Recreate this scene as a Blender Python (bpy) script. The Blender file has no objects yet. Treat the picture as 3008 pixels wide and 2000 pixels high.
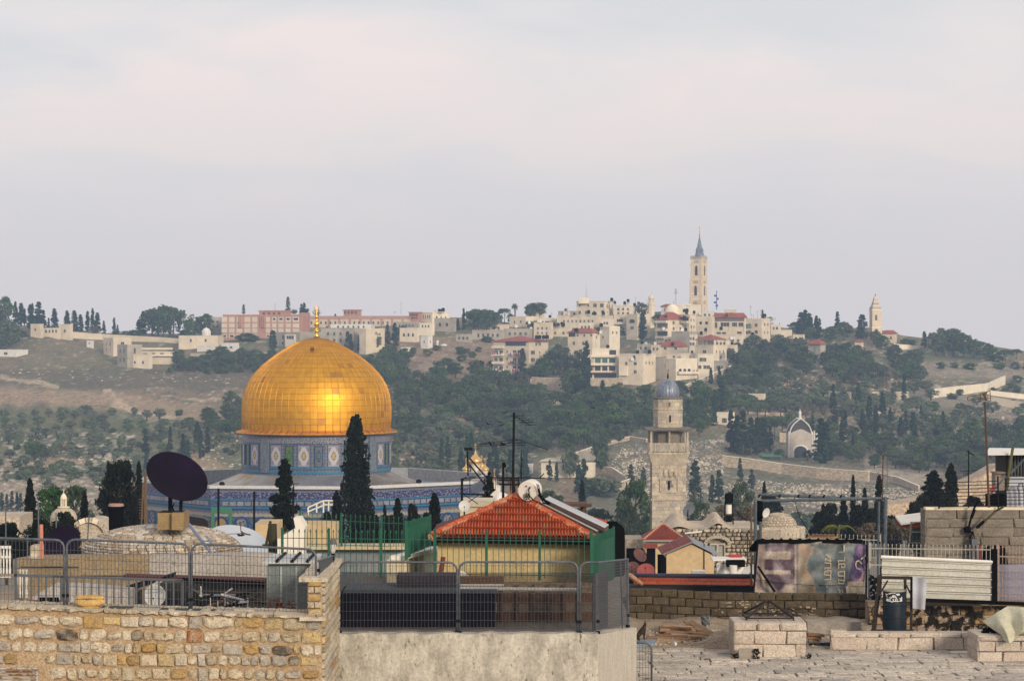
import bpy,math,random
import numpy as np
from mathutils import Vector,Matrix,noise
from math import sin,cos,pi,radians,sqrt,atan2
random.seed(7); np.random.seed(7); noise.seed_set(3)
S=bpy.context.scene
COL=S.collection
F=7100.0; CX=1504.0; CZ=60.0
# -------- camera, sky, sun, exposure
cam_data=bpy.data.cameras.new('camera'); cam=bpy.data.objects.new('camera',cam_data); COL.objects.link(cam)
cam.location=(0,0,CZ); cam.rotation_euler=(pi/2,0,0)
cam_data.sensor_width=36.0; cam_data.lens=36.0*F/3008.0
cam_data.clip_start=0.5; cam_data.clip_end=12000
S.camera=cam
S.render.resolution_x=1024; S.render.resolution_y=680
SUN_AZ=radians(27); SUN_EL=radians(17)
S.view_settings.view_transform='Standard'; S.view_settings.look='None'
S.view_settings.exposure=0.0; S.view_settings.gamma=1.0; S.view_settings.use_curve_mapping=False
sun_d=bpy.data.lights.new('sun','SUN'); sun_d.energy=3.2; sun_d.angle=radians(12); sun_d.color=(1.0,0.86,0.66)
sun=bpy.data.objects.new('sun',sun_d); COL.objects.link(sun)
sun_dir=Vector((sin(SUN_AZ)*cos(SUN_EL),-cos(SUN_AZ)*cos(SUN_EL),sin(SUN_EL)))
sun.rotation_euler=sun_dir.to_track_quat('Z','Y').to_euler(); sun.location=sun_dir*200
world=bpy.data.worlds.new('World'); S.world=world; world.use_nodes=True
wt=world.node_tree; wt.nodes.clear()
def wn(t,**k):
 n=wt.nodes.new(t)
 for a,b in k.items():setattr(n,a,b)
 return n
def wl(a,b):wt.links.new(a,b)
sky=wn('ShaderNodeTexSky',sky_type='NISHITA',sun_disc=False,sun_elevation=SUN_EL,sun_rotation=pi-SUN_AZ,air_density=1.0,dust_density=3.0)
bg1=wn('ShaderNodeBackground'); bg1.inputs[1].default_value=0.09; wl(sky.outputs[0],bg1.inputs[0])
tc=wn('ShaderNodeTexCoord'); sp=wn('ShaderNodeSeparateXYZ'); wl(tc.outputs['Generated'],sp.inputs[0])
def wmath(op,a,b=None):
 n=wn('ShaderNodeMath',operation=op)
 for i,v in enumerate((a,b)):
  if v is None:continue
  if isinstance(v,(int,float)):n.inputs[i].default_value=v
  else:wl(v,n.inputs[i])
 return n.outputs[0]
zc=wmath('MAXIMUM',sp.outputs[2],0.0); den=wmath('ADD',zc,0.2)
cmb=wn('ShaderNodeCombineXYZ'); wl(wmath('DIVIDE',sp.outputs[0],den),cmb.inputs[0]); wl(wmath('DIVIDE',sp.outputs[1],den),cmb.inputs[1])
cmb.inputs[2].default_value=2.2
nz=wn('ShaderNodeTexNoise'); nz.inputs['Scale'].default_value=1.9; nz.inputs['Detail'].default_value=5; nz.inputs['Roughness'].default_value=0.5; nz.inputs['Distortion'].default_value=0.5
wl(cmb.outputs[0],nz.inputs[0])
rp=wn('ShaderNodeValToRGB'); wl(nz.outputs[0],rp.inputs[0])
e=rp.color_ramp.elements; e[0].position=.40; e[0].color=(.80,.785,.80,1); e[1].position=.62; e[1].color=(1.0,.87,.83,1)
m_=rp.color_ramp.elements.new(.50); m_.color=(.88,.83,.82,1)
hz=wn('ShaderNodeValToRGB'); wl(zc,hz.inputs[0])
hz.color_ramp.elements[0].position=.03; hz.color_ramp.elements[0].color=(0,0,0,1); hz.color_ramp.elements[1].position=.115; hz.color_ramp.elements[1].color=(1,1,1,1)
mc=wn('ShaderNodeMixRGB'); wl(hz.outputs[0],mc.inputs[0]); mc.inputs[1].default_value=(.86,.785,.77,1); wl(rp.outputs[0],mc.inputs[2])
bg2=wn('ShaderNodeBackground'); wl(mc.outputs[0],bg2.inputs[0]); bg2.inputs[1].default_value=1.0
mx=wn('ShaderNodeMixShader'); mx.inputs[0].default_value=0.9; wl(bg1.outputs[0],mx.inputs[1]); wl(bg2.outputs[0],mx.inputs[2])
wo=wn('ShaderNodeOutputWorld'); wl(mx.outputs[0],wo.inputs[0])
cy=S.cycles
cy.use_denoising=True
try:cy.denoiser='OPENIMAGEDENOISE'
except Exception:pass
cy.max_bounces=5; cy.diffuse_bounces=2; cy.glossy_bounces=2; cy.transparent_max_bounces=6; cy.transmission_bounces=2; cy.volume_bounces=1
cy.caustics_reflective=False; cy.caustics_refractive=False
cy.use_adaptive_sampling=True; cy.adaptive_threshold=0.02
# -------- helpers
def W(px,py,Y):
 """the point that the photograph shows at pixel (px, py) when it stands Y metres away"""
 return Vector(((px-CX)*Y/F,Y,CZ-(py-1000.0)*Y/F))
def X_(px,Y):return (px-CX)*Y/F
def Z_(py,Y):return CZ-(py-1000.0)*Y/F
R=random.random
def U(a,b):return a+(b-a)*random.random()
def lerp(a,b,t):return a+(b-a)*t
class MB:
 def __init__(s):s.v=[]; s.f=[]; s.m=[]
 def add(s,vs,fs,m=0):
  o=len(s.v); s.v+=[tuple(v)for v in vs]
  for f in fs:s.f.append(tuple(i+o for i in f)); s.m.append(m)
 def quad(s,a,b,c,d,m=0):s.add((a,b,c,d),((0,1,2,3),),m)
 def box(s,x0,x1,y0,y1,z0,z1,m=0):
  s.add([(x0,y0,z0),(x1,y0,z0),(x1,y1,z0),(x0,y1,z0),(x0,y0,z1),(x1,y0,z1),(x1,y1,z1),(x0,y1,z1)],[(0,3,2,1),(4,5,6,7),(0,1,5,4),(1,2,6,5),(2,3,7,6),(3,0,4,7)],m)
 def obox(s,c,ax,ay,az,m=0):
  """box round c with half-axis vectors"""
  c=Vector(c); ax=Vector(ax); ay=Vector(ay); az=Vector(az)
  p=[c+i*ax+j*ay+k*az for k in (-1,1)for (i,j)in ((-1,-1),(1,-1),(1,1),(-1,1))]
  s.add(p,[(0,3,2,1),(4,5,6,7),(0,1,5,4),(1,2,6,5),(2,3,7,6),(3,0,4,7)],m)
 def bevbox(s,c,ax,ay,az,b,jit=0.0,m=0):
  """stone: box whose front (-ay) face is chamfered by b and slightly uneven"""
  c=Vector(c); ax=Vector(ax); ay=Vector(ay); az=Vector(az)
  ux,uz,uy=ax.normalized(),az.normalized(),ay.normalized()
  def P(i,j,k,ins):
   p=c+i*(ax-ux*ins)+j*ay+k*(az-uz*ins)
   return p+(ux*U(-jit,jit)+uz*U(-jit,jit)+uy*U(-jit,jit)if jit else Vector())
  q=((-1,-1),(1,-1),(1,1),(-1,1))
  back=[P(i,1,k,0)for i,k in q]
  mid=[c+i*ax-ay*1+uy*b+k*az for i,k in q]
  if jit:mid=[p+ux*U(-jit,jit)+uz*U(-jit,jit)for p in mid]
  fr=[P(i,-1,k,b)for i,k in q]
  fc=[sum(fr,Vector())/4-uy*(U(0,2.5)*jit)]
  f=[(3,2,1,0)]+[(i,(i+1)%4,(i+1)%4+4,i+4)for i in range(4)]+[(i+4,(i+1)%4+4,(i+1)%4+8,i+8)for i in range(4)]+[(i+8,(i+1)%4+8,12)for i in range(4)]
  s.add(back+mid+fr+fc,[tuple(reversed(x))for x in f],m)
 def prism(s,pts,d,m=0):
  """closed outline pts (Vectors, counter-clockwise seen from -d) pushed by d"""
  n=len(pts); d=Vector(d); pts=[Vector(p)for p in pts]
  s.add(pts+[p+d for p in pts],[tuple(range(n)),tuple(range(2*n-1,n-1,-1))]+[((i+1)%n,i,i+n,(i+1)%n+n)for i in range(n)],m)
 def tube(s,p0,p1,r0,r1=None,n=6,m=0,cap=True):
  p0=Vector(p0); p1=Vector(p1); r1=r0 if r1 is None else r1
  d=(p1-p0)
  if d.length<1e-6:return
  d.normalize(); a=d.orthogonal().normalized(); b=d.cross(a)
  v=[p0+(a*cos(2*pi*i/n)+b*sin(2*pi*i/n))*r0 for i in range(n)]+[p1+(a*cos(2*pi*i/n)+b*sin(2*pi*i/n))*r1 for i in range(n)]
  f=[(i,(i+1)%n,(i+1)%n+n,i+n)for i in range(n)]
  if cap:f+=[tuple(range(n-1,-1,-1)),tuple(range(n,2*n))]
  s.add(v,f,m)
 def path(s,pts,r,n=6,m=0):
  pts=[Vector(p)for p in pts]; rings=[]
  k=len(pts); ref=None
  for i,p in enumerate(pts):
   d=(pts[min(i+1,k-1)]-pts[max(i-1,0)]).normalized()
   a=d.orthogonal().normalized()if ref is None else (ref-d*ref.dot(d)).normalized()
   ref=a; b=d.cross(a); rr=r[i]if isinstance(r,(list,tuple))else r
   rings.append([p+(a*cos(2*pi*j/n)+b*sin(2*pi*j/n))*rr for j in range(n)])
  f=[(i*n+j,i*n+(j+1)%n,(i+1)*n+(j+1)%n,(i+1)*n+j)for i in range(k-1)for j in range(n)]
  f+=[tuple(range(n-1,-1,-1)),tuple(range((k-1)*n,k*n))]
  s.add([v for g in rings for v in g],f,m)
 def lathe(s,prof,c,n=24,m=0,a0=0.0,a1=2*pi,axis=None,cap=False):
  """profile of (radius, height) turned about the vertical (or axis) through c"""
  c=Vector(c); full=abs(a1-a0-2*pi)<1e-4; k=n if full else n+1
  if axis is None:ex,ey,ez=Vector((1,0,0)),Vector((0,1,0)),Vector((0,0,1))
  else:ez=Vector(axis).normalized(); ex=ez.orthogonal().normalized(); ey=ez.cross(ex)
  v=[]
  for r,h in prof:
   for i in range(k):
    a=a0+(a1-a0)*i/n
    v.append(c+(ex*cos(a)+ey*sin(a))*r+ez*h)
  f=[]
  for j in range(len(prof)-1):
   for i in range(n):
    i2=(i+1)%k if full else i+1
    f.append((j*k+i,j*k+i2,(j+1)*k+i2,(j+1)*k+i))
  if cap and full:f+=[tuple(range(k-1,-1,-1)),tuple(range((len(prof)-1)*k,len(prof)*k))]
  s.add(v,f,m)
 def mesh(s,name,mats,origin=(0,0,0),smooth=False):
  me=bpy.data.meshes.new(name)
  ox,oy,oz=origin
  me.from_pydata([(x-ox,y-oy,z-oz)for x,y,z in s.v],[],s.f)
  if not isinstance(mats,(list,tuple)):mats=[mats]
  for q in mats:me.materials.append(q)
  if len(mats)>1:me.polygons.foreach_set('material_index',s.m)
  if smooth:
   me.polygons.foreach_set('use_smooth',[True]*len(s.f))
   if smooth=='auto':
    try:me.set_sharp_from_angle(angle=radians(35))
    except Exception:pass
  me.update(); return me
def world_loc(o):
 l=Vector(o.location)
 while o.parent is not None:o=o.parent; l=l+Vector(o.location)
 return l
def put(name,me,parent=None,loc=(0,0,0),rot=None,scale=None,kind=None,label=None,cat=None,group=None):
 """link an object; loc in world coordinates (parents are moved, never turned)"""
 o=bpy.data.objects.new(name,me); COL.objects.link(o)
 if parent is not None:o.parent=parent; o.location=Vector(loc)-world_loc(parent)
 else:o.location=loc
 if rot is not None:o.rotation_euler=rot
 if scale is not None:o.scale=scale
 if kind:o['kind']=kind
 if label:o['label']=label
 if cat:o['category']=cat
 if group:o['group']=group
 return o
def part(name,mb,mats,parent,smooth=False,kind=None,label=None):
 """a piece given in world coordinates; its origin goes to the middle of its own bounds"""
 a=np.array(mb.v); c=(a.min(0)+a.max(0))/2
 return put(name,mb.mesh(name,mats,c,smooth),parent,Vector(c),kind=kind,label=label)
def one(name,mb,mats,label,cat,group=None,smooth=False,kind=None):
 a=np.array(mb.v); c=(a.min(0)+a.max(0))/2; c[2]=a[:,2].min()
 return put(name,mb.mesh(name,mats,c,smooth),None,Vector(c),kind=kind,label=label,cat=cat,group=group)
def thing(name,label,cat,loc,group=None):return put(name,None,None,loc,label=label,cat=cat,group=group)
def struct(name,mb,mats,smooth=False):return put(name,mb.mesh(name,mats,(0,0,0),smooth),kind='structure')
def copy_tree(o,parent=None):
 c=o.copy(); COL.objects.link(c)
 if parent is not None:c.parent=parent
 for ch in list(o.children):copy_tree(ch,c)
 return c
# -------- materials
_M={}
def mat(name,col,rough=.85,metal=0.0,col2=None,vscale=1.0,vamt=(.35,.65),stretch=(1,1,1),bump=0.0,bscale=20.0,rnd=0.0,hue=0.0,fine=0.12,fscale=30.0,stain2=None,stain=None,sscale=1.0,sthr=(.6,.75),sstretch=(1,1,1),attr=None,spec=.3,trans=0.0,alpha=1.0,detail=4):
 """painted / stone / metal surface: two tones mixed by noise, fine grain, optional stains, per-object variation"""
 if name in _M:return _M[name]
 m=bpy.data.materials.new(name); m.use_nodes=True; nt=m.node_tree; nd=nt.nodes; L=nt.links.new
 b=nd['Principled BSDF']; b.inputs['Roughness'].default_value=rough; b.inputs['Metallic'].default_value=metal
 b.inputs['Specular IOR Level'].default_value=spec
 geo=nd.new('ShaderNodeNewGeometry')
 def noise_(scale,st=(1,1,1),det=detail,off=0.0):
  mp=nd.new('ShaderNodeMapping'); mp.inputs['Scale'].default_value=st; mp.inputs['Location'].default_value=(off,off*.7,off*.3)
  L(geo.outputs['Position'],mp.inputs[0])
  n=nd.new('ShaderNodeTexNoise'); n.inputs['Scale'].default_value=scale; n.inputs['Detail'].default_value=det+(det>=5)*4; n.inputs['Roughness'].default_value=.68 if det>=5 else .5; L(mp.outputs[0],n.inputs[0]); return n.outputs[0]
 def ramp(x,a,c):
  r=nd.new('ShaderNodeMapRange'); r.inputs[1].default_value=a; r.inputs[2].default_value=c; L(x,r.inputs[0]); return r.outputs[0]
 def mixc(f,a,c,mode='MIX'):
  x=nd.new('ShaderNodeMixRGB'); x.blend_type=mode
  for i,v in enumerate((f,a,c)):
   if isinstance(v,(int,float)):x.inputs[i].default_value=v
   elif isinstance(v,tuple):x.inputs[i].default_value=(v+(1,))[:4]
   else:L(v,x.inputs[i])
  return x.outputs[0]
 cur=tuple(col)
 if attr:
  an=nd.new('ShaderNodeAttribute'); an.attribute_name=attr; cur=an.outputs['Color']
 if col2 is not None:cur=mixc(ramp(noise_(vscale,stretch),*vamt),cur,tuple(col2))
 if stain is not None:cur=mixc(ramp(noise_(sscale,sstretch,6,13.7),*sthr),cur,tuple(stain))
 if stain2 is not None:cur=mixc(ramp(noise_(stain2[1],stain2[3],5,31.3),*stain2[2]),cur,tuple(stain2[0]))
 if fine:
  g=ramp(noise_(fscale,(1,1,1),3,5.1),.3,.7); g2=nd.new('ShaderNodeMapRange'); g2.inputs[3].default_value=1-fine*1.5; g2.inputs[4].default_value=1+fine
  L(g,g2.inputs[0]); cur=mixc(1.0,cur,g2.outputs[0],'MULTIPLY')
 if rnd or hue:
  oi=nd.new('ShaderNodeObjectInfo')
  hs=nd.new('ShaderNodeHueSaturation')
  a=nd.new('ShaderNodeMapRange'); a.inputs[3].default_value=1-rnd; a.inputs[4].default_value=1+rnd; L(oi.outputs['Random'],a.inputs[0]); L(a.outputs[0],hs.inputs['Value'])
  if hue:
   wv=nd.new('ShaderNodeMath'); wv.operation='MULTIPLY'; wv.inputs[1].default_value=7.31; L(oi.outputs['Random'],wv.inputs[0])
   fr=nd.new('ShaderNodeMath'); fr.operation='FRACT'; L(wv.outputs[0],fr.inputs[0])
   h=nd.new('ShaderNodeMapRange'); h.inputs[3].default_value=.5-hue; h.inputs[4].default_value=.5+hue; L(fr.outputs[0],h.inputs[0]); L(h.outputs[0],hs.inputs['Hue'])
   sa=nd.new('ShaderNodeMapRange'); sa.inputs[3].default_value=.65; sa.inputs[4].default_value=1.3; L(fr.outputs[0],sa.inputs[0]); L(sa.outputs[0],hs.inputs['Saturation'])
  if isinstance(cur,tuple):hs.inputs['Color'].default_value=(cur+(1,))[:4]
  else:L(cur,hs.inputs['Color'])
  cur=hs.outputs[0]
 if isinstance(cur,tuple):b.inputs['Base Color'].default_value=(cur+(1,))[:4]
 else:L(cur,b.inputs['Base Color'])
 if bump:
  bn=nd.new('ShaderNodeBump'); bn.inputs['Strength'].default_value=min(1,bump); bn.inputs['Distance'].default_value=.6/bscale
  L(noise_(bscale,stretch,6,2.2),bn.inputs['Height']); L(bn.outputs[0],b.inputs['Normal'])
 if trans:b.inputs['Transmission Weight'].default_value=trans
 if alpha<1:b.inputs['Alpha'].default_value=alpha
 _M[name]=m; return m
STONE=mat('jerusalem_stone',(.68,.585,.455),col2=(.56,.48,.37),vscale=.25,rnd=.10,fine=.1,fscale=3,rough=.9)
STONE_W=mat('pale_stone',(.76,.67,.535),col2=(.66,.58,.46),vscale=.3,rnd=.08,fine=.08,fscale=3,rough=.9)
STONE_G=mat('grey_stone',(.42,.38,.32),col2=(.31,.28,.235),vscale=.3,rnd=.10,fine=.12,fscale=3,rough=.9)
WHITE=mat('white_paint',(.72,.70,.66),col2=(.60,.58,.54),vscale=.8,rough=.6)
WINDARK=mat('dark_window',(.02,.028,.04),rough=.35,rnd=.5,spec=.5,fine=0)
TILE_FAR=mat('far_red_tiles',(.33,.09,.055),col2=(.24,.07,.05),vscale=.4,rough=.85,fine=.15,fscale=4)
DARKMETAL=mat('dark_metal',(.012,.012,.015),rough=.8,spec=.05)
BLACKPL=mat('black_plastic',(.005,.005,.006),rough=.9,fine=0,spec=0)
CONCRETE=mat('concrete',(.33,.30,.26),col2=(.25,.22,.19),vscale=.6,fine=.15,fscale=12,rough=.92)
BARK=mat('bark',(.10,.075,.05),rough=.95,bump=.5,bscale=8)
# -------- terrain
SKY=[(-1200,960),(0,958),(100,955),(210,965),(300,978),(400,980),(550,980),(640,968),(900,945),(1250,930),(1350,932),(1500,948),(1640,935),(1800,925),(1950,915),(2060,912),(2200,935),(2300,962),(2400,966),(2560,962),(2650,985),(2750,998),(2900,1014),(3008,1030),(3600,1060),(4400,1075)]
def pl(tab,x):
 if x<=tab[0][0]:return tab[0][1]
 for (a,b),(c,d)in zip(tab,tab[1:]):
  if x<=c:return b+(d-b)*(x-a)/(c-a)
 return tab[-1][1]
Y0=620.0; DY=630.0; PB=1580.0
def hillY(px,py):
 t=(PB-py)/(PB-pl(SKY,px)); t=max(0.0,min(1.0,t))
 return Y0+DY*t**1.1
def hill(px,py):
 """the point of the hillside that the photograph shows at (px, py)"""
 return W(px,py,hillY(px,py))
cols=np.linspace(-1200,4300,640)
rows_t=np.linspace(0,1,190)
def fb(x,y,s,o=4):return noise.fractal(Vector((x*s,y*s,1.7)),1.0,2.0,o)
def poly_in(x,y,P):
 c=False; j=len(P)-1
 for i in range(len(P)):
  xi,yi=P[i]; xj,yj=P[j]
  if (yi>y)!=(yj>y)and x<(xj-xi)*(y-yi)/(yj-yi)+xi:c=not c
  j=i
 return c
def band(x,y,pts,w):
 """1 on the polyline, 0 beyond w photo pixels above or below it"""
 if x<pts[0][0]or x>pts[-1][0]:return 0
 return max(0,1-abs(y-pl(pts,x))/w)
DIRT=(.38,.27,.175); PATH=(.52,.40,.28)
BANDS=[([(-1200,1140),(0,1160),(130,1165),(260,1170),(330,1178),(470,1200),(600,1215),(720,1225)],26,DIRT),([(0,1108),(60,1115),(120,1126),(170,1132)],7,PATH),([(300,1150),(325,1146),(340,1178),(430,1222)],8,PATH),([(330,1185),(380,1205),(430,1222),(520,1225)],8,PATH),([(470,1165),(600,1174),(720,1176)],3,PATH),([(-300,1385),(100,1362),(230,1352),(300,1380),(330,1400)],9,DIRT),([(-300,1440),(60,1428),(200,1415),(330,1420)],16,(.36,.29,.21)),([(-300,1475),(60,1470),(300,1460)],18,(.33,.27,.2)),([(560,1340),(620,1370),(680,1400)],26,DIRT),([(580,1300),(640,1285),(720,1270)],10,PATH),([(1180,1050),(1250,1075),(1330,1070)],14,(.34,.25,.17)),([(1300,1270),(1345,1235),(1372,1200)],18,DIRT),([(1290,1320),(1340,1300),(1400,1335)],7,PATH),([(1560,1160),(1590,1165),(1640,1190),(1700,1200)],14,PATH),([(2330,1445),(2600,1405),(2760,1400)],6,(.30,.25,.2)),([(2540,1370),(2700,1400),(2800,1420)],26,(.40,.33,.25)),([(2500,1260),(2700,1265),(2900,1290)],8,(.38,.32,.24)),([(2450,1235),(2650,1210),(2800,1240)],6,(.38,.32,.24)),([(2600,1150),(2900,1190),(3200,1230)],30,(.31,.26,.19)),([(2700,1080),(3200,1110)],20,(.30,.25,.19)),([(2240,1175),(2420,1180)],8,(.33,.28,.21)),([(2060,1215),(2300,1225),(2420,1240)],9,(.34,.28,.21))]
def ground_col(px,py):
 n1=fb(px,py*2.2,.006); n2=fb(px+900,py*2.6,.02); n3=fb(px,py*3,.06,3)
 g=Vector((.130,.135,.068)); b=Vector((.235,.175,.105)); d=Vector((.095,.082,.060))
 t=min(1,max(0,.5+n1*1.4+n2*.9))
 c=g.lerp(b,t)
 if n2+n3*.6>.18:c=c.lerp(d,min(1,(n2+n3*.6-.18)*3))
 if n3>.33:c=c.lerp(Vector((.42,.36,.28)),min(1,(n3-.33)*4))
 if 1700<px<2750 and py>1275 and py>1275+(2100-px)*.05:
  c=c.lerp(Vector((.14,.14,.10)),.5)
 if px<760 and 1085<py+n1*16<1148:c=c.lerp(Vector((.105,.09,.062)),.6)
 if px<760 and 1190<py+n1*14<1420:c=c.lerp(Vector((.105,.125,.058)),.6)
 if px<700 and 1000<py<1085:c=c.lerp(Vector((.19,.155,.09)),.5)
 if 1130<px<1480 and 990<py<1110:c=c.lerp(Vector((.31,.21,.145)),.7)
 wob=n2*9
 for pts,w,colr in BANDS:
  k=band(px,py+wob,pts,w*1.25)
  if k:c=c.lerp(Vector(colr),min(1,k*2.2)*(.75+.25*n3))
 if px<400 and py>1130 and n3>.12 and py>1270:c=c.lerp(Vector((.5,.43,.34)),min(1,(n3-.12)*4))
 return c*(1+.12*n3)
verts=[]; colr=[]
nr=0
def addrow(fn):
 global nr
 for px in cols:
  p,c=fn(px); verts.append(p); colr.append((c[0],c[1],c[2],1.0))
 nr+=1
CITY=Vector((.22,.19,.15))
for Y,z in ((-60,28),(60,28),(200,28),(330,27.6),(420,24),(520,14)):
 addrow(lambda px:(((px-CX)*max(Y,520)/F,Y,z),CITY))
for t in rows_t:
 def fn(px):
  s=pl(SKY,px); py=PB+(s-PB)*t
  p=hill(px,py)
  return (p+Vector((0,0,fb(p.x,p.y,.03,3)*(.7 if t>.02 else 0)*(1 if t<.97 else .3))),ground_col(px,py))
 addrow(fn)
for dy,dz in ((40,-1.5),(120,-9),(300,-30),(560,-42)):
 def fn(px):
  p=hill(px,pl(SKY,px)); k=(Y0+DY+dy)/p.y
  return ((p.x*k,Y0+DY+dy,max(p.z+dz,2)),(.2,.17,.12))
 addrow(fn)
nc=len(cols)
faces=[(r*nc+i,r*nc+i+1,(r+1)*nc+i+1,(r+1)*nc+i)for r in range(nr-1)for i in range(nc-1)]
me=bpy.data.meshes.new('ground'); me.from_pydata([tuple(v)for v in verts],[],faces)
ca=me.color_attributes.new('Col','FLOAT_COLOR','POINT'); ca.data.foreach_set('color',np.array(colr,dtype=np.float32).ravel())
me.polygons.foreach_set('use_smooth',[True]*len(faces))
GROUND=mat('hillside_ground',(.2,.2,.15),attr='Col',rough=.95,fine=.35,fscale=.9,stain=(.10,.095,.06),sscale=.12,sthr=(.55,.72),sstretch=(1,.5,1),bump=.6,bscale=.8)
me.materials.append(GROUND); me.update()
put('ground',me,kind='structure')
# -------- the air
hm=bpy.data.materials.new('haze'); hm.use_nodes=True; nt=hm.node_tree; nt.nodes.clear()
o_=nt.nodes.new('ShaderNodeOutputMaterial'); v_=nt.nodes.new('ShaderNodeVolumePrincipled')
v_.inputs['Color'].default_value=(.50,.70,1.0,1); v_.inputs['Density'].default_value=0.00021; v_.inputs['Anisotropy'].default_value=0.15
nt.links.new(v_.outputs[0],o_.inputs['Volume'])
hb=MB(); hb.box(-1500,1500,-80,1900,-3,CZ+82)
put('haze',hb.mesh('haze',hm),kind='stuff')
# -------- golden domed shrine
DC=W(930,1262,360); DX,DYC=DC.x,360.0; sc=360.0/F
def zz(py):return Z_(py,360)
prof=[(217,1258),(218,1238),(218.5,1215),(218,1193),(215.5,1166),(210.5,1148),(203,1129),(193.5,1112),(182,1097),(167,1081),(149,1064),(128,1048),(104,1032),(78,1017),(52,1004),(30,996.5)]
prof_r=[(r*sc,zz(p))for r,p in prof]
def prof_at(t):
 k=t*(len(prof_r)-1); i=min(int(k),len(prof_r)-2); f=k-i
 P=prof_r
 def h(a,b,c,d,u):return .5*((2*b)+(-a+c)*u+(2*a-5*b+4*c-d)*u*u+(-a+3*b-3*c+d)*u**3)
 g=lambda j,q:P[max(0,min(len(P)-1,j))][q]
 return h(g(i-1,0),g(i,0),g(i+1,0),g(i+2,0),f),h(g(i-1,1),g(i,1),g(i+1,1),g(i+2,1),f)
NR_=20; fine_=[prof_at(i/400)for i in range(401)]; L_=[0]
for a,b in zip(fine_,fine_[1:]):L_.append(L_[-1]+math.hypot(b[0]-a[0],b[1]-a[1]))
def arc(s):
 s*=L_[-1]
 for i in range(400):
  if L_[i+1]>=s:
   f=(s-L_[i])/(L_[i+1]-L_[i]+1e-9); return (lerp(fine_[i][0],fine_[i+1][0],f),lerp(fine_[i][1],fine_[i+1][1],f))
 return fine_[-1]
shrine=thing('golden_domed_shrine','octagonal blue tiled shrine under a huge golden dome','shrine',(DX,DYC,28))
GOLD_B=mat('gold_joint',(.22,.11,.03),metal=.6,rough=.5)
def gold_mat():
 m=bpy.data.materials.new('gilded_panel'); m.use_nodes=True; nt=m.node_tree; nd=nt.nodes; L=nt.links.new; b=nd['Principled BSDF']
 b.inputs['Metallic'].default_value=.88
 oi=nd.new('ShaderNodeObjectInfo'); geo=nd.new('ShaderNodeNewGeometry')
 ng=nd.new('ShaderNodeTexNoise'); ng.inputs['Scale'].default_value=.9; ng.inputs['Detail'].default_value=6; L(geo.outputs['Position'],ng.inputs[0])
 an=nd.new('ShaderNodeAttribute'); an.attribute_name='panel_tone'
 cr=nd.new('ShaderNodeValToRGB'); L(an.outputs['Fac'],cr.inputs[0]); e=cr.color_ramp.elements
 e[0].position=0; e[0].color=(.50,.25,.06,1); e[1].position=1; e[1].color=(.68,.35,.028,1)
 x=cr.color_ramp.elements.new(.12); x.color=(.48,.22,.03,1); x=cr.color_ramp.elements.new(.35); x.color=(.62,.305,.026,1)
 mr=nd.new('ShaderNodeMapRange'); mr.inputs[1].default_value=.3; mr.inputs[2].default_value=.7; mr.inputs[3].default_value=.84; mr.inputs[4].default_value=1.1; L(ng.outputs[0],mr.inputs[0])
 mu=nd.new('ShaderNodeMixRGB'); mu.blend_type='MULTIPLY'; mu.inputs[0].default_value=1; L(cr.outputs[0],mu.inputs[1]); L(mr.outputs[0],mu.inputs[2]); L(mu.outputs[0],b.inputs['Base Color'])
 rr=nd.new('ShaderNodeMapRange'); rr.inputs[3].default_value=.6; rr.inputs[4].default_value=.50; L(an.outputs['Fac'],rr.inputs[0]); L(rr.outputs[0],b.inputs['Roughness'])
 n2=nd.new('ShaderNodeTexNoise'); n2.inputs['Scale'].default_value=2.2; n2.inputs['Detail'].default_value=3; L(geo.outputs['Position'],n2.inputs[0])
 bu=nd.new('ShaderNodeBump'); bu.inputs['Strength'].default_value=.12; bu.inputs['Distance'].default_value=.06; L(n2.outputs[0],bu.inputs['Height']); L(bu.outputs[0],b.inputs['Normal'])
 return m
GOLDP=gold_mat()
GOLDF=mat('polished_gold',(.85,.50,.08),metal=.9,rough=.25,fine=0)
NG=64
mb=MB(); mb.lathe([(r-.10,z)for r,z in [arc(i/40)for i in range(41)]],(DX,DYC,0),64); part('dome_shell',mb,GOLD_B,shrine,smooth=True)
rest=MB(); rest_tone=[]; cnt=0
order=[]
for j in range(NR_):
 for i in range(NG):
  a=-pi/2+(i-NG/2+.5)*2*pi/NG
  order.append((abs((i-NG/2+.5))+j*.25,i,j,a))
order.sort()
for rank,(_,i,j,a)in enumerate(order):
 r0,z0=arc(j/NR_+.0012); r1,z1=arc((j+1)/NR_-.0012)
 da=pi/NG*.955
 tilt=U(-.012,.012); tw=U(-.010,.010)
 tone=random.choice([1,1,1,.9,.9,.95,.8,.75])if R()>.04 else U(0,.2)
 if j<2:tone*=.8
 tone*=U(.8,1)
 if j>16:tone*=.5
 pts=[]
 for u in (-1,-.0,1):
  aa=a+u*da
  for (r,z,s_)in ((r0,z0,-1),(r1,z1,1)):
   rr=r+.03+tilt*s_+tw*u
   pts.append((DX+rr*cos(aa),DYC+rr*sin(aa),z))
 back=[]
 for u in (-1,1):
  aa=a+u*da
  for (r,z)in ((r0,z0),(r1,z1)):back.append((DX+(r-.06)*cos(aa),DYC+(r-.06)*sin(aa),z))
 fs=[(0,2,3,1),(2,4,5,3),(6,0,1,7),(4,8,9,5),(6,8,4,2,0),(1,3,5,9,7)]
 if rank<300:
  m1=MB(); m1.add(pts+back,fs); o=part('gold_panel',m1,GOLDP,shrine)
  at=o.data.attributes.new('panel_tone','FLOAT','POINT'); at.data.foreach_set('value',[tone]*10)
 else:
  rest.add(pts+back,fs); rest_tone+=[tone]*10
o=part('gold_panels',rest,GOLDP,shrine,kind='stuff')
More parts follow.
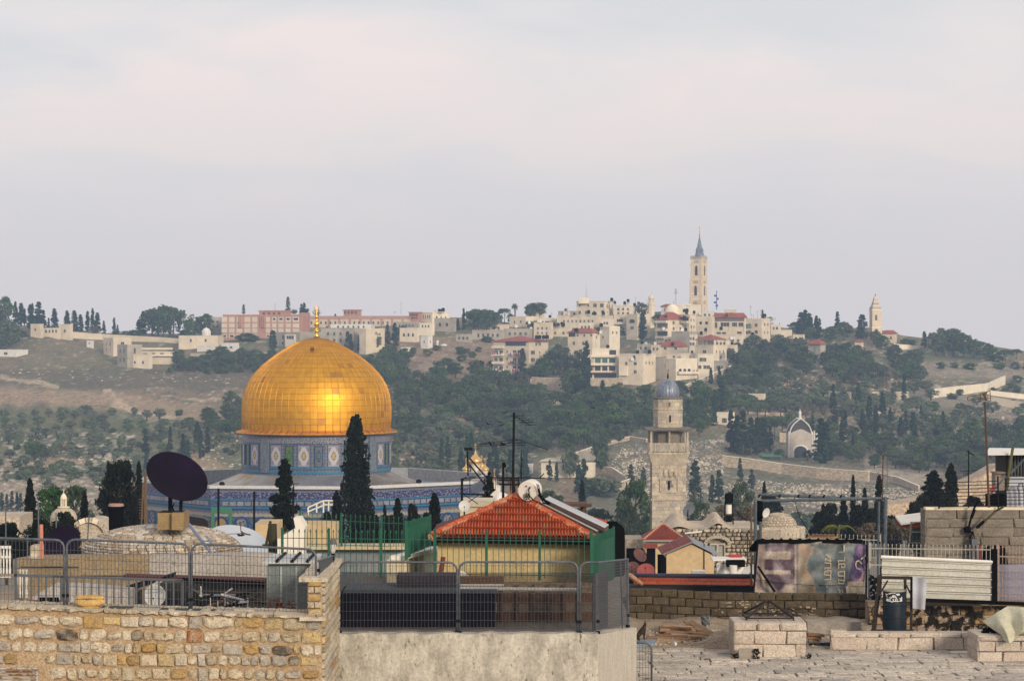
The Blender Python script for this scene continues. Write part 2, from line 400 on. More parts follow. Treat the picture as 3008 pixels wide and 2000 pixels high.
at=o.data.attributes.new('panel_tone','FLOAT','POINT'); at.data.foreach_set('value',rest_tone)
mb=MB()
for i in range(NG):
 a=-pi/2+(i-NG/2)*2*pi/NG
 if sin(a)>.35:continue
 P=[arc(k/14)for k in range(15)]
 mb.path([(DX+(r+.05)*cos(a),DYC+(r+.05)*sin(a),z)for r,z in P],.045,4)
part('standing_seams',mb,mat('gold_seam',(.62,.30,.045),metal=.85,rough=.4),shrine,kind='stuff',smooth=True)
a=-pi/2-.05; r,z=arc(.80)
mb=MB(); mb.obox((DX+(r+.1)*cos(a),DYC+(r+.1)*sin(a),z),(.28,0,0),(0,.2,.1),(0,-.1,.28)); part('roof_hatch',mb,GOLD_B,shrine)
mb=MB(); mb.lathe([(1.75,zz(999)),(1.6,zz(996)),(1.0,zz(993.5)),(.5,zz(991)),(.3,zz(988))],(DX,DYC,0),24); part('crown_cap',mb,mat('cap_bronze',(.30,.16,.04),metal=.7,rough=.45),shrine,smooth=True)
fin=[(0.30,990),(.42,986),(.20,981),(.17,978),(.30,975),(.36,972),(.30,969),(.18,966),(.14,962),(.34,957),(.42,952),(.38,947),(.2,942),(.13,937),(.24,933),(.28,930),(.22,927),(.11,923),(.10,917),(.13,915),(.05,912),(.03,903),(0,898)]
fin=[(r_*1.0,zz(p))for r_,p in fin]
mb=MB(); mb.lathe(fin,(DX,DYC,0),16)
mb.lathe([(.62,-.05),(.66,0),(.62,.05)],(DX,DYC,zz(915)+0.0),3)if False else None
for k in range(-7,8):
 a0=-pi/2+k*.36; a1=a0+.36
 if k<7:mb.tube((DX+.33*cos(a0),DYC,zz(906)+.45*sin(a0)),(DX+.33*cos(a1),DYC,zz(906)+.45*sin(a1)),.035+.03*(1-abs(k)/8),None,5)
part('finial',mb,GOLDF,shrine,smooth=True)
mb=MB(); mb.lathe([(10.7,zz(1272)),(11.9,zz(1270.5)),(12.0,zz(1268)),(11.9,zz(1265)),(11.15,zz(1259)),(10.9,zz(1256))],(DX,DYC,0),64)
part('cornice',mb,mat('gilded_cornice',(.74,.33,.045),metal=.7,rough=.45,col2=(.5,.22,.05),vscale=.8),shrine)
mb=MB()
for i in range(64):
 a=2*pi*i/64
 if sin(a)<.2:mb.tube((DX+11.18*cos(a),DYC+11.18*sin(a),zz(1258.4)),(DX+11.98*cos(a),DYC+11.98*sin(a),zz(1265)),.045,None,4)
part('cornice_seams',mb,GOLD_B,shrine,kind='stuff')
def tile_mat(name,build,rough=.35):
 m=bpy.data.materials.new(name); m.use_nodes=True; nt=m.node_tree; nd=nt.nodes; L=nt.links.new; b=nd['Principled BSDF']
 b.inputs['Roughness'].default_value=rough; b.inputs['Specular IOR Level'].default_value=.3
 class H:pass
 h=H()
 def mth(op,a,b_=None,c=None):
  n=nd.new('ShaderNodeMath'); n.operation=op
  for i,v in enumerate((a,b_,c)):
   if v is None:continue
   if isinstance(v,(int,float)):n.inputs[i].default_value=v
   else:L(v,n.inputs[i])
  return n.outputs[0]
 def mix(f,a,c):
  n=nd.new('ShaderNodeMixRGB')
  for i,v in enumerate((f,a,c)):
   if isinstance(v,(int,float)):n.inputs[i].default_value=v
   elif isinstance(v,tuple):n.inputs[i].default_value=v+(1,)
   else:L(v,n.inputs[i])
  return n.outputs[0]
 uv=nd.new('ShaderNodeUVMap'); sx=nd.new('ShaderNodeSeparateXYZ'); L(uv.outputs[0],sx.inputs[0])
 def nse(scale,det=2,vx=1.,vy=1.,thr=None):
  mp=nd.new('ShaderNodeMapping'); mp.inputs['Scale'].default_value=(vx,vy,1); L(uv.outputs[0],mp.inputs[0])
  n=nd.new('ShaderNodeTexNoise'); n.inputs['Scale'].default_value=scale; n.inputs['Detail'].default_value=det; L(mp.outputs[0],n.inputs[0])
  o=n.outputs[0]
  if thr is not None:
   r=nd.new('ShaderNodeMapRange'); r.inputs[1].default_value=thr-.03; r.inputs[2].default_value=thr+.03; L(o,r.inputs[0]); o=r.outputs[0]
  return o
 h.m,h.mix,h.nse,h.u,h.v=mth,mix,nse,sx.outputs[0],sx.outputs[1]
 out=build(h)
 g=nse(9,3); r=nd.new('ShaderNodeMapRange'); r.inputs[3].default_value=.8; r.inputs[4].default_value=1.15; L(g,r.inputs[0])
 mu=nd.new('ShaderNodeMixRGB'); mu.blend_type='MULTIPLY'; mu.inputs[0].default_value=1; L(out,mu.inputs[1]); L(r.outputs[0],mu.inputs[2])
 L(mu.outputs[0],b.inputs['Base Color']); return m
BLUE=(.02,.06,.20); LILAC=(.20,.22,.28); TURQ=(.03,.24,.38); GREEN=(.02,.20,.12); WHT=(.42,.43,.47); YEL=(.40,.30,.08); GREY=(.24,.22,.23)
def b_script(h):
 s1=h.nse(1.0,2,3.2,5.0,.55); s2=h.nse(1.7,2,3,5,.58)
 return h.mix(s1,(.022,.028,.10),h.mix(s2,(.16,.15,.23),(.34,.34,.40)))
def b_script_w(h):
 s1=h.nse(1.0,3,6,10,.50); return h.mix(s1,(.28,.28,.31),(.04,.05,.11))
def b_field(h):
 fu=h.m('FRACT',h.m('MULTIPLY',h.u,2.0)); fv=h.m('FRACT',h.m('MULTIPLY',h.v,2.0))
 d=h.m('ADD',h.m('ABSOLUTE',h.m('SUBTRACT',fu,.5)),h.m('ABSOLUTE',h.m('SUBTRACT',fv,.5)))
 c=h.mix(h.m('GREATER_THAN',d,.45),(.07,.09,.13),(.15,.155,.175))
 return h.mix(h.nse(4,2,1,1,.55),c,(.055,.09,.20))
def stepped(h,n,m):
 qu=h.m('DIVIDE',h.m('FLOOR',h.m('MULTIPLY',h.m('ABSOLUTE',h.m('SUBTRACT',h.u,.5)),2*n)),n)
 qv=h.m('DIVIDE',h.m('FLOOR',h.m('MULTIPLY',h.m('ABSOLUTE',h.m('SUBTRACT',h.v,.5)),2*m)),m)
 return qu,qv,h.m('ADD',qu,qv)
def b_diamond(h):
 qu,qv,d=stepped(h,6,9)
 c=h.mix(h.m('LESS_THAN',d,.40),(.36,.36,.41),(.20,.16,.10)); c=h.mix(h.m('LESS_THAN',d,.12),c,(.42,.30,.08))
 c=h.mix(h.m('GREATER_THAN',d,1.0),c,(.20,.16,.18))
 edge=h.m('GREATER_THAN',h.m('MAXIMUM',qu,qv),.84); return h.mix(edge,c,(.27,.28,.35))
def b_lattice(base,dot):
 def f(h):
  qu,qv,d=stepped(h,5,8)
  du=h.m('ABSOLUTE',h.m('SUBTRACT',h.m('FRACT',h.m('MULTIPLY',h.u,8)),.5)); dv=h.m('ABSOLUTE',h.m('SUBTRACT',h.m('FRACT',h.m('MULTIPLY',h.v,13)),.5))
  dots=h.m('GREATER_THAN',h.m('MAXIMUM',du,dv),.38)
  ring=h.m('GREATER_THAN',h.m('ABSOLUTE',h.m('SUBTRACT',d,.45)),.14)
  return h.mix(h.m('MULTIPLY',dots,ring),base,dot)
 return f
def b_walls(h):
 fu=h.m('FRACT',h.m('MULTIPLY',h.u,1.0)); return h.mix(h.nse(3,3,1,1,.52),(.022,.055,.13),(.07,.10,.14))
def b_diam_row(h):
 fu=h.m('FRACT',h.m('MULTIPLY',h.u,1.4)); d=h.m('ADD',h.m('ABSOLUTE',h.m('SUBTRACT',fu,.5)),h.m('ABSOLUTE',h.m('SUBTRACT',h.m('FRACT',h.m('MULTIPLY',h.v,1.4)),.5)))
 return h.mix(h.m('LESS_THAN',d,.38),(.24,.235,.21),(.21,.12,.035))
def b_green(h):
 fu=h.m('FRACT',h.m('MULTIPLY',h.u,2.5)); fv=h.m('FRACT',h.m('MULTIPLY',h.v,2.5)); d=h.m('ADD',h.m('ABSOLUTE',h.m('SUBTRACT',fu,.5)),h.m('ABSOLUTE',h.m('SUBTRACT',fv,.5)))
 return h.mix(h.m('LESS_THAN',h.m('ABSOLUTE',h.m('SUBTRACT',d,.45)),.12),(.01,.11,.075),(.09,.22,.10))
T_SCR=tile_mat('inscription_tiles',b_script); T_SCRW=tile_mat('pale_inscription_tiles',b_script_w); T_FIELD=tile_mat('drum_tiles',b_field)
T_DIA=tile_mat('diamond_tiles',b_diamond); T_BLUE=tile_mat('blue_lattice_tiles',b_lattice((.012,.055,.14),(.22,.19,.10))); T_GRN=tile_mat('green_lattice_tiles',b_lattice((.008,.10,.045),(.20,.19,.06)))
T_WALL=tile_mat('wall_tiles',b_walls); T_ROW=tile_mat('diamond_row_tiles',b_diam_row); T_PORT=tile_mat('green_portal_tiles',b_green)
TURQM=mat('turquoise_tiles',(.015,.16,.28),rough=.35,fine=.1,fscale=3); BLUEM=mat('cobalt_tiles',(.02,.055,.15),rough=.35,fine=.15,fscale=3)
LEAD=mat('lead_sheet',(.16,.21,.32),metal=.0,rough=.5,col2=(.20,.21,.23),vscale=.5,vamt=(.45,.62),stretch=(1,.25,1),fine=.1,fscale=2)
def uvq(name,quads,mats,parent,kind=None):
 """quads: (four points, four uvs, material index)"""
 me=bpy.data.meshes.new(name); vs=[tuple(p)for q in quads for p in q[0]]
 a=np.array(vs); c=(a.min(0)+a.max(0))/2
 me.from_pydata([tuple(np.array(v)-c)for v in vs],[],[(4*i,4*i+1,4*i+2,4*i+3)for i in range(len(quads))])
 uv=me.uv_layers.new(name='UVMap'); uv.data.foreach_set('uv',[t for q in quads for p in q[1]for t in p])
 for m in mats:me.materials.append(m)
 me.polygons.foreach_set('material_index',[q[2]for q in quads]); me.update()
 return put(name,me,parent,Vector(c),kind=kind)
DR=216.5*sc
def ring(name,py0,py1,r,mat_,parent=shrine,n=96):
 q=[]
 for i in range(n):
  a0=2*pi*i/n; a1=2*pi*(i+1)/n
  q.append(([(DX+r*cos(a0),DYC+r*sin(a0),zz(py1)),(DX+r*cos(a1),DYC+r*sin(a1),zz(py1)),(DX+r*cos(a1),DYC+r*sin(a1),zz(py0)),(DX+r*cos(a0),DYC+r*sin(a0),zz(py0))],[(a0*r,zz(py1)),(a1*r,zz(py1)),(a1*r,zz(py0)),(a0*r,zz(py0))],0))
 o=uvq(name,q,[mat_],parent)
 o.data.polygons.foreach_set('use_smooth',[True]*n); return o
ring('drum',1270,1390,DR,T_FIELD); ring('inscription_band',1276,1294,DR+.05,T_SCRW)
for p0,p1,r,m in ((1360,1363,DR+.06,TURQM),(1366,1368,DR+.06,BLUEM),(1373,1379,DR+.16,TURQM),(1379,1387,DR+.05,T_FIELD),(1294,1296,DR+.06,BLUEM)):
 ring('tile_band',p0,p1,r,m)
NP=32
for i in range(NP):
 a=-pi/2+radians(-5)+(i+.0)*2*pi/NP
 if sin(a)>-.02:continue
 kind_=i%2
 w=1.62 if kind_==0 else 1.12
 m=T_DIA if kind_==0 else (T_GRN if (i//2)%2 else T_BLUE)
 da=w/DR/2; r=DR+.08
 def pt(aa,py,rr=r):return (DX+rr*cos(aa),DYC+rr*sin(aa),zz(py))
 q=[]
 for s in range(3):
  a0=a-da+2*da*s/3; a1=a-da+2*da*(s+1)/3
  q.append(([pt(a0,1358),pt(a1,1358),pt(a1,1301),pt(a0,1301)],[(s/3,0),((s+1)/3,0),((s+1)/3,1),(s/3,1)],0))
 p=uvq('tile_panel' if kind_==0 else 'lattice_window',q,[m],shrine)
 mb=MB()
 for aa in (a-da,a+da):mb.tube(pt(aa,1359.5,r+.03),pt(aa,1299.5,r+.03),.06,None,4)
 for py in (1359,1300):mb.path([pt(a-da+2*da*s/4,py,r+.03)for s in range(5)],.06,4)
 part('frame',mb,mat('pale_tile_frame',(.17,.19,.25),rough=.4)if kind_==0 else BLUEM,p)
for k in range(4):
 a=-pi/2-radians(38)+k*pi/2
 mb=MB(); mb.obox((DX+(DR)*cos(a),DYC+(DR)*sin(a),(zz(1275)+zz(1378))/2),(-.75*sin(a),.75*cos(a),0),(.22*cos(a),.22*sin(a),0),(0,0,(zz(1275)-zz(1378))/2))
 part('pier',mb,mat('pier_tiles',(.10,.15,.21),rough=.4,col2=(.16,.16,.175),vscale=2,fine=.3,fscale=5),shrine)
AP=24.6; TH=radians(6.4)
zt=Z_(1436,360-AP); zb=28.0
def octp(k,r):a=-pi/2-TH+(k+.5)*pi/4; rr=r/cos(pi/8); return Vector((DX+rr*cos(a),DYC+rr*sin(a),0))
mb=MB()
for k in range(8):
 a,b=octp(k-1,AP-.4),octp(k,AP-.4)
 n=10; ca,cb=atan2(a.y-DYC,a.x-DX),atan2(b.y-DYC,b.x-DX)
 if cb<ca:cb+=2*pi
 zr=zz(1387)
 for i in range(n):
  p0,p1=a.lerp(b,i/n),a.lerp(b,(i+1)/n)
  t0,t1=ca+(cb-ca)*i/n,ca+(cb-ca)*(i+1)/n
  q0,q1=Vector((DX+DR*cos(t0),DYC+DR*sin(t0),0)),Vector((DX+DR*cos(t1),DYC+DR*sin(t1),0))
  mb.quad((p0.x,p0.y,zr-5.6),(p1.x,p1.y,zr-5.6),(q1.x,q1.y,zr),(q0.x,q0.y,zr))
part('roof',mb,LEAD,shrine)
mb=MB()
for k in (5,6,7,0,1,2):
 a,b=octp(k-1,AP),octp(k,AP); ca,cb=atan2(a.y-DYC,a.x-DX),atan2(b.y-DYC,b.x-DX)
 if cb<ca:cb+=2*pi
 for i in range(38):
  f=i/38; p=a.lerp(b,f); t=ca+(cb-ca)*f; q=Vector((DX+DR*cos(t),DYC+DR*sin(t),0))
  mb.tube((p.x,p.y,zz(1387)-5.56),(q.x,q.y,zz(1387)+.04),.06,None,4,cap=False)
part('roof_seams',mb,mat('lead_seam',(.27,.28,.31),rough=.5,col2=(.20,.16,.12),vscale=.4),shrine,kind='stuff')
mb=MB()
for k in range(8):
 a,b=octp(k-1,AP+.25),octp(k,AP+.25); a2,b2=octp(k-1,AP-.5),octp(k,AP-.5)
 mb.add([(a.x,a.y,zt),(b.x,b.y,zt),(b.x,b.y,zt+.42),(a.x,a.y,zt+.42),(a2.x,a2.y,zt+.42),(b2.x,b2.y,zt+.42),(a2.x,a2.y,zt),(b2.x,b2.y,zt)],[(0,1,2,3),(3,2,5,4),(6,7,1,0)])
part('parapet_coping',mb,mat('coping_stone',(.50,.50,.51),rough=.8,fine=.1,fscale=3),shrine)
YF=360-AP
mb=MB()
for k in range(8):a,b=octp(k-1,AP-.5),octp(k,AP-.5); mb.quad((b.x,b.y,zt-5.5),(a.x,a.y,zt-5.5),(a.x,a.y,zt+.4),(b.x,b.y,zt+.4))
part('parapet_inner_face',mb,mat('parapet_plaster',(.30,.31,.33),fine=.15,fscale=2),shrine)
bands_=[(1440,1446,'T',T_FIELD,.0),(1446,1467,'S',T_SCR,.03),(1467,1470,'Q',TURQM,.09),(1470,1490,'W',T_WALL,0),(1490,1494,'Q',TURQM,.16),(1494,1500,'B',BLUEM,.02),(1500,1508,'F',T_FIELD,0),(1508,1519,'R',T_ROW,.03),(1519,1700,'L',T_WALL,0)]
ARCHM=[mat('arch_niche',(.015,.045,.15),rough=.4,fine=.3,fscale=3),mat('arch_grille',(.19,.185,.17),rough=.6,col2=(.02,.04,.12),vscale=3,vamt=(.48,.52)),mat('arch_gilt',(.26,.17,.04),rough=.5,col2=(.2,.15,.1),vscale=2)]
for k in range(8):
 a,b=octp(k-1,AP),octp(k,AP); ex=(b-a).normalized(); LEN=(b-a).length; nrm=Vector((ex.y,-ex.x,0))
 if nrm.y>.2:nv=1
 else:nv=0
 q=[]
 for p0,p1,t,m,off in bands_:
  z0,z1=max(zb,Z_(p1,YF)),Z_(p0,YF); A,B=a+nrm*off,b+nrm*off
  q.append(([(A.x,A.y,z0),(B.x,B.y,z0),(B.x,B.y,z1),(A.x,A.y,z1)],[(k*21,z0),(k*21+LEN,z0),(k*21+LEN,z1),(k*21,z1)],bands_.index((p0,p1,t,m,off))))
 f_=uvq('tiled_wall',q,[x[3]for x in bands_],shrine)
 if nv:continue
 def P(u,z,off):v=a+ex*u+nrm*off; return Vector((v.x,v.y,z))
 for i in range(18):
  u0=.6+i*(LEN-1.2)/18; w=(LEN-1.2)/18-.22
  if i==0:continue
  mb=MB(); c=P(u0+w/2,Z_(1480,YF),.05); mb.obox(c,ex*w/2,nrm*.05,(0,0,.28)); part('parapet_panel',mb,mat('lilac_panel',(.20,.195,.24),rough=.45,rnd=.15,fine=.2,fscale=6),f_)
 for i in range(7):
  uc=LEN*(i+.5)/7; mid=(i==3 and k==0); w=1.05; zs=Z_(1540,YF); zbm=Z_(1600,YF)
  if mid:pass
  arcp=[P(uc-w,zbm,.06),P(uc+w,zbm,.06)]+[P(uc+w*cos(t*pi/8),zs+w*1.05*sin(t*pi/8),.06)for t in range(9)]
  mb=MB(); mb.prism(arcp,nrm*.02)
  nic=part('arched_window',mb,ARCHM[0],f_)
  w2=.74
  arcp=[P(uc-w2,zbm,.10),P(uc+w2,zbm,.10)]+[P(uc+w2*cos(t*pi/8),zs+w2*1.05*sin(t*pi/8),.10)for t in range(9)]
  mb=MB(); mb.prism(arcp,nrm*.02); part('arched_window',mb,ARCHM[2 if i in (0,3)and k in (0,7)else 1],f_)
 if k==0 or k==7:
  pass
a,b=octp(-1,AP),octp(0,AP); ex=(b-a).normalized(); nrm=Vector((ex.y,-ex.x,0))
def P0(u,z,off):v=a+ex*u+nrm*off; return (v.x,v.y,z)
q=[]
u0,u1,zA,zB_=.1,3.1,Z_(1600,YF),Z_(1492,YF)
for (ua,ub,za,zb2)in ((u0,u0+.5,zA,zB_),(u1-.5,u1,zA,zB_),(u0+.5,u1-.5,Z_(1508,YF),zB_)):
 q.append(([P0(ua,za,.2),P0(ub,za,.2),P0(ub,zb2,.2),P0(ua,zb2,.2)],[(ua,za),(ub,za),(ub,zb2),(ua,zb2)],0))
uvq('green_tile_frame',q,[T_PORT],shrine)
for px,py in ((652,1422),(1230,1415)):
 p=W(px,py,345); mb=MB(); mb.box(p.x-.35,p.x+.35,p.y-.2,p.y+.3,p.z-.55,p.z-.25,1); mb.lathe([(.1,-.25),(.38,-.1),(.42,.1),(.25,.35),(0,.4)],p,8,0)
 one('floodlight',mb,[BLACKPL,WHITE],'black floodlight on the shrine roof %s'%('edge beside the big dark dish' if px<700 else 'corner behind the tall black cypress'),'floodlight')
# -------- buildings on the hill
def wmesh(kind):
 """unit window 1 m wide, 1 m high, front on -Y: surround, sill and dark pane set back inside the surround"""
 mb=MB()
 if kind=='arch':
  P=[Vector((-.5,0,-.5)),Vector((.5,0,-.5))]+[Vector((.5*cos(t*pi/6),0,.1+.4*sin(t*pi/6)))for t in range(7)]
  mb.prism([p+Vector((0,-.03,0))for p in P],(0,.1,0),1)
  n=len(P)
  for i in range(1,n):
   a,b=P[i],P[(i+1)%n]; mb.tube(a+Vector((0,-.06,0)),b+Vector((0,-.06,0)),.05,None,4,0)
 else:
  mb.box(-.46,.46,-.02,.08,-.46,.46,1)
  mb.box(-.54,-.46,-.09,.08,-.5,.5,0); mb.box(.46,.54,-.09,.08,-.5,.5,0); mb.box(-.54,.54,-.09,.08,.46,.54,0); mb.box(-.6,.6,-.16,.08,-.56,-.46,0)
  if kind=='wide':
   for x in (-.17,.17):mb.box(x-.012,x+.012,-.05,.0,-.46,.46,0)
  else:mb.box(-.02,.02,-.05,0,-.46,.46,0)
 return mb
_wm={}
def wm(kind,fm,gm):
 k=(kind,fm.name,gm.name)
 if k not in _wm:_wm[k]=wmesh(kind).mesh('window',[fm,gm])
 return _wm[k]
WINBLUE=mat('blue_shutter',(.16,.24,.30),rough=.6,fine=0); WINGRN=mat('teal_curtain',(.05,.16,.16),rough=.6,fine=0)
ALLB=[]
def roofY(px,py,Y):
 c=[(abs(b[2]-py),b[3])for b in ALLB if b[0]-4<=px<=b[1]+4 and abs(b[2]-py)<22]
 return min(c)[1]+1.5 if c else Y
class Bld:
 """a house whose near corner stands at pixel column pm; its walls run back to columns p0 and p1"""
 def __init__(s,name,label,cat,p0,pm,p1,pt,pb,Y,m=STONE,ang=24,depth=9,group=None,parapet=.5,base=None):
  if base is None:Y=hillY((p0+pm)/2,min(pb,1565))-2
  ALLB.append((min(p0,pm),max(pm,p1),pt,Y))
  s.Y=Y; s.m=m; s.k=Y/F
  if p1<=pm:
   s.a=0.0; s.L=(pm-p0)*s.k; s.Rr=depth
  else:
   s.a=radians(ang); s.L=(pm-p0)*s.k/cos(s.a); s.Rr=(p1-pm)*s.k/sin(s.a)
   s.Rr=min(s.Rr,26)
  c=W(pm,pt,Y); s.c=Vector((c.x,Y,0)); s.zt=c.z; s.zb=Z_(pb,Y)-3.0 if base is None else base
  s.ul=Vector((-cos(s.a),sin(s.a),0)); s.ur=Vector((sin(s.a),cos(s.a),0))
  s.nl=Vector((-sin(s.a),-cos(s.a),0)); s.nr=Vector((cos(s.a),-sin(s.a),0))
  s.root=thing(name,label,cat,s.pos(s.L/2,s.Rr/2,s.zb),group)
  mb=MB(); q=[s.pos(s.L,0,0),s.pos(0,0,0),s.pos(0,s.Rr,0),s.pos(s.L,s.Rr,0)]
  mb.add([Vector((v.x,v.y,s.zb))for v in q]+[Vector((v.x,v.y,s.zt))for v in q],[(3,2,1,0),(4,5,6,7),(0,1,5,4),(1,2,6,5),(2,3,7,6),(3,0,4,7)])
  part('wall',mb,m,s.root)
  if parapet:
   mb=MB(); t=.22
   for A,B,n in ((q[0],q[1],s.nl),(q[1],q[2],s.nr),(q[2],q[3],-s.nl),(q[3],q[0],-s.nr)):
    c=(A+B)/2-n*(t-.08); d=(B-A)/2; mb.obox((c.x,c.y,s.zt+parapet/2),d+d.normalized()*.02,n*t,(0,0,parapet/2))
   part('parapet',mb,m,s.root)
 def pos(s,l,r,z):v=s.c+s.ul*l+s.ur*r; return Vector((v.x,v.y,z))
 def face(s,side):return (s.ul,s.nl,-s.a)if side=='l' else (s.ur,s.nr,pi/2-s.a)
 def at(s,side,px,py,off=0.0):
  """point on a wall that shows at pixel (px, py)"""
  u,n,_=s.face(side); dx=(px-CX)/F
  t=(dx*s.c.y-s.c.x)/(u.x-dx*u.y); p=s.c+u*t+n*off
  return Vector((p.x,p.y,CZ-(py-1000)*p.y/F))
 def win(s,side,pxs,pys,w,h,kind='sq',g=WINDARK,fm=None,skip=0):
  u,n,rz=s.face(side); me=wm(kind,fm or s.m,g)
  for py in pys:
   for px in pxs:
    if skip and R()<skip:continue
    p=s.at(side,px,py)
    put('window',me,s.root,p,rot=(0,0,rz if side=='r' else -s.a),scale=(w,1,h))
 def grid(s,side,n,pys,w=1.1,h=1.3,kind='sq',skip=.12,g=WINDARK,m0=.12,m1=.12):
  L=s.L if side=='l' else s.Rr; u,nn,rz=s.face(side); me=wm(kind,s.m,g)
  for py in pys:
   z=Z_(py,s.Y)
   for i in range(n):
    if R()<skip:continue
    t=L*(m0+(1-m0-m1)*(i+.5)/n); p=s.c+u*t
    put('window',me,s.root,(p.x,p.y,z),rot=(0,0,pi/2-s.a if side=='r' else -s.a),scale=(w*U(.85,1.1),1,h*U(.9,1.1)))
 def slab(s,side,pxa,pxb,py,thick=.25,out=1.2,rail=.9,name='balcony',m=None,solid=True):
  u,n,_=s.face(side); a,b=s.at(side,pxa,py),s.at(side,pxb,py); z=a.z; mb=MB()
  c=(a+b)/2+n*(out/2); d=(b-a)/2; d.z=0
  mb.obox((c.x,c.y,z),d,n*out/2,(0,0,thick/2))
  if rail and solid:
   f=(a+b)/2+n*(out-.08); mb.obox((f.x,f.y,z+rail/2+thick/2),d,n*.07,(0,0,rail/2))
   for e,sg in ((a,1),(b,-1)):g=e+n*(out/2)+d.normalized()*sg*.07; mb.obox((g.x,g.y,z+rail/2+thick/2),d.normalized()*.065,n*(out/2-.16),(0,0,rail/2))
  part(name,mb,m or s.m,s.root)
 def shade(s,side,pxa,pxb,pya,pyb,g=WINDARK,name='loggia'):
  u,n,_=s.face(side); mb=MB()
  q=[s.at(side,pxa,pyb,.04),s.at(side,pxb,pyb,.04),s.at(side,pxb,pya,.04),s.at(side,pxa,pya,.04)]
  q[1].z=q[0].z; q[2].z=q[3].z
  mb.prism(q,-n*.3); part(name,mb,g,s.root)
 def hip(s,ph,over=.6,m=TILE_FAR,gable=False):
  z0=s.zt+.05; h=ph*s.k; o=over; L,Rr=s.L,s.Rr; mb=MB()
  q=[s.pos(L+o,-o,z0),s.pos(-o,-o,z0),s.pos(-o,Rr+o,z0),s.pos(L+o,Rr+o,z0)]
  if L>=Rr:r0,r1=s.pos(L-Rr*.5,Rr/2,z0+h),s.pos(Rr*.5,Rr/2,z0+h); fs=[(0,1,5,4),(1,2,5),(2,3,4,5),(3,0,4)]
  else:r0,r1=s.pos(L/2,L*.5,z0+h),s.pos(L/2,Rr-L*.5,z0+h); fs=[(0,1,4),(1,2,5,4),(2,3,5),(3,0,4,5)]
  lo=[p-Vector((0,0,.2))for p in q]
  mb.add(q+[r0,r1]+lo,fs+[(6,7,1,0),(7,8,2,1),(8,9,3,2),(9,6,0,3),(9,8,7,6)])
  part('roof',mb,m,s.root)
def tank(px,py,Y,r=.75,h=1.6,label='',m=BLACKPL):
 p=W(px,py,Y); mb=MB(); k=1
 mb.lathe([(r*.9,0),(r,.1),(r,h*.45),(r*.97,h*.5),(r,h*.55),(r,h*.85),(r*.6,h*.97),(r*.3,h),(r*.3,h+.12),(0,h+.12)],(0,0,.35),10)
 for a in range(3):mb.tube((r*.7*cos(a*2.1),r*.7*sin(a*2.1),-.6),(r*.7*cos(a*2.1),r*.7*sin(a*2.1),.35),.07,None,4)
 return mb.mesh('water_tank',m,smooth='auto'),p
_tk={}
def tanks(lst,label,Y):
 for px,py in lst:
  me,p=tank(px,py+3,roofY(px,py+5,Y))
  if 'a' not in _tk:_tk['a']=me
  sc_=U(.85,1.15)
  put('water_tank',_tk['a'],None,p,scale=(sc_,sc_,sc_),rot=(0,0,U(0,6)),label=label,cat='water tank',group='black water tanks on village roofs')
PINK=mat('pink_stone',(.45,.245,.19),col2=(.38,.21,.165),vscale=.3,fine=.1,fscale=3)
HOSP_IN=mat('beige_infill',(.56,.48,.40),rnd=.08,fine=.1,fscale=2)
YH=hillY(765,998)-2
h=Bld('hospital','long pink hospital block on the ridge behind the golden dome','hospital',648,882,900,927,998,YH,PINK,ang=14,parapet=.6)
colsx=[648,670,692,715,738,759,778,796,815,836,857,882]
for i in range(11):
 a_,b_=colsx[i]+3,colsx[i+1]-3
 if i in (5,):continue
 for (y0,y1)in ((931,946),(950,962),(965,977),(981,992)):
  q=[h.at('l',a_,y1,.06),h.at('l',b_,y1,.06),h.at('l',b_,y0,.06),h.at('l',a_,y0,.06)]
  mb=MB(); mb.prism(q,-h.nl*.2)
  f_=part('wall_panel',mb,HOSP_IN,h.root)
  if y0 in (931,981)and (y0==981 or i>6):
   mb=MB(); q=[h.at('l',a_+3,y0+9,.12),h.at('l',b_-3,y0+9,.12),h.at('l',b_-3,y0+3,.12),h.at('l',a_+3,y0+3,.12)]; mb.prism(q,-h.nl*.1); part('window',mb,WINDARK,f_)
for i in range(5):
 x=882+3.4*i+1.5; p=h.c+h.ur*(h.Rr*(i+.5)/5)+h.nr*.5
 mb=MB(); mb.obox((p.x,p.y,(h.zt+h.zb)/2+.5),h.ur*.6,h.nr*.6,(0,0,(h.zt-h.zb)/2+1)); part('pier',mb,PINK,h.root)
for px in (705,709,768,773,778):
 p=h.at('l',px,960,.5); mb=MB(); mb.obox((p.x,p.y,Z_(945,YH)),h.ul*.3,h.nl*.5,(0,0,(960-927)*.5*YH/F)); part('fin',mb,PINK,h.root)
up=Bld('hospital_upper_block','pink upper storey with flat roof on the tall hospital block','upper storey',759,843,853,914,930,YH+6,PINK,ang=14,base=Z_(929,YH+6),parapet=.3)
mb=MB(); mb.obox(up.pos(up.L/2,up.Rr/2,up.zt+.2),up.ul*(up.L/2+.5),up.ur*(up.Rr/2+.5),(0,0,.2)); part('roof_slab',mb,PINK,up.root)
up.win('l',(775,790,805,820),(921,),1.4,1.0,'wide')
hl=Bld('hospital_wing','low pink hospital wing stretching along the skyline','hospital',900,1196,1205,936,962,1220,HOSP_IN,ang=10,parapet=0)
mb=MB(); mb.obox(hl.pos(hl.L/2,hl.Rr/2,hl.zt+.7),hl.ul*(hl.L/2+.3),hl.ur*(hl.Rr/2+.3),(0,0,.75)); part('parapet',mb,PINK,hl.root)
hl.win('l',[915+14*i for i in range(20)],(948,),.9,1.5)
for i in range(10):
 p=hl.at('l',905+31*i,950,.3); mb=MB(); mb.obox((p.x,p.y,Z_(950,hl.Y)),hl.ul*.35,hl.nl*.3,(0,0,2.2)); part('pier',mb,PINK,hl.root)
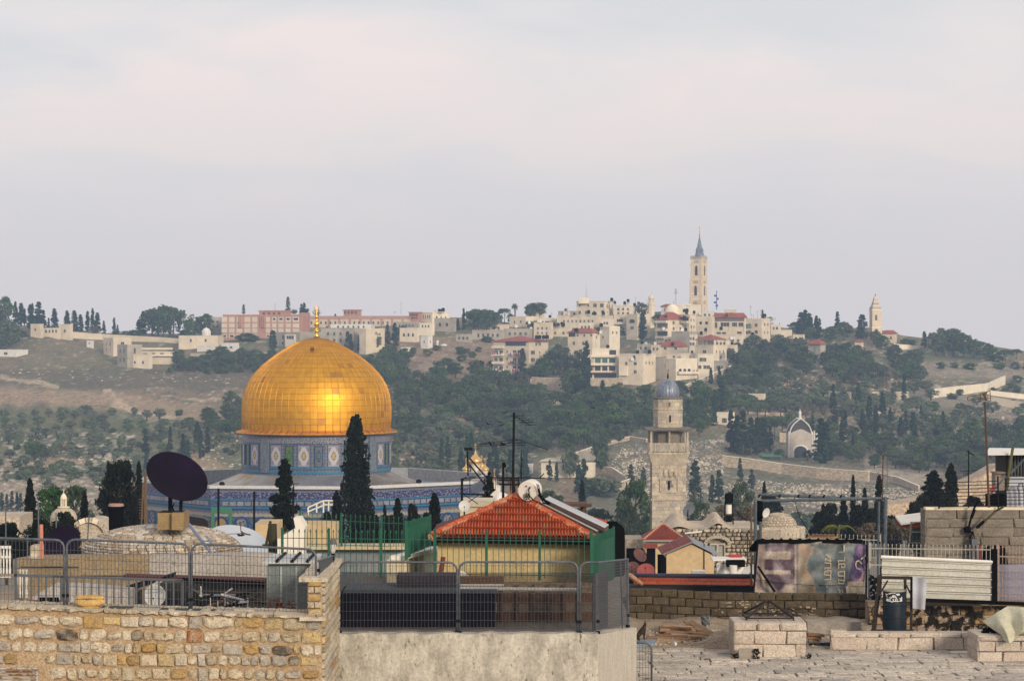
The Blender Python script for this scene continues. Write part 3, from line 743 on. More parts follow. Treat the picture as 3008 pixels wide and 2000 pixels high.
for (a_,b_,c_,t_,bb,nm)in ((1008,1050,1060,911,945,'square pink stair tower rising above the low hospital wing'),(1201,1228,1237,918,948,'narrow pink tower at the far end of the low hospital wing')):
 t=Bld('stair_tower',nm,'tower',a_,b_,c_,t_,bb,YH+4,PINK,ang=20,parapet=0)
 mb=MB(); mb.obox(t.pos(t.L/2,t.Rr/2,t.zt+.15),t.ul*(t.L/2+.5),t.ur*(t.Rr/2+.5),(0,0,.2)); part('roof_slab',mb,PINK,t.root)
 t.win('l',[lerp(a_,b_,(i+.5)/4)for i in range(4)],(918 if a_<1100 else 925,),1.0,1.3); t.win('l',[lerp(a_,b_,(i+.5)/4)for i in range(4)],(931 if a_<1100 else 934,),1.0,.8)
def H(label,p0,pm,p1,pt,pb,Y,m=STONE,wins=(),hip=0,ang=24,cat='house',name='stone_house',parapet=.5,skip=.02):
 b=Bld(name,label,cat,p0,pm,p1,pt,pb,Y,m,ang=ang,parapet=0 if hip else parapet)
 for w_ in wins:
  side,n,rows,w,hh=w_[:5]; b.grid(side,n,rows,w,hh,w_[5]if len(w_)>5 else 'sq',skip=skip)
 if hip:b.hip(hip)
 return b
H('plain grey stone house wall beside the pink hospital',618,648,648,934,985,1230,STONE_G,[('l',2,(945,958),1,1.3)])
H('long old stone house below the white cupola',522,640,650,988,1022,1195,STONE,[('l',2,(1000,),1,1.5)],ang=10)
H('low white shed with dark flat awning below the cupola house',576,629,632,1017,1032,1180,WHITE)
H('small white bungalow with two windows near the hospital foot',648,692,700,1010,1034,1175,WHITE,[('l',2,(1020,),1.6,1.0)],skip=0)
H('grey flat house with white terrace above the dome shoulder',803,880,953,978,1022,1150,STONE_G,[('l',2,(990,1008),1.2,1.5)],ang=40)
H('white roof room on the grey flat house',810,838,845,961,982,1158,WHITE,[('l',2,(969,),1.1,1.2)])
H('small white balcony house half hidden by the dome finial',835,868,900,985,1020,1140,STONE_W,[('l',1,(991,),4.5,1.7,'wide')],ang=35)
H('white roof line of houses under the hospital wing',970,1090,1098,955,975,1200,WHITE,[('l',6,(960,),1.0,1.2)],ang=10)
H('grey stone house with square windows right of the golden finial',940,1040,1054,966,1030,1170,STONE_G,[('l',4,(980,1000),1.1,1.6)],ang=20)
H('tall blank stone block behind the dome shoulder',1054,1075,1127,968,1036,1150,STONE,[],ang=40)
H('grey roof building under the narrow pink tower',1160,1225,1232,948,970,1200,STONE_G,[('l',5,(956,),1.0,1.1)])
H('warm stone house with arched twin window beside palms',1173,1226,1232,966,1004,1160,STONE_W,[('l',3,(983,),1.1,1.8,'arch')])
H('cream house with tall windows on the skyline',1232,1268,1276,951,985,1190,STONE_W,[('l',3,(958,),.9,1.3)])
H('cream villa with arched loggia and black tank on top of the skyline',1236,1270,1320,920,948,1215,STONE_W,[('l',4,(930,),.9,1.8),('r',3,(933,),1.2,1.8,'arch')],ang=45)
H('flat topped box house on the skyline villa roof',1275,1300,1304,911,924,1222,STONE_W)
H('grey stone house with pointed window near the skyline trees',1275,1330,1340,937,975,1195,STONE_G,[('l',2,(953,),1.4,2.0,'arch')])
wt_=H('white square tower house with notched parapet on the grass slope',1235,1257,1270,990,1023,1140,WHITE,[('l',1,(1004,),.8,1.2),('r',1,(1004,),.8,1.2)],ang=35,cat='tower',name='white_tower',parapet=.3,skip=0)
for i in range(7):
 for sd in 'lr':
  u,n,_=wt_.face(sd); L=wt_.L if sd=='l' else wt_.Rr; p=wt_.c+u*(L*(i+.5)/7); mb=MB(); mb.obox((p.x-n.x*.2,p.y-n.y*.2,wt_.zt+.65),u*.14,n*.12,(0,0,.3)); part('merlon',mb,WHITE,wt_.root)
H('tiny white shack with crosses on the slope below the white tower',1177,1200,1207,1023,1039,1130,WHITE)
mb=MB(); p=W(1290,1014,hillY(1290,1018))
mb.box(p.x-1.2,p.x-.4,p.y,p.y+3,p.z-2.5,p.z+1.6); mb.lathe([(.8,0),(.7,.4),(.4,.7),(0,.85)],(p.x-.8,p.y+1,p.z+1.5),10); mb.lathe([(2.4,-2),(2.4,0),(2.1,.9),(1.4,1.5),(0,1.9)],(p.x+2.2,p.y+2,p.z-1.2),14); mb.box(p.x-.4,p.x+5,p.y,p.y+4,p.z-3,p.z-1)
one('white_shrine',mb,WHITE,'small white domed saint tomb beside the white tower house','tomb',smooth='auto')
mb=MB(); c=W(606,988,hillY(580,1022)+2); r=13.5*1190/F
mb.lathe([(r,-2),(r,1.5),(r*1.02,1.6),(r*.97,2.3),(r*.85,3.1),(r*.6,3.8),(r*.3,4.15),(0,4.3)],c,20); mb.tube((c.x,c.y,c.z+4.2),(c.x,c.y,c.z+5),.12,.04,6)
one('white_cupola',mb,WHITE,'round white cupola on the old stone house near the pink hospital','cupola',smooth='auto')
H('pale three storey house with roof pergola above the bare slope',297,333,380,995,1045,1150,STONE,[('l',2,(1010,1027),1.0,1.5),('r',1,(1008,),2.2,1.3)],ang=50)
b=H('grey roof terrace room with dark awning on the pale three storey house',305,360,378,984,996,1155,WHITE,[],ang=20,parapet=0)
b.shade('l',318,352,987,995)
H('grey brown two wing house with arched door in front',338,374,412,1015,1082,1135,STONE_G,[('l',2,(1030,1058),1.2,2.0),('r',1,(1030,),1.2,2.6)],ang=48)
b=H('long low stone house with flat white roof beams',400,500,508,1035,1070,1130,STONE,[('l',3,(1040,),2.4,1.2,'wide')],ang=10)
b.slab('l',404,508,1043,out=1.6,rail=0,thick=.9,m=STONE_W,name='roof_beam'); b.slab('l',400,508,1024,out=1.6,rail=0,thick=.9,m=STONE_W,name='roof_beam')
H('low stone house with three white windows under the long flat house',372,440,446,1043,1084,1125,STONE,[('l',2,(1064,),1.1,1.4,'arch')])
H('white water shed above the bare slope',253,270,274,1003,1018,1150,WHITE,[('l',1,(1008,),.9,.9)])
H('long white low roof at the foot of the dark pines',-20,48,72,1030,1048,1135,WHITE,[('l',1,(1038,),2.2,1.3)])
H('ruined stone block with square turrets below the cypresses',87,118,125,954,990,1180,STONE,[('l',1,(968,),1,1.4)])
H('second square ruined stone turret beside the ruined block',172,206,212,955,994,1180,STONE,[('l',1,(972,),1,1.5)])
H('low ruined stone wall range between the two turrets',120,176,178,966,990,1182,STONE_W,[('l',4,(973,),1.2,1.6)])
def wallrun(label,pts,hpx,Y=None,m=STONE,t=.5,name='stone_wall',cat='wall',parts=None,capm=None):
 """a wall that follows ground pixels pts, hpx photo pixels tall"""
 mb=MB(); P=[]
 for px,py in pts:
  y=Y if Y else hillY(px,py); P.append((W(px,py,y),hpx*y/F))
 r=thing(name,label,cat,P[0][0])
 for (a,ha),(b,hb)in zip(P,P[1:]):
  n=(b-a); n.z=0; n=Vector((n.y,-n.x,0)).normalized()
  a0,b0=a-n*t/2,b-n*t/2
  mb.add([a0+Vector((0,0,-2)),b0+Vector((0,0,-2)),b0+Vector((0,0,hb)),a0+Vector((0,0,ha)),a0-n*-t+Vector((0,0,-2)),b0-n*-t+Vector((0,0,-2)),b0-n*-t+Vector((0,0,hb)),a0-n*-t+Vector((0,0,ha))],[(4,5,6,7),(1,0,3,2),(7,6,2,3),(0,4,7,3),(5,1,2,6)])
 part('masonry',mb,m,r)
 mb=MB()
 for (a,ha),(b,hb)in zip(P,P[1:]):
  d=b-a; c=(a+b)/2+Vector((0,0,(ha+hb)/2+.06)); dz=Vector((d.x,d.y,d.z+hb-ha)); n=Vector((d.y,-d.x,0)).normalized()
  mb.obox(c,dz/2,n*(t/2+.1),(0,0,.07))
 part('coping',mb,capm or STONE_W,r); return r
WALLT=mat('terrace_masonry',(.56,.46,.345),col2=(.37,.30,.225),vscale=.9,vamt=(.4,.6),fine=.3,fscale=5,stretch=(1,1,2.2),rough=.95)
wallrun('long boundary wall of pale stone under the big ridge pines',[(206,990),(300,997),(392,1002),(470,1006),(525,1010)],15,m=STONE)
wallrun('pale wall beside the hospital lane above the olive belt',[(560,1045),(640,1045),(720,1043),(800,1040)],7)
H('red roofed lodge beside the round ridge pine',1545,1580,1600,918,935,1235,STONE,hip=6)
H('cream flat house in front of the ridge palms',1497,1545,1580,932,962,1200,STONE_W,[('l',2,(945,),1,1.4)],ang=40)
H('dark awning terrace roof beside the cream flat house',1578,1620,1634,936,958,1195,STONE_W,[('l',2,(948,),2.5,1.8,'wide')])
H('long low grey house row with rooftop dishes',1387,1480,1485,972,1003,1150,STONE_G,[('l',5,(985,),1.1,1.8)],ang=10)
H('square grey house at the end of the low row',1480,1562,1568,968,1000,1155,STONE_G,[('l',4,(980,),1.0,1.5)],ang=10)
H('stepped pale house row below the tall apartment block',1568,1618,1625,950,996,1165,STONE,[('l',3,(964,978),.9,1.2)])
b=H('tall apartment block with roof mast and big picture windows',1695,1776,1804,887,932,1210,STONE,[],ang=30,cat='apartment block',name='apartment_block')
b.win('l',(1748,1768),(897,),2.2,2.0,'wide'); b.win('l',(1703,1728),(897,),1.0,1.3); b.win('l',(1703,1722,1745,1770),(918,),1.3,1.8); b.win('r',(1783,1790,1798),(899,),1.0,1.8); b.win('r',(1784,1795),(917,),.7,1.1)
mb=MB(); p=W(1720,880,b.Y+3); mb.box(p.x-3.5,p.x+1.8,p.y,p.y+4,p.z-2,p.z+.9); part('roof_room',mb,STONE_W,b.root)
mb=MB(); p=W(1722,880,b.Y+4); top=W(1722,842,b.Y+4)
for k in range(3):
 a=k*2.1; mb.tube((p.x+.8*cos(a),p.y+.8*sin(a),p.z),(top.x,top.y,top.z),.09,.05,4)
for k in range(6):
 z=lerp(p.z,top.z,k/6.5); rr=.8*(1-k/6.5)
 for j in range(3):mb.tube((p.x+rr*cos(j*2.1),p.y+rr*sin(j*2.1),z),(p.x+rr*cos((j+1)*2.1),p.y+rr*sin((j+1)*2.1),z+.5),.06,None,4)
mb.tube(top,top+Vector((0,0,2.5)),.06,.03,4)
one('radio_mast',mb,mat('mast_paint',(.35,.3,.28)),'thin lattice radio mast on the roof of the tall apartment block','mast')
H('long lower wing of the tall apartment block',1637,1762,1806,928,966,1190,STONE,[('l',8,(943,),.9,1.1),('r',3,(943,),.9,1.2)],ang=22,cat='apartment block',name='apartment_block')
H('grey roof storey behind a dark parapet at the village edge',1640,1690,1697,916,930,1200,STONE_G)
H('pale block of small houses with roof tanks beside the minaret',1804,1858,1870,899,930,1215,STONE_W,[('l',3,(908,920),1.2,1.2)])
b=H('big square stone block with wide arched window below the little minaret',1842,1872,1911,925,998,1185,STONE,[('r',2,(943,),.8,1.6)],ang=50,cat='apartment block',name='apartment_block')
b.win('l',(1857,),(943,),4.0,1.9,'arch'); b.win('l',(1857,),(963,),2.6,1.4,'wide')
b=H('narrow balcony house between two apartment blocks',1804,1838,1842,926,990,1188,STONE,[('l',1,(942,),3.2,1.8,'wide')])
b.slab('l',1805,1838,952)
H('small gabled roof building left of the tall church tower',1943,1978,1986,900,925,1235,WHITE,[('l',2,(910,),.9,1.6)],hip=7)
b=H('white flat building with dish covered roof under the church tower',1988,2050,2062,898,930,1230,STONE_W,[],ang=20)
mb=MB(); c=W(1975,917,1222); mb.lathe([(4,-1),(3.9,.5),(3.3,2),(2,3.4),(.6,4.1),(0,4.2)],c,18); one('stone_dome',mb,STONE_W,'low cream stone dome beside the white flat building','dome',smooth=True)
b=H('red roofed house with long balconies below the church tower',1928,1962,2018,938,1010,1175,STONE,[('r',2,(948,965),1.2,1.6)],hip=22,ang=50)
b.win('l',(1938,1952),(958,),2.2,1.8); b.slab('l',1929,1962,948); b.slab('l',1929,1962,972); b.slab('l',1929,1962,993); b.shade('l',1931,1960,950,964); b.shade('l',1931,1960,974,988)
b=H('stone house with covered red balcony beside the long balcony house',1994,2024,2046,926,1005,1170,STONE,[('r',2,(940,960),.8,1.3),('l',2,(958,),1.3,1.1)],ang=45)
b.slab('l',1993,2024,949,out=1.6); b.shade('l',1996,2022,934,944)
b.slab('l',1992,2026,932,out=2.0,rail=0,thick=.5,m=TILE_FAR,name='awning')
H('square house with two arched windows beside the red balcony house',2046,2090,2100,932,990,1172,STONE,[('l',2,(948,),1.5,1.6,'arch')],skip=0)
b=H('wide house with red tiled roof and glazed upper gallery',2098,2188,2192,932,1000,1165,STONE,[],hip=13)
b.shade('l',2100,2186,934,944,mat('brown_gallery',(.16,.13,.11))); b.win('l',(2130,),(953,),4.6,2.0,'wide'); b.win('l',(2158,2177),(953,),2.6,2.0,'wide'); b.win('l',(2104,),(955,),1.2,3.0); b.win('l',(2110,2125,2172),(977,),2.5,1.2,'wide')
b=H('stone apartment house with green awning at the village edge',2188,2238,2268,938,1006,1160,STONE,[('l',2,(955,975),1.6,1.6,'wide'),('r',2,(953,977),1.4,1.4)],ang=32,cat='apartment block',name='apartment_block')
b.shade('l',2189,2207,952,964,WINGRN); b.shade('l',2189,2207,973,981)
H('small cream chapel house among trees beyond the village edge',2296,2322,2328,972,1000,1170,STONE_W,[])
b=H('tall stone house with red hip roof and narrow windows',1669,1741,1764,977,1066,1120,STONE,[('r',1,(990,),1,1.3)],hip=13,ang=35)
b.shade('l',1671,1690,978,989); b.win('l',(1697,1717,1737),(985,),1.1,1.1); b.win('l',(1686,1713),(1008,),1.2,1.6); b.win('l',(1706,),(1031,),2.0,1.8)
b=H('stepped white topped house behind the narrow red hip roof',1764,1790,1822,962,1030,1135,STONE_W,[('r',2,(977,),.9,1.2)],ang=50); b.win('l',(1772,),(990,),1.2,1.2)
H('plain pale house above the red hip roof',1612,1675,1680,963,990,1150,STONE,[('l',2,(978,),1.2,1.2)])
b=Bld('apartment_block','four storey apartment block with red hip roof and laundry balconies','apartment block',1449,1553,1612,1002,1108,1110,STONE,ang=32,parapet=0); b.hip(15,over=.9)
b.shade('l',1485,1545,1004,1016); b.win('r',(1575,1586),(1011,),1.3,1.3)
for py in (1021,1043,1067,1089):b.slab('l',1449,1481,py+1,out=1.4,m=STONE_W); b.slab('l',1503,1538,py,out=1.2)if py>1021 else None
for py in (1034,1056,1080):
 b.win('l',(1457,1472),(py,),1.9,1.7); b.win('l',(1490,),(py-2,),.8,1.2); b.win('l',(1512,1526),(py,),1.9,1.8); b.win('r',(1565,),(py+1,),3.6,1.8,'wide'); b.win('r',(1585,1603),(py+1,),1.1,1.3)
b.win('l',(1462,),(1102,),3,2)
CLOTH=[mat('laundry_%s'%n,c,rough=.9)for n,c in (('red',(.35,.05,.06)),('white',(.7,.68,.65)),('blue',(.06,.10,.25)),('pink',(.5,.25,.28)),('dark',(.04,.04,.06)))]
for (pa,py)in ((1453,1030),(1505,1035),(1505,1058),(1458,1079),(1507,1082)):
 for i in range(6):
  p=b.at('l',pa+i*4.5,py+4,1.5); mb=MB(); hh=U(.4,.8); mb.obox((p.x,p.y,p.z-hh/2),b.ul*.26,b.nl*.02,(0,0,hh)); part('laundry',mb,random.choice(CLOTH),b.root)
b=Bld('apartment_block','modern apartment block with three glazed balcony storeys','apartment block',1740,1812,1822,1026,1122,1085,STONE_W,ang=12,parapet=.5)
for py,g in ((1035,WINDARK),(1060,WINGRN),(1083,WINDARK),(1104,WINDARK)):b.shade('l',1745 if py!=1035 else 1790,1810,py-7,py+7,g)
for py in (1047,1071,1094):b.slab('l',1738,1814,py+1,out=1.8,rail=.8)
for px in (1746,1767,1787,1810):
 for y0,y1 in ((1052,1068),(1076,1092)):
  p=b.at('l',px,(y0+y1)/2,.3); mb=MB(); mb.obox(p,b.ul*.3,b.nl*.3,(0,0,(y1-y0)/2*b.k)); part('pillar',mb,STONE_W,b.root)
b.slab('l',1736,1812,1094,out=2.6,rail=0,thick=.25,m=TILE_FAR,name='awning')
b=H('plain stone wing with square windows beside the glazed balconies',1820,1888,1930,1042,1130,1080,STONE,[('l',2,(1068,1092),1.3,1.4),('r',3,(1066,),1.1,1.2)],ang=30); b.win('l',(1863,),(1050,),1.4,2.0,'arch')
mb=MB(); p=b.at('l',1833,1090,0); mb.obox((p.x,p.y,Z_(1090,b.Y)),b.ul*1.9,b.nl*1.0,(0,0,2.0)); part('bay',mb,STONE_W,b.root)
b=H('cream house with three arches along its terrace',1929,1985,2052,1056,1118,1075,STONE_W,[('l',1,(1075,),.9,2)],ang=55)
b.win('r',(1998,2011,2024),(1088,),1.7,1.8,'arch'); b.win('r',(2038,2047),(1090,),.8,1.1); b.slab('r',1988,2050,1098,out=1.6)
b=H('pale apartment house with paired dark windows near the cypresses',2052,2094,2098,1042,1112,1085,STONE_W,[],ang=20); b.win('l',(2060,2070),(1056,),1.6,1.7); b.win('l',(2056,2071,2081),(1078,),1.5,1.6)
H('flat roof strip house behind the cream arches house',1960,2048,2053,1040,1062,1100,STONE,[('l',3,(1048,),1.2,1.1)])
b=H('little stone house with low red hip roof in the village middle',1942,2006,2022,1017,1048,1110,STONE,[],hip=16,ang=30); b.win('l',(1954,1985),(1023,),1.5,1.2)
b=H('tall grey water tower house with dishes on top',1975,2025,2046,976,1035,1140,STONE_G,[('r',1,(1002,),1,1.6)],ang=35)
b=H('stone house carrying an open red roofed pavilion',2046,2095,2138,1016,1072,1100,STONE,[('r',3,(1033,),.8,1.3)],ang=45); b.win('l',(2070,),(1033,),2.2,1.4)
c=b.pos(b.L/2,b.Rr/2,b.zt); mb=MB()
for l in (0.5,b.L/2,b.L-.5):
 for r in (.5,b.Rr-.5):q=b.pos(l,r,b.zt); mb.tube(q,q+Vector((0,0,2.6)),.14,None,6)
pav=thing('roof_pavilion','open pavilion with red pyramid roof on dark posts','pavilion',c); part('posts',mb,DARKMETAL,pav)
z=b.zt+2.6; q=[b.pos(b.L+1,-1,z),b.pos(-1,-1,z),b.pos(-1,b.Rr+1,z),b.pos(b.L+1,b.Rr+1,z),c+Vector((0,0,5.2))]; mb=MB(); mb.add(q,[(0,1,4),(1,2,4),(2,3,4),(3,0,4),(3,2,1,0)]); part('roof',mb,TILE_FAR,pav)
H('pale house with upright windows beside the pavilion house',2138,2160,2168,1016,1058,1110,STONE,[('l',2,(1030,),1.2,2.2)])
H('rough stone base house below the pavilion',2098,2132,2140,1063,1098,1095,STONE_G,[('l',2,(1078,),.8,1.3)])
H('pale flat house with roof dishes between the red roofs',2140,2182,2190,985,1040,1135,STONE,[('l',2,(1000,),1.4,1.2)])
H('tall house wall in the village gap under the glazed gallery',2100,2140,2146,973,1016,1140,STONE,[('l',2,(978,),2.4,1,'wide')])
H('pale house with brown balcony at the pine edge',2185,2205,2215,990,1040,1125,STONE,[('l',1,(1000,1015),2,1.6,'wide')])
FILL=(('low rough outbuilding with roof tanks above the plain stone wing',1872,1908,1912,1013,1040,STONE_G,2),('small grey annex touching the little red roofed house',1912,1940,1944,1016,1045,STONE,2),('narrow pale house between dish roof and red pavilion',2022,2044,2050,985,1035,STONE_W,2),('flat cream house just behind the pavilion roof',2098,2138,2144,1000,1036,STONE_W,3),('pale upper house over the stepped white house',1768,1800,1806,940,972,STONE_W,3),('boxy roof room on the long lower apartment wing',1655,1672,1676,918,932,STONE_W,1),('small roof room behind the wide glazed house',2128,2160,2165,912,930,STONE,2),('white rooms tucked under the tall church tower',2062,2094,2099,916,938,WHITE,2),('cream terrace house closing the village skyline',2266,2290,2296,955,985,STONE_W,2),('tiny roof room on the cream arches house',2000,2022,2026,1046,1062,STONE_W,1),('low cream house under the skyline palm',1440,1490,1496,955,978,STONE,3),('low grey house between slope trees and the long low row',1338,1384,1388,984,1006,STONE_G,3),('pale stepped terrace below the twin apartment wings',1700,1740,1744,952,975,STONE_W,3),('shaded house end above the diagonal buttress wall',2098,2126,2132,1040,1075,STONE_G,2),('tall thin house beside the small village minaret',1880,1900,1904,905,930,STONE_W,2),('broken cream wall house near the ridge convent',2330,2360,2366,985,1010,STONE,2),('flat stone house low on the village flank',2160,2182,2190,1038,1066,STONE,2),('small cream block under the square grey water tower',1950,1974,1980,992,1020,STONE_W,2))
for (lb,a_,b_,c_,t_,u_,m_,n_)in FILL:H(lb,a_,b_,c_,t_,u_,0,m_,[('l',n_,[t_+9+16*i for i in range(max(1,int((u_-t_)/20)))],1.1,1.4)],ang=22,skip=.05)
for (px,py,hh)in [(U(1480,2260),0,U(2,5))for _ in range(46)]:
 c=[b for b in ALLB if b[0]+3<px<b[1]-3 and b[2]<1010 and b[0]>1380]
 if not c:continue
 b=random.choice(c); p=W(px,b[2],b[3]+U(1.5,4)); mb=MB(); mb.tube(p,p+Vector((0,0,hh)),.05,None,3)
 for j in range(random.randrange(3)):mb.box(p.x-.5,p.x+.5,p.y,p.y+.05,p.z+hh-.3-.5*j,p.z+hh-.24-.5*j)
 one('roof_aerial',mb,DARKMETAL,'thin television aerial on a flat roof of the hill village','aerial',group='television aerials on the hill village roofs')
for (px,py)in [(U(1560,2250),0)for _ in range(30)]:
 c=[b for b in ALLB if b[0]+4<px<b[1]-4 and b[2]<1050 and b[0]>1380]
 if c:b=random.choice(c); s_=U(.7,1.05); put('water_tank',_tk.setdefault('a',tank(0,0,100)[0]),None,W(px,b[2]-1,b[3]+U(1.5,5)),scale=(s_,s_,s_),label='small black roof tank in the hill village',cat='water tank',group='small black roof tanks in the hill village')
b=H('old stone convent with red tiled roof between dark pines',2378,2410,2428,1011,1078,1120,STONE_G,[],ang=45,hip=14,cat='convent'); b.win('l',(2393,),(1027,),1.2,2.6,g=WINBLUE); b.win('r',(2422,),(1060,),1.2,2.4,g=WINBLUE)
H('red roofed cottage mostly hidden by ridge pines',2300,2330,2345,1003,1030,1130,STONE,hip=9)
H('small red roof peeking between pines below the ridge church',2512,2530,2540,1004,1030,1130,STONE,hip=7)
H('walled stone house with blue door on the pine hillside',1520,1558,1566,1117,1152,1030,STONE,[('l',1,(1143,),1.2,2.2)])
wallrun('broad stepped retaining wall below the laundry apartment block',[(1562,1156),(1610,1158),(1657,1160)],48,m=WALLT)
wallrun('grey concrete retaining wall at the foot of the forest track',[(1610,1174),(1664,1178)],16,m=CONCRETE)
wallrun('village retaining wall below the plain stone wing',[(1735,1135),(1790,1135),(1830,1135)],24,m=WALLT)
wallrun('steep diagonal buttress wall climbing to the village',[(2015,1148),(2080,1120),(2150,1090)],17,m=WALLT,t=1)
H('small square stone hut on the terraces above the tear shaped chapel',2200,2244,2250,1160,1188,985,STONE,[('l',1,(1172,),1.8,1.8)])
H('cream walled villa terrace behind the tall grey minaret',2082,2150,2160,1215,1250,900,STONE_W,[('l',2,(1235,),2,2,'wide')])
b=H('cream church hall with pale hip roof at the valley foot',1590,1672,1680,1356,1402,775,STONE_W,[],ang=15); b.win('l',(1608,1635,1655),(1372,),1.0,2.0,'arch'); b.hip(10,m=STONE_G)
b=H('lower cream annex with two windows at the valley foot',1672,1742,1750,1364,1402,780,STONE_W,[],ang=15); b.win('l',(1682,1697,1722),(1375,),1.6,1.5)
H('white garden wall house above the valley trees',1532,1562,1566,1366,1388,770,WHITE)
H('grey roofed long house on the valley bank',1700,1745,1750,1330,1352,800,STONE_G)
wallrun('stepped stone terrace wall by the valley church',[(1745,1392),(1800,1400),(1830,1420)],26,m=WALLT)
wallrun('ruined terrace wall above the dark pines beside the minaret',[(1810,1445),(1850,1430)],24,m=WALLT)
wallrun('pale cemetery boundary wall climbing the hillside',[(1690,1340),(1760,1315),(1850,1292),(1900,1300)],10,m=WALLT)
w_=wallrun('great stone retaining wall below the tear shaped chapel',[(2123,1368),(2190,1376),(2300,1392),(2400,1404),(2552,1415)],30,m=WALLT,t=1.2)
wallrun('rubble bank wall sloping away from the great retaining wall',[(2552,1402),(2640,1420),(2700,1445)],18,m=WALLT)
wallrun('cemetery wall at the valley foot beside the pine group',[(2600,1497),(2680,1480),(2760,1465)],16,m=WALLT)
wallrun('lower cemetery wall below the gravestones',[(2590,1520),(2680,1508),(2760,1498)],16,m=WALLT)
w_=wallrun('long bright diagonal wall crossing the slope',[(2732,1168),(2800,1160),(2900,1150),(2952,1128)],24,m=STONE_W)
wallrun('upper pale wall behind the rabbit ear antenna',[(2900,1160),(3008,1172),(3150,1180)],14,m=STONE_W)
wallrun('broad plastered bank wall below the upper pale wall',[(2905,1185),(3008,1203),(3150,1225)],20,m=STONE)
wallrun('white edged wall under the ridge church',[(2625,1020),(2700,1026)],10,m=STONE_W)
for i,(x0,x1,y0,y1,hp)in enumerate(((2435,2500,1165,1168,22),(2560,2602,1165,1167,20),(2628,2668,1165,1164,19),(2280,2420,1130,1124,6),(2300,2350,1145,1143,5),(2645,2900,1232,1252,5),(2620,2780,1255,1265,5),(2480,2560,1290,1296,14),(2760,2830,1312,1316,24),(2290,2345,1290,1292,26),(2380,2445,1300,1302,14),(2190,2300,1215,1218,6),(2240,2330,1138,1140,5),(2560,2700,1215,1205,5))):
 wallrun(['mossy terrace wall %s'%w for w in ('above the hillside cypress row','under the dark hillside pine','beside the twin hillside bushes','high on the olive terraces','below the high olive terrace','crossing the dry field','under the dry field path','beside the cemetery cypresses','by the pale rubble clearing','behind the tear shaped chapel','to the side of the tear shaped chapel','over the chapel cypresses','near the village buttress','along the upper field edge')][i],[(x0,y0+hp*.3),(x1,y1+hp*.3)],hp,m=WALLT)
for i,(x0,x1,y0,hp)in enumerate(((560,600,1290,8),(40,120,1178,5),(1180,1240,1395,12),(300,330,1165,6))):pass
H('pale flat hut below the terraces near the antenna mast',2735,2790,2795,1323,1336,830,WHITE)
YT=1240; kT=YT/F
rt=thing('church_tower','tall cream stone bell tower with grey spire and cross on the skyline','church tower',W(2055,920,YT))
TS=mat('sunlit_tower_stone',(.66,.54,.40),col2=(.58,.47,.35),vscale=.5,fine=.06,fscale=3)
a_=radians(28)
uL=Vector((-cos(a_),sin(a_),0)); uR=Vector((sin(a_),cos(a_),0)); nL=Vector((-sin(a_),-cos(a_),0)); nR=Vector((cos(a_),-sin(a_),0))
def tower_prism(pxl,pxr,py0,py1,name,m,shrink=0.0):
 wd=(pxr-pxl)*kT/(cos(a_)+sin(a_)); cx=X_((pxl+pxr)/2,YT); cen=Vector((cx,YT+wd*.6,0))
 q=[cen+uL*wd/2*i+uR*wd/2*j for i,j in ((1,-1),(-1,-1),(-1,1),(1,1))]
 mb=MB(); z0,z1=Z_(py1,YT),Z_(py0,YT)
 q1=[cen+(p-cen)*(1-shrink)for p in q]
 mb.add([Vector((p.x,p.y,z0))for p in q]+[Vector((p.x,p.y,z1))for p in q1],[(3,2,1,0),(4,5,6,7),(0,1,5,4),(1,2,6,5),(2,3,7,6),(3,0,4,7)])
 part(name,mb,m,rt); return cen,wd
stg=[(2025.5,2080,878,935),(2027,2079.5,820,877),(2030,2079,760,819)]
for l,r,t,b_ in stg:
 cen,wd=tower_prism(l,r,t,b_,'stage',TS)
 for (n_,u_)in ((nL,uL),(nR,uR)):
  fc=cen+n_*(wd/2)
  for s_ in (-1,1):
   p=fc+u_*s_*(wd/2-.45)+n_*.12; mb=MB(); mb.obox((p.x,p.y,(Z_(t,YT)+Z_(b_,YT))/2),u_*.42,n_*.14,(0,0,(b_-t)/2*kT)); part('pilaster',mb,TS,rt)
  if t<870:
   pw=fc+n_*.06; z=Z_(t+(24 if t>800 else 40),YT)if False else Z_((t+b_)/2+4,YT)
   put('bell_window',wm('arch',TS,WINDARK),rt,(pw.x,pw.y,z),rot=(0,0,-a_ if n_ is nL else pi/2-a_),scale=(1.6,1,5.4))
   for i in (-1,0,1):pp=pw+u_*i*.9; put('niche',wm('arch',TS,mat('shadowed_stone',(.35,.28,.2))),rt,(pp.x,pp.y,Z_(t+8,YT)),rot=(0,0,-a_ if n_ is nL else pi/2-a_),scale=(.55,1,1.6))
  else:
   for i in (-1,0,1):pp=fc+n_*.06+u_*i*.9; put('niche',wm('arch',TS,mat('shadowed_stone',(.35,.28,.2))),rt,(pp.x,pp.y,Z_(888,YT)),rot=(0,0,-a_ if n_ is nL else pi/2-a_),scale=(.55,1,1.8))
for py,e_ in ((877,.8),(836,.4),(820,.8),(778,.4),(862,.3)):tower_prism(2026.5-e_,2079.5+e_,py-1,py+1,'string_course',STONE_W)
tower_prism(2028,2080.5,755,762,'cornice',STONE_G); tower_prism(2029,2079.5,751,755,'balustrade',STONE_G)
SPM=mat('slate_spire',(.17,.20,.25),col2=(.13,.15,.19),vscale=.8,rough=.6)
cen,wd=tower_prism(2040,2072,753.5,755,'spire_base',SPM)
mb=MB(); z0,z1=Z_(754,YT),Z_(691,YT); mb.lathe([(wd*.62,z0),(wd*.36,lerp(z0,z1,.35)),(.12,z1)],(cen.x,cen.y,0),8); part('spire',mb,SPM,rt)
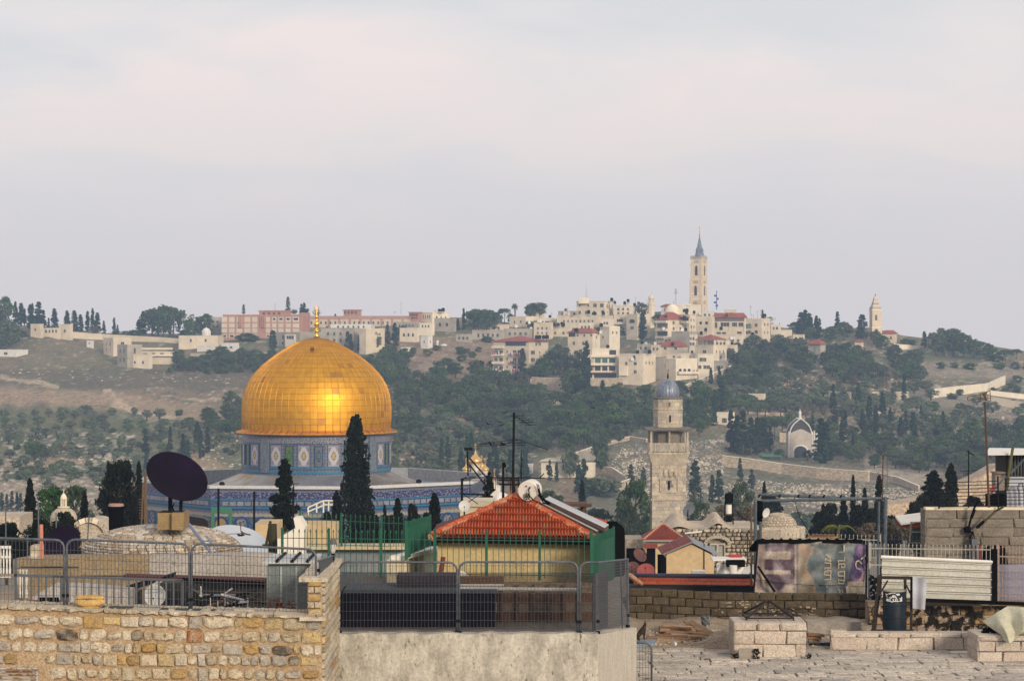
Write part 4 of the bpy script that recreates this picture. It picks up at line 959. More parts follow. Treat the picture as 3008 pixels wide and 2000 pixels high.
for j in range(4):
 a2=a_+j*pi/2; p=cen+Vector((cos(a2-pi/2),sin(a2-pi/2),0))*wd*.42; mb=MB(); mb.lathe([(.5,0),(.5,1.2),(0,2.4)],(p.x,p.y,lerp(z0,z1,.22)),4); part('lucarne',mb,SPM,rt)
mb=MB(); mb.lathe([(.1,0),(.45,.5),(.15,1),(.12,1.5),(.35,1.9),(.1,2.3)],(cen.x,cen.y,z1-.2),10); zc_=z1+1.8
mb.box(cen.x-.12,cen.x+.12,cen.y-.1,cen.y+.1,zc_,zc_+3); mb.box(cen.x-.9,cen.x+.9,cen.y-.1,cen.y+.1,zc_+1.6,zc_+1.85); mb.box(cen.x-.45,cen.x+.45,cen.y-.1,cen.y+.1,zc_+2.3,zc_+2.5)
part('cross',mb,GOLDF,rt)
mr=thing('village_minaret','slim village minaret with little dome among flat roofs','minaret',W(1913,960,1205)); c=W(1913,1000,1205); kk=1205/F
zf=lambda py:Z_(py,1205)
mb=MB(); mb.lathe([(10.5*kk,zf(965)),(9.8*kk,zf(895))],(c.x,c.y,0),8); part('shaft',mb,STONE,mr)
mb=MB(); mb.lathe([(9.8*kk,zf(897)),(11.5*kk,zf(893)),(11.5*kk,zf(889)),(11*kk,zf(889)),(11*kk,zf(891.5)),(7*kk,zf(892))],(c.x,c.y,0),12); part('balcony',mb,STONE_W,mr)
mb=MB(); mb.lathe([(7.5*kk,zf(893)),(7.5*kk,zf(879)),(9*kk,zf(878)),(8.5*kk,zf(874)),(6.5*kk,zf(869)),(2.5*kk,zf(865.5)),(.6*kk,zf(864)),(.8*kk,zf(862)),(.3*kk,zf(856))],(c.x,c.y,0),12); part('lantern',mb,STONE,mr,smooth='auto')
YC=1215; kc=YC/F
rc=thing('ridge_church','pale church with square bell tower, stepped spire and cross on the far shoulder','church',W(2575,980,YC))
def sq(px,hw,py0,py1,name,m,hw2=None,par=rc,Y=YC,rot=radians(10)):
 c=W(px,1000,Y); k_=Y/F; hw2=hw if hw2 is None else hw2; v=[]
 cc=Vector((c.x,Y+4,0))
 for h_,z in ((hw,Z_(py1,Y)),(hw2,Z_(py0,Y))):
  for i in range(4):
   a=rot+pi/4+i*pi/2; v.append(cc+Vector((cos(a),sin(a),0))*h_*k_*1.414/1.05+Vector((0,0,z)))
 mb=MB(); mb.add(v,[(3,2,1,0),(4,5,6,7),(0,1,5,4),(1,2,6,5),(2,3,7,6),(3,0,4,7)]); part(name,mb,m,par)
sq(2575,16,962,985,'tower_base',TS); sq(2575,14.5,912,962,'belfry',TS); sq(2575,16,908,912,'cornice',STONE_W); sq(2575,16.5,960,963,'cornice',STONE_W)
for i,(h_,t)in enumerate(((15,901),(12.5,895),(10,889),(8.5,883),(7,877),(5.5,871))):sq(2575,h_,t,t+7,'spire_tier',TS if i%2 else STONE_G,h_-1.5)
for sgn in (-1,):put('bell_window',wm('arch',TS,WINDARK),rc,Vector((X_(2575,YC),YC+4-14.5*kc/1.05*1.03,Z_(932,YC))),rot=(0,0,radians(10)),scale=(1.3,1,3.0))
put('arched_door',wm('arch',TS,WINDARK),rc,Vector((X_(2575,YC),YC+4-16*kc/1.05*1.03,Z_(972,YC))),rot=(0,0,radians(10)),scale=(2.0,1,2.4))
p=W(2575,872,YC); p.y+=4; mb=MB(); mb.tube(p,p+Vector((0,0,1.8)),.12,.08,5); mb.box(p.x-.5,p.x+.5,p.y-.07,p.y+.07,p.z+1.0,p.z+1.16); part('cross',mb,DARKMETAL,rc)
b=H('low chapel with red hip roof attached to the ridge church',2592,2630,2637,979,1004,YC,TS,[('l',2,(992,),1.0,1.8,'arch')],hip=9,cat='chapel',name='chapel')
mb=MB(); p=W(1985,905,1230); t_=W(1985,850,1230)
for k in range(4):mb.tube(p+Vector((.5*cos(k*pi/2),.5*sin(k*pi/2),0)),t_+Vector((.15*cos(k*pi/2),.15*sin(k*pi/2),0)),.07,.05,4)
for k in range(14):z=lerp(p.z,t_.z,k/14); mb.tube((p.x-.45*(1-k/20),p.y,z),(p.x+.45*(1-k/20),p.y,z+.6),.04,None,4)
mb.box(t_.x-1.1,t_.x+1.1,t_.y-.1,t_.y+.1,t_.z-1.8,t_.z-1.4); mb.box(t_.x-.5,t_.x+.5,t_.y-.4,t_.y+.4,t_.z-2.6,t_.z+.3)
one('phone_mast',mb,mat('mast_grey',(.35,.36,.38)),'grey lattice phone mast beside the tall church tower','mast')
mb=MB(); p=W(2105,910,1225); t_=W(2105,853,1225); mb.tube(p,t_,.22,.15,6)
for z,x in ((.2,-.6),(1.8,.5),(3.6,-.7),(5.2,.2)):mb.box(t_.x+x-.7,t_.x+x+.5,t_.y-.2,t_.y+.2,t_.z-3-z,t_.z-2-z)
one('flag_mast',mb,mat('navy_paint',(.05,.08,.25)),'dark blue mast with box antennas right of the tall church tower','mast')
for px,y0,y1 in ((2205,897,925),(1178,886,922),(1160,912,922),(808,890,915)):
 mb=MB(); mb.tube(W(px,y1,1225),W(px,y0,1225),.09,.05,4); q=W(px,y0+5,1225); mb.box(q.x-.6,q.x+.6,q.y,q.y+.05,q.z,q.z+.1)
 one('thin_mast',mb,DARKMETAL,{2205:'thin mast at the village edge roofs',1178:'thin tall mast above the low hospital wing',1160:'short thin mast beside the tall one on the hospital wing',808:'thin rod mast on the pink hospital upper storey'}[px],'mast')
tanks([(1797,884),(1806,891),(1845,886),(1835,893),(1864,898)],'black water tank on a roof between the tall apartment block and the little minaret',1205)
tanks([(1729,921),(1748,925),(1771,920),(1766,960)],'black water tank in front of the tall apartment block',1188)
tanks([(1576,995),(1585,995),(1597,995),(1607,995)],'black water tank in the row behind the red hip roof',1148)
tanks([(1622,956),(1628,956),(1640,957),(1650,953),(1655,957)],'black water tank on the cream house terrace at the village edge',1185)
tanks([(2010,916),(2018,916),(2039,920),(2247,930),(2073,972),(2060,982)],'black water tank on a roof below the church tower',1165)
tanks([(1290,914),(1297,914),(1302,914)],'black water tank on the skyline villa',1220)
DISHW=mat('dish_white',(.62,.62,.60),rough=.5,fine=.05)
def dish_mesh(r,m,depth=.16,n=16):
 mb=MB(); mb.lathe([(0,-depth*r),(r*.5,-depth*r*.75),(r*.85,-depth*r*.28),(r,0),(r*.98,.02),(r*.83,-depth*r*.2),(r*.48,-depth*r*.65),(0,-depth*r*.88)],(0,0,0),n,axis=(0,-1,0)); return mb
dm=dish_mesh(.8,DISHW); dm.tube((0,.1,-.1),(0,.4,-1.1),.06,None,5); dme=dm.mesh('satellite_dish',DISHW,smooth='auto')
for px,py,Y in ((1842,897,1205),(2028,896,1225),(2022,894,1225),(1950,965,1150),(2005,968,1140),(1765,975,1130),(1898,1009,1110),(1925,1008,1110),(2060,978,1165),(2150,993,1130),(2160,992,1130),(1482,1028,1108),(1482,1050,1108),(1555,947,1200),(1588,943,1195),(1517,958,1170),(1858,1054,1075),(1560,965,1150),(2150,1035,1110),(2100,1032,1100),(1277,922,1218)):
 put('satellite_dish',dme,None,W(px,py,roofY(px,py+4,Y)),rot=(U(-.3,.1),0,U(-.5,.5)),label='white satellite dish on a village roof or wall',cat='satellite dish',group='small white satellite dishes in the hill village')
YD=hillY(2352,1342); kd=YD/F; cp=W(2352,1000,YD)
ch=thing('tear_shaped_chapel','small chapel with pointed tear shaped dome and arched window on the terrace','chapel',W(2352,1340,YD))
CHS=mat('chapel_stone',(.48,.42,.36),col2=(.40,.35,.30),vscale=.6,fine=.1,fscale=4)
def P2(px,py,dy=0):return Vector((X_(px,YD),YD+dy,Z_(py,YD)))
body=[(2318,1345),(2386,1345),(2386,1275),(2372,1268),(2360,1262),(2352,1260),(2344,1262),(2330,1268),(2318,1275)]
mb=MB(); mb.prism([P2(x,y)for x,y in body],(0,9,0)); part('wall',mb,CHS,ch)
DGREY=mat('chapel_dome_sheet',(.07,.065,.075),col2=(.05,.05,.055),vscale=1,rough=.8)
cur=[(33,1276),(30.5,1264),(26,1253),(19,1244),(11,1237),(4.5,1232),(0,1230)]
mb=MB(); k_=len(cur)
vs=[]
for (hw,py)in cur:
 for (sx,dy)in ((-1,.15),(1,.15),(1,9),(-1,9)):vs.append(P2(2352+sx*hw,py,dy if hw>0 else 4.5)if True else None)
fs=[(4*i+j,4*i+(j+1)%4,4*i+4+(j+1)%4,4*i+4+j)for i in range(k_-1)for j in range(4)]
mb.add(vs,fs); part('dome',mb,DGREY,ch)
mb=MB()
for sx in (-1,1):
 mb.path([P2(2352+sx*hw,py,-.1)for hw,py in cur],.22,5); mb.path([P2(2352+sx*hw,py,9)for hw,py in cur],.2,5)
 q=P2(2352+sx*35,1275); mb.tube(q+Vector((0,0,-8.5)),q+Vector((0,0,.9)),.3,.2,6)
part('rib',mb,WHITE,ch)
q=P2(2352,1228,2); mb=MB(); mb.lathe([(.7,-.6),(.7,0),(.45,.1),(.45,1.6),(.7,1.7),(.3,2.3),(.06,3.0),(.05,3.6)],q,8); part('lantern',mb,WHITE,ch)
mb=MB(); pts=[P2(2330,1345,-.1),P2(2372,1345,-.1)]+[P2(2351+21*cos(t*pi/10),1325-17*sin(t*pi/10),-.1)for t in range(11)]; mb.path(pts[2:],.3,5); part('arch_trim',mb,WHITE,ch)
mb=MB(); mb.prism([P2(2333,1345,-.05),P2(2369,1345,-.05)]+[P2(2351+18*cos(t*pi/10),1325-14*sin(t*pi/10),-.05)for t in range(11)],(0,.04,0)); part('arched_window',mb,WINDARK,ch)
b=H('low stone annex beside the tear shaped chapel',2386,2412,2416,1276,1325,885,CHS,[],parapet=.3)
for i in range(3):
 q=P2(2392+i*7,1300,-.2); mb=MB(); mb.tube(q+Vector((0,0,-3)),q+Vector((0,0,4.2-i*.3)),.35,.22,6); part('pinnacle',mb,WHITE,ch)
mb=MB(); q=P2(2260,1337,-6); mb.box(q.x-3.5,q.x+3.5,q.y-2,q.y+2,q.z,q.z+.35)
for s_ in (-3.2,0,3.2):mb.tube((q.x+s_,q.y-1.8,q.z-2.2),(q.x+s_,q.y-1.8,q.z),.08,None,4)
one('green_canopy',mb,mat('green_canvas',(.03,.22,.13)),'flat green canopy on posts beside the tear shaped chapel','canopy')
YM=680; km=YM/F; pm_=W(1395,1000,YM)
om=thing('onion_domed_church','white church with gold onion domes and crosses below the hillside trees','church',W(1395,1500,YM))
OG=mat('onion_gold',(.80,.47,.15),metal=.85,rough=.33,fine=.08,fscale=2)
def onion(px,ptop,pbase,r,dy=0,cross=20):
 x=X_(px,YM); z=lambda p:Z_(p,YM); H_=pbase-ptop
 pr=[(r*.72,0),(r*.95,.1),(r,.2),(r*.97,.3),(r*.82,.42),(r*.55,.55),(r*.3,.68),(r*.16,.8),(r*.09,.92),(r*.05,1)]
 mb=MB(); mb.lathe([(a*km,z(pbase-b*H_))for a,b in pr],(x,YM+dy,0),20); part('onion_dome',mb,OG,om,smooth=True)
 zt_=z(ptop); c_=cross*km; mb=MB(); mb.lathe([(.05,0),(.22*r*km/2,.2),(.05,.4)],(x,YM+dy,zt_),8)
 mb.tube((x,YM+dy,zt_),(x,YM+dy,zt_+c_),.07,.05,4); mb.box(x-c_*.22,x+c_*.22,YM+dy-.05,YM+dy+.05,zt_+c_*.66,zt_+c_*.73); mb.box(x-c_*.12,x+c_*.12,YM+dy-.05,YM+dy+.05,zt_+c_*.84,zt_+c_*.9)
 mb.obox((x,YM+dy,zt_+c_*.42),(c_*.14,0,-c_*.04),(0,.05,0),(0,0,c_*.03)); part('cross',mb,OG,om)
 mb=MB(); mb.lathe([(r*.72*km,z(pbase)),(r*.78*km,z(pbase+2)),(r*.68*km,z(pbase+4)),(r*.66*km,z(pbase+26)),(r*.8*km,z(pbase+28))],(x,YM+dy,0),16); part('drum',mb,STONE_W,om,smooth='auto')
onion(1396,1325,1364,19.5,3,23); onion(1369,1362,1383,12,0,18); onion(1425,1362,1383,12,0,18); onion(1414,1358,1376,9,8,18); onion(1453,1392,1406,8,-4,18)
mb=MB(); mb.box(X_(1362,YM),X_(1438,YM),YM-2,YM+12,Z_(1520,YM),Z_(1408,YM)); mb.box(X_(1438,YM),X_(1470,YM),YM-4,YM+6,Z_(1520,YM),Z_(1428,YM)); part('nave',mb,WHITE,om)
for px in (1378,1397,1416):put('window',wm('arch',STONE_W,WINDARK),om,(X_(px,YM),YM-2,Z_(1440,YM)),scale=(.9,1,2.6))
# -------- trees
def leafmesh(name,C,size,m,up=0.0,tri=False):
 """small leaf sprays at points C (n,3), each a bent diamond"""
 n=len(C); rng=np.random
 d=rng.normal(size=(n,3)); d[:,2]=d[:,2]*(1-up)+up*1.6; d/=np.linalg.norm(d,axis=1)[:,None]
 e=rng.normal(size=(n,3)); e-=(e*d).sum(1)[:,None]*d; e/=np.linalg.norm(e,axis=1)[:,None]
 s=size*rng.uniform(.6,1.4,size=(n,1))
 if tri:v=np.stack([C-e*s*.5,C+e*s*.5,C+d*s*1.1],1); f=np.arange(3*n).reshape(n,3)
 else:v=np.stack([C-d*s*.6,C+e*s*.42,C+d*s*.7,C-e*s*.42],1); f=np.arange(4*n).reshape(n,4)
 me=bpy.data.meshes.new(name); me.from_pydata(v.reshape(-1,3).tolist(),[],f.tolist()); me.materials.append(m); me.update(); return me
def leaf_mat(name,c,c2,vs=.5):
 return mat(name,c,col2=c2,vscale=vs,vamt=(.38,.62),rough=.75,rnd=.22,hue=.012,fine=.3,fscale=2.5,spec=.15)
L_PINE=leaf_mat('pine_foliage',(.045,.078,.036),(.088,.120,.052),.35); L_OLIVE=leaf_mat('olive_foliage',(.10,.13,.078),(.15,.18,.115),.4)
L_CYP=leaf_mat('cypress_foliage',(.014,.036,.024),(.030,.058,.030),.5); L_BROWN=leaf_mat('bare_twigs',(.15,.11,.085),(.11,.09,.065),.5)
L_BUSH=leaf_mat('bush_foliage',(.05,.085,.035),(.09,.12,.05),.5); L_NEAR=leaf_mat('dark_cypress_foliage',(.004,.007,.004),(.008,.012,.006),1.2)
L_NEARG=leaf_mat('near_pine_foliage',(.025,.055,.018),(.045,.085,.024),.5)
def clumps(n,per,shape,jit,rng=np.random):
 """n clump centres from shape(), per leaves round each"""
 out=[]
 for _ in range(n):
  c,r=shape(); p=rng.normal(size=(per,3)); p/=np.linalg.norm(p,axis=1)[:,None]; p*=(rng.uniform(.35,1,size=(per,1))**.6)*r; p[:,2]*=.75
  out.append(np.array(c)+p)
 return np.concatenate(out)
def sh_round(base=.12,lo=.10,hi=.17,wd=.40):
 def f():
  a=U(0,2*pi); t=U(-1,1); r=sqrt(max(0,1-t*t*.85))*U(.45,1)*wd*(1 if t<.3 else 1.1-t*.35); return (r*cos(a),r*sin(a),base+hi*.7+(1-base-hi*1.3)*(.5+t*.5)),U(lo,hi)
 return f
def sh_umb():
 a=U(0,2*pi); r=sqrt(R())*.42; return (r*cos(a),r*sin(a),.70+.16*(1-(r/.42)**2)+U(-.05,.05)),U(.10,.18)
def sh_cone(w=.13):
 def f():
  t=R()**.85; a=U(0,2*pi); rad=w*(1-t)**.5*min(1,.6+t*4)*U(.3,.85); return (rad*cos(a),rad*sin(a),.04+.93*t),w*.42*(1-t*.6)
 return f
def trunk_mesh(kind):
 mb=MB()
 if kind=='olive':
  for k in range(4):a=k*1.7; mb.path([(0,0,-.1),(.03*cos(a),.03*sin(a),.16),(.13*cos(a),.13*sin(a),.38),(.2*cos(a),.2*sin(a),.55)],[.05,.035,.02,.008],5)
 elif kind=='cyp':mb.path([(0,0,-.08),(0,0,.5),(0,0,.9)],[.03,.02,.004],5)
 else:
  mb.path([(0,0,-.1),(.02,.01,.3),(.0,.03,.55),(.02,0,.75)],[.035,.026,.018,.008],6)
  for k in range(5):a=k*1.3; z=.4+.06*k; mb.path([(0,0,z),(.14*cos(a),.14*sin(a),z+.12),(.25*cos(a),.25*sin(a),z+.2)],[.014,.009,.004],4)
 return mb.mesh('trunk',BARK,smooth=True)
TR={'olive':trunk_mesh('olive'),'cyp':trunk_mesh('cyp'),'pine':trunk_mesh('pine')}
CR={'olive':[leafmesh('crown',clumps(34,30,sh_round(.16,.10,.17,.42),0),.075,L_OLIVE)for _ in range(4)],'bush':[leafmesh('crown',clumps(28,26,sh_round(-.05,.13,.2,.42),0),.10,L_BUSH)for _ in range(3)],'pine':[leafmesh('crown',clumps(46,30,sh_round(.10,.09,.16,.38),0),.062,L_PINE)for _ in range(5)],'umb':[leafmesh('crown',clumps(20,48,sh_umb,0),.065,L_PINE)for _ in range(3)],'cyp':[leafmesh('crown',clumps(95,14,sh_cone(.12+.015*i),0),.045,L_CYP,up=.5)for i in range(4)],'fir':[leafmesh('crown',clumps(70,14,sh_cone(.22),0),.045,L_CYP,up=-.1)for i in range(2)],'brown':[leafmesh('crown',clumps(26,26,sh_round(.15,.10,.18,.4),0),.05,L_BROWN)for _ in range(2)]}
ZONES=[(-99,330,880,1000,'on the ridge above the bare slope'),(330,560,880,1010,'on the ridge by the boundary wall'),(560,1150,860,1010,'beside the pink hospital'),(1150,1480,860,1010,'on the skyline before the village'),(1480,1700,860,1000,'on the ridge at the village edge'),(1700,2290,860,1110,'between the village houses'),(2290,2600,860,1010,'near the ridge church'),(2600,3100,860,1060,'on the far shoulder of the ridge'),(-99,330,1000,1130,'at the edge of the bare slope'),(330,900,1000,1130,'below the pink hospital'),(-99,720,1130,1330,'in the olive grove beyond the big dish'),(-99,720,1330,1600,'at the valley foot beyond the dishes'),(1100,1480,1010,1110,'on the dry slope beside the golden dome'),(1100,1560,1110,1290,'in the forest belt beside the golden dome'),(1560,1920,1110,1330,'in the forest below the village'),(1100,1560,1290,1600,'by the gold onion domes'),(1560,1920,1330,1600,'at the valley foot left of the grey minaret'),(1920,2130,1110,1330,'on the slope behind the grey minaret'),(1920,2130,1330,1600,'by the cemetery beside the grey minaret'),(2130,2420,1000,1200,'on the terraces under the ridge convent'),(2130,2420,1200,1345,'around the tear shaped chapel'),(2420,3100,1000,1160,'on the high terraces below the far shoulder'),(2420,3100,1160,1345,'on the mid terraces beyond the rooftop antenna'),(2130,3100,1345,1600,'on the lower slope by the cemetery')]
def zone(px,py):
 for a,b,c,d,s in ZONES:
  if a<=px<b and c<=py<d:return s
 return 'on the hillside'
KN={'olive':('olive_tree','grey green olive tree'),'bush':('bush','low round green bush'),'pine':('pine_tree','bushy dark green pine'),'umb':('umbrella_pine','flat topped umbrella pine'),'broad_pine':('broad_pine_tree','broad bushy evergreen pine'),'cyp':('cypress_tree','slender dark cypress'),'fir':('conifer_tree','pointed conifer with open branches'),'brown':('bare_tree','leafless brown tree')}  # the broad bushy kind is pine as well, with the pine crown
def tree(kind,px,py,hpx,wf=1.0,Y=None,label=None,near=None,kmat=None):
 """tree whose foot shows at (px, py) and which is hpx photo pixels tall"""
 Yv=Y or hillY(px,py); p=W(px,py,Yv)if Y else hill(px,py); h_=hpx*Yv/F
 nm,words=KN[kind]; z=zone(px,py)
 mid={z_[4]:(z_[2]+z_[3])/2 for z_ in ZONES}.get(z,1100); sz='tall' if hpx>62 else 'small' if hpx<36 else 'middling'
 z=('high' if py<mid-18 else 'low' if py>mid+18 else 'midway')+' '+z
 lab=label or '%s %s %s'%(sz,words,z)
 ro=thing(nm,lab,'bush' if kind=='bush' else 'tree',p,group=None if label else '%s %s %s'%(sz,nm.replace('_',' ')+'s' if kind!='bush' else 'bushes',z))
 s_=h_*U(.95,1.05); wd=s_*wf*U(.9,1.12); rz=U(0,6.28)
 if kind!='bush':
  put('trunk',TR['cyp' if kind in ('cyp','fir')else 'olive' if kind=='olive' else 'pine'],ro,p,rot=(0,0,rz),scale=(wd,wd,s_))
 me=random.choice(CR['pine' if kind=='broad_pine' else kind])
 put('crown',me,ro,p,rot=(0,0,rz),scale=(wd,wd*U(.9,1.1),s_))
 return ro
SEEN=[]
def scatter(kind,poly,n,h0,h1,wf=(1,1),mind=10):
 xs=[p[0]for p in poly]; ys=[p[1]for p in poly]; k=0; tries=0; pts=[]
 while k<n and tries<n*30:
  tries+=1; x,y=U(min(xs),max(xs)),U(min(ys),max(ys))
  if not poly_in(x,y,poly):continue
  if any(abs(x-a)<mind and abs(y-b)<mind*.5 for a,b in SEEN):continue
  SEEN.append((x,y)); pts.append((y,x)); k+=1
 for y,x in pts:tree(kind,x,y,U(h0,h1),U(*wf))
for a in (('pine',8,985,118,.8),('pine',-30,1000,110,1),('cyp',45,952,64,1.3),('cyp',62,955,68,1.6),('cyp',72,952,48,1.2),('cyp',88,965,70,1.4),('cyp',95,966,78,1.1),('cyp',113,968,80,1.5),('cyp',126,970,62,1.5),('cyp',143,972,40,1.1),('cyp',160,965,62,1.5),('cyp',197,968,54,1.6),('cyp',218,972,60,1.7),('cyp',236,975,50,1.6),('cyp',257,974,58,1.3),('cyp',272,975,74,1.2),('cyp',286,976,58,1.8),('cyp',305,980,38,1.2),('cyp',335,985,52,1.1),('cyp',345,985,30,1.3),('cyp',420,985,72,1.6),('cyp',408,985,48,1.8),('pine',448,992,90,.95),('pine',480,994,96,.95),('pine',508,994,88,.9),('umb',465,992,92,1.1),('umb',500,992,94,1.0),('pine',570,998,78,1.0),('pine',600,996,74,.9),('brown',615,985,62,.8),('pine',30,1020,80,1.2),('pine',-5,1030,90,1.2),('pine',45,1010,50,1.5),('brown',275,985,26,2),('bush',370,992,22,2.5),('bush',395,992,24,2.5),('bush',545,990,22,2),('fir',716,922,30,1.2),('fir',846,915,46,1.0),('cyp',885,930,38,1.4),('cyp',893,930,40,1.4),('fir',904,935,30,1.6),('pine',865,925,18,1.5),('brown',930,935,28,1.2),('fir',985,935,14,2),('cyp',806,1020,50,1.3),('fir',800,1045,75,.9),('bush',722,1003,26,2.6),('bush',745,1003,20,2),('cyp',960,998,42,1.2),('cyp',1030,1030,52,1.4),('fir',1022,1035,64,1),('cyp',1055,1035,52,1.2),('pine',1100,1030,58,1.0),('cyp',1138,1025,75,1.1),('cyp',1160,1022,76,1.1),('pine',1180,990,34,1.3),('cyp',1345,972,36,1.6),('cyp',1362,970,66,1.1),('pine',1395,972,64,1.3),('pine',1425,975,66,1.2),('umb',1405,975,68,1.3),('umb',1430,970,62,1.3),('pine',1458,975,58,1.1),('umb',1482,950,48,.9),('pine',1500,950,30,1.2),('pine',1560,935,42,1.2),('pine',1585,932,42,1.2),('umb',1575,934,45,1.3),('pine',1565,935,34,1.2),('bush',1560,966,24,1.8),('cyp',1828,990,60,1.7),('cyp',1888,998,78,1.3),('pine',1880,925,40,1.0),('pine',1895,930,36,1),('pine',1928,960,36,1.4),('cyp',1757,1024,60,1.5),('pine',1640,1095,92,.75),('pine',1625,1100,72,1.1),('pine',1655,1105,84,1),('pine',1600,1108,60,1.3),('bush',1580,1108,34,2.2),('cyp',1535,1108,90,1.3),('cyp',1722,1120,120,1.0),('pine',1700,1100,70,1.0),('pine',1745,1120,60,1.4),('pine',1679,1170,88,1.1),('pine',1690,1168,80,1.1),('cyp',1722,1178,100,1.2),('cyp',1728,1175,80,1.3),('cyp',1770,1175,58,1.5),('cyp',2088,1128,48,1.2),('cyp',2113,1130,54,1.3),('cyp',2166,1112,72,.9),('pine',2215,1050,70,1.1),('pine',2250,1060,66,1.0),('pine',2290,1050,72,1.2),('pine',2325,1060,76,1.2),('pine',2352,1050,60,1.1),('cyp',2240,935,26,1.1),('brown',2262,960,30,1.2),('cyp',2290,962,14,1),('cyp',2352,990,74,1.7),('cyp',2365,990,78,1.6),('cyp',2378,992,72,1.6),('pine',2340,985,40,1.6),('cyp',2398,992,66,1.2),('cyp',2406,994,60,1.2),('pine',2380,1000,40,1.4),('cyp',2460,980,68,1.1),('pine',2480,1000,56,1.4),('pine',2440,1005,48,1.4),('fir',2532,995,76,1.4),('cyp',2526,995,52,1.6),('pine',2570,1010,38,1.3),('pine',2590,1025,40,1.5),('bush',2660,1018,24,1.6),('bush',2680,1018,22,1.6),('cyp',2715,1020,50,1.6),('pine',2750,1045,80,1.0),('pine',2775,1045,84,1.2),('pine',2800,1045,82,1.2),('pine',2830,1050,72,1.1),('pine',2860,1055,62,1.2),('umb',2880,1045,44,1.3),('pine',2905,1060,50,1.2),('umb',2952,1070,46,1.1),('umb',2985,1055,32,1.2),('bush',2930,1065,22,2)):
 tree(*a)
for px,hh in ((1512,58),(1050,52),(1118,50)):
 py={1512:948,1050:0,1118:1018}[px]
 if not py:continue
 Yv=hillY(px,py); p=hill(px,py); h_=hh*Yv/F
 ro=thing('palm_tree','shaggy palm %s'%('between round pines on the village skyline' if px==1512 else 'below the low hospital wing'),'palm tree',p)
 mb=MB(); mb.path([p,p+Vector((.2,0,h_*.5)),p+Vector((0,0,h_*.86))],[.45,.38,.5],7); part('trunk',mb,BARK,ro)
 C=[]
 for k in range(46):
  a=U(0,6.28); el=U(-.8,1.3); ln=U(.7,1)*h_*.2
  for t in np.linspace(.15,1,10):C.append((ln*t*cos(a)*cos(el),ln*t*sin(a)*cos(el),h_*.86+ln*t*sin(el)-.35*ln*t*t))
 put('crown',leafmesh('crown',np.array(C),.45,L_PINE),ro,p)
scatter('pine',[(1150,1165),(1250,1130),(1330,1095),(1430,1100),(1480,1120),(1560,1170),(1700,1200),(1800,1170),(1900,1170),(1915,1260),(1800,1310),(1700,1330),(1560,1330),(1480,1290),(1400,1260),(1330,1200),(1250,1200),(1180,1220)],150,42,66,(1.0,1.45),16)
scatter('umb',[(1480,1150),(1700,1200),(1900,1170),(1915,1260),(1700,1330),(1500,1290)],26,50,70,(1.0,1.3),12)
scatter('broad_pine',[(1080,1090),(1150,1050),(1190,1060),(1180,1120),(1130,1150),(1090,1130)],26,34,52,(1.1,1.5),9)
scatter('olive',[(1160,1230),(1290,1215),(1420,1280),(1540,1330),(1560,1400),(1440,1450),(1150,1440)],58,34,46,(1.1,1.5),22)
scatter('cyp',[(1290,1330),(1560,1350),(1560,1440),(1250,1440)],16,70,100,(.9,1.2),16)
scatter('olive',[(-60,1215),(420,1220),(560,1250),(700,1300),(700,1340),(300,1350),(-60,1300)],78,24,33,(1.2,1.6),24)
scatter('olive',[(-60,1330),(420,1335),(560,1420),(-60,1420)],32,26,36,(1.2,1.6),26)
scatter('bush',[(-60,1300),(500,1330),(500,1440),(-60,1440)],20,16,28,(1.3,1.9),20)
scatter('broad_pine',[(590,1240),(720,1190),(715,1290),(600,1290)],14,36,60,(1,1.3),12)
scatter('cyp',[(400,1330),(700,1260),(700,1330),(420,1420)],9,60,95,(.9,1.2),22)
scatter('broad_pine',[(490,1050),(560,1050),(720,1050),(800,1060),(800,1085),(560,1090),(500,1085)],34,24,38,(1.3,1.7),11)
scatter('bush',[(490,1078),(800,1078),(760,1100),(500,1100)],16,14,22,(1.5,2),12)
scatter('bush',[(1150,1050),(1440,990),(1450,1080),(1250,1120)],16,14,24,(1.4,2),16)
scatter('broad_pine',[(2180,1070),(2440,1060),(2640,1060),(2740,1080),(2700,1120),(2400,1130),(2190,1120)],46,40,62,(1.1,1.5),16)
scatter('olive',[(2180,1120),(2700,1110),(2740,1160),(2640,1240),(2900,1250),(3040,1300),(2700,1300),(2420,1230),(2180,1200)],74,28,42,(1.2,1.5),20)
scatter('olive',[(2140,1130),(2700,1110),(2760,1180),(3040,1200),(3040,1320),(2700,1320),(2400,1280),(2140,1200)],62,26,40,(1.3,1.7),12)
scatter('cyp',[(2440,1160),(2700,1180),(2800,1300),(2560,1350),(2440,1300)],14,50,90,(.9,1.2),18)
scatter('broad_pine',[(2130,1050),(2300,1060),(2260,1160),(2130,1140)],22,36,54,(1.2,1.6),12)
scatter('bush',[(1150,1200),(1560,1290),(1560,1430),(1150,1430)],46,14,26,(1.4,2.1),11)
scatter('broad_pine',[(1120,1180),(1330,1200),(1420,1290),(1380,1330),(1120,1300)],26,34,50,(1.2,1.6),14)
scatter('bush',[(-60,1200),(700,1220),(700,1400),(-60,1400)],24,12,22,(1.4,2.2),12)
scatter('umb',[(2180,1190),(2330,1210),(2300,1250),(2130,1230)],10,44,60,(1.2,1.5),18)
scatter('pine',[(2420,1290),(2560,1300),(2760,1340),(2740,1390),(2560,1380),(2420,1340)],34,38,56,(1.1,1.4),14)
scatter('broad_pine',[(2760,1290),(3060,1290),(3060,1440),(2880,1430),(2760,1380)],46,46,76,(1.1,1.4),15)
scatter('brown',[(2780,1390),(2900,1360),(2960,1440),(2800,1440)],9,40,60,(1.2,1.5),16)
scatter('brown',[(2240,1140),(2700,1110),(2700,1240),(2240,1240)],10,30,42,(1.1,1.4),26)
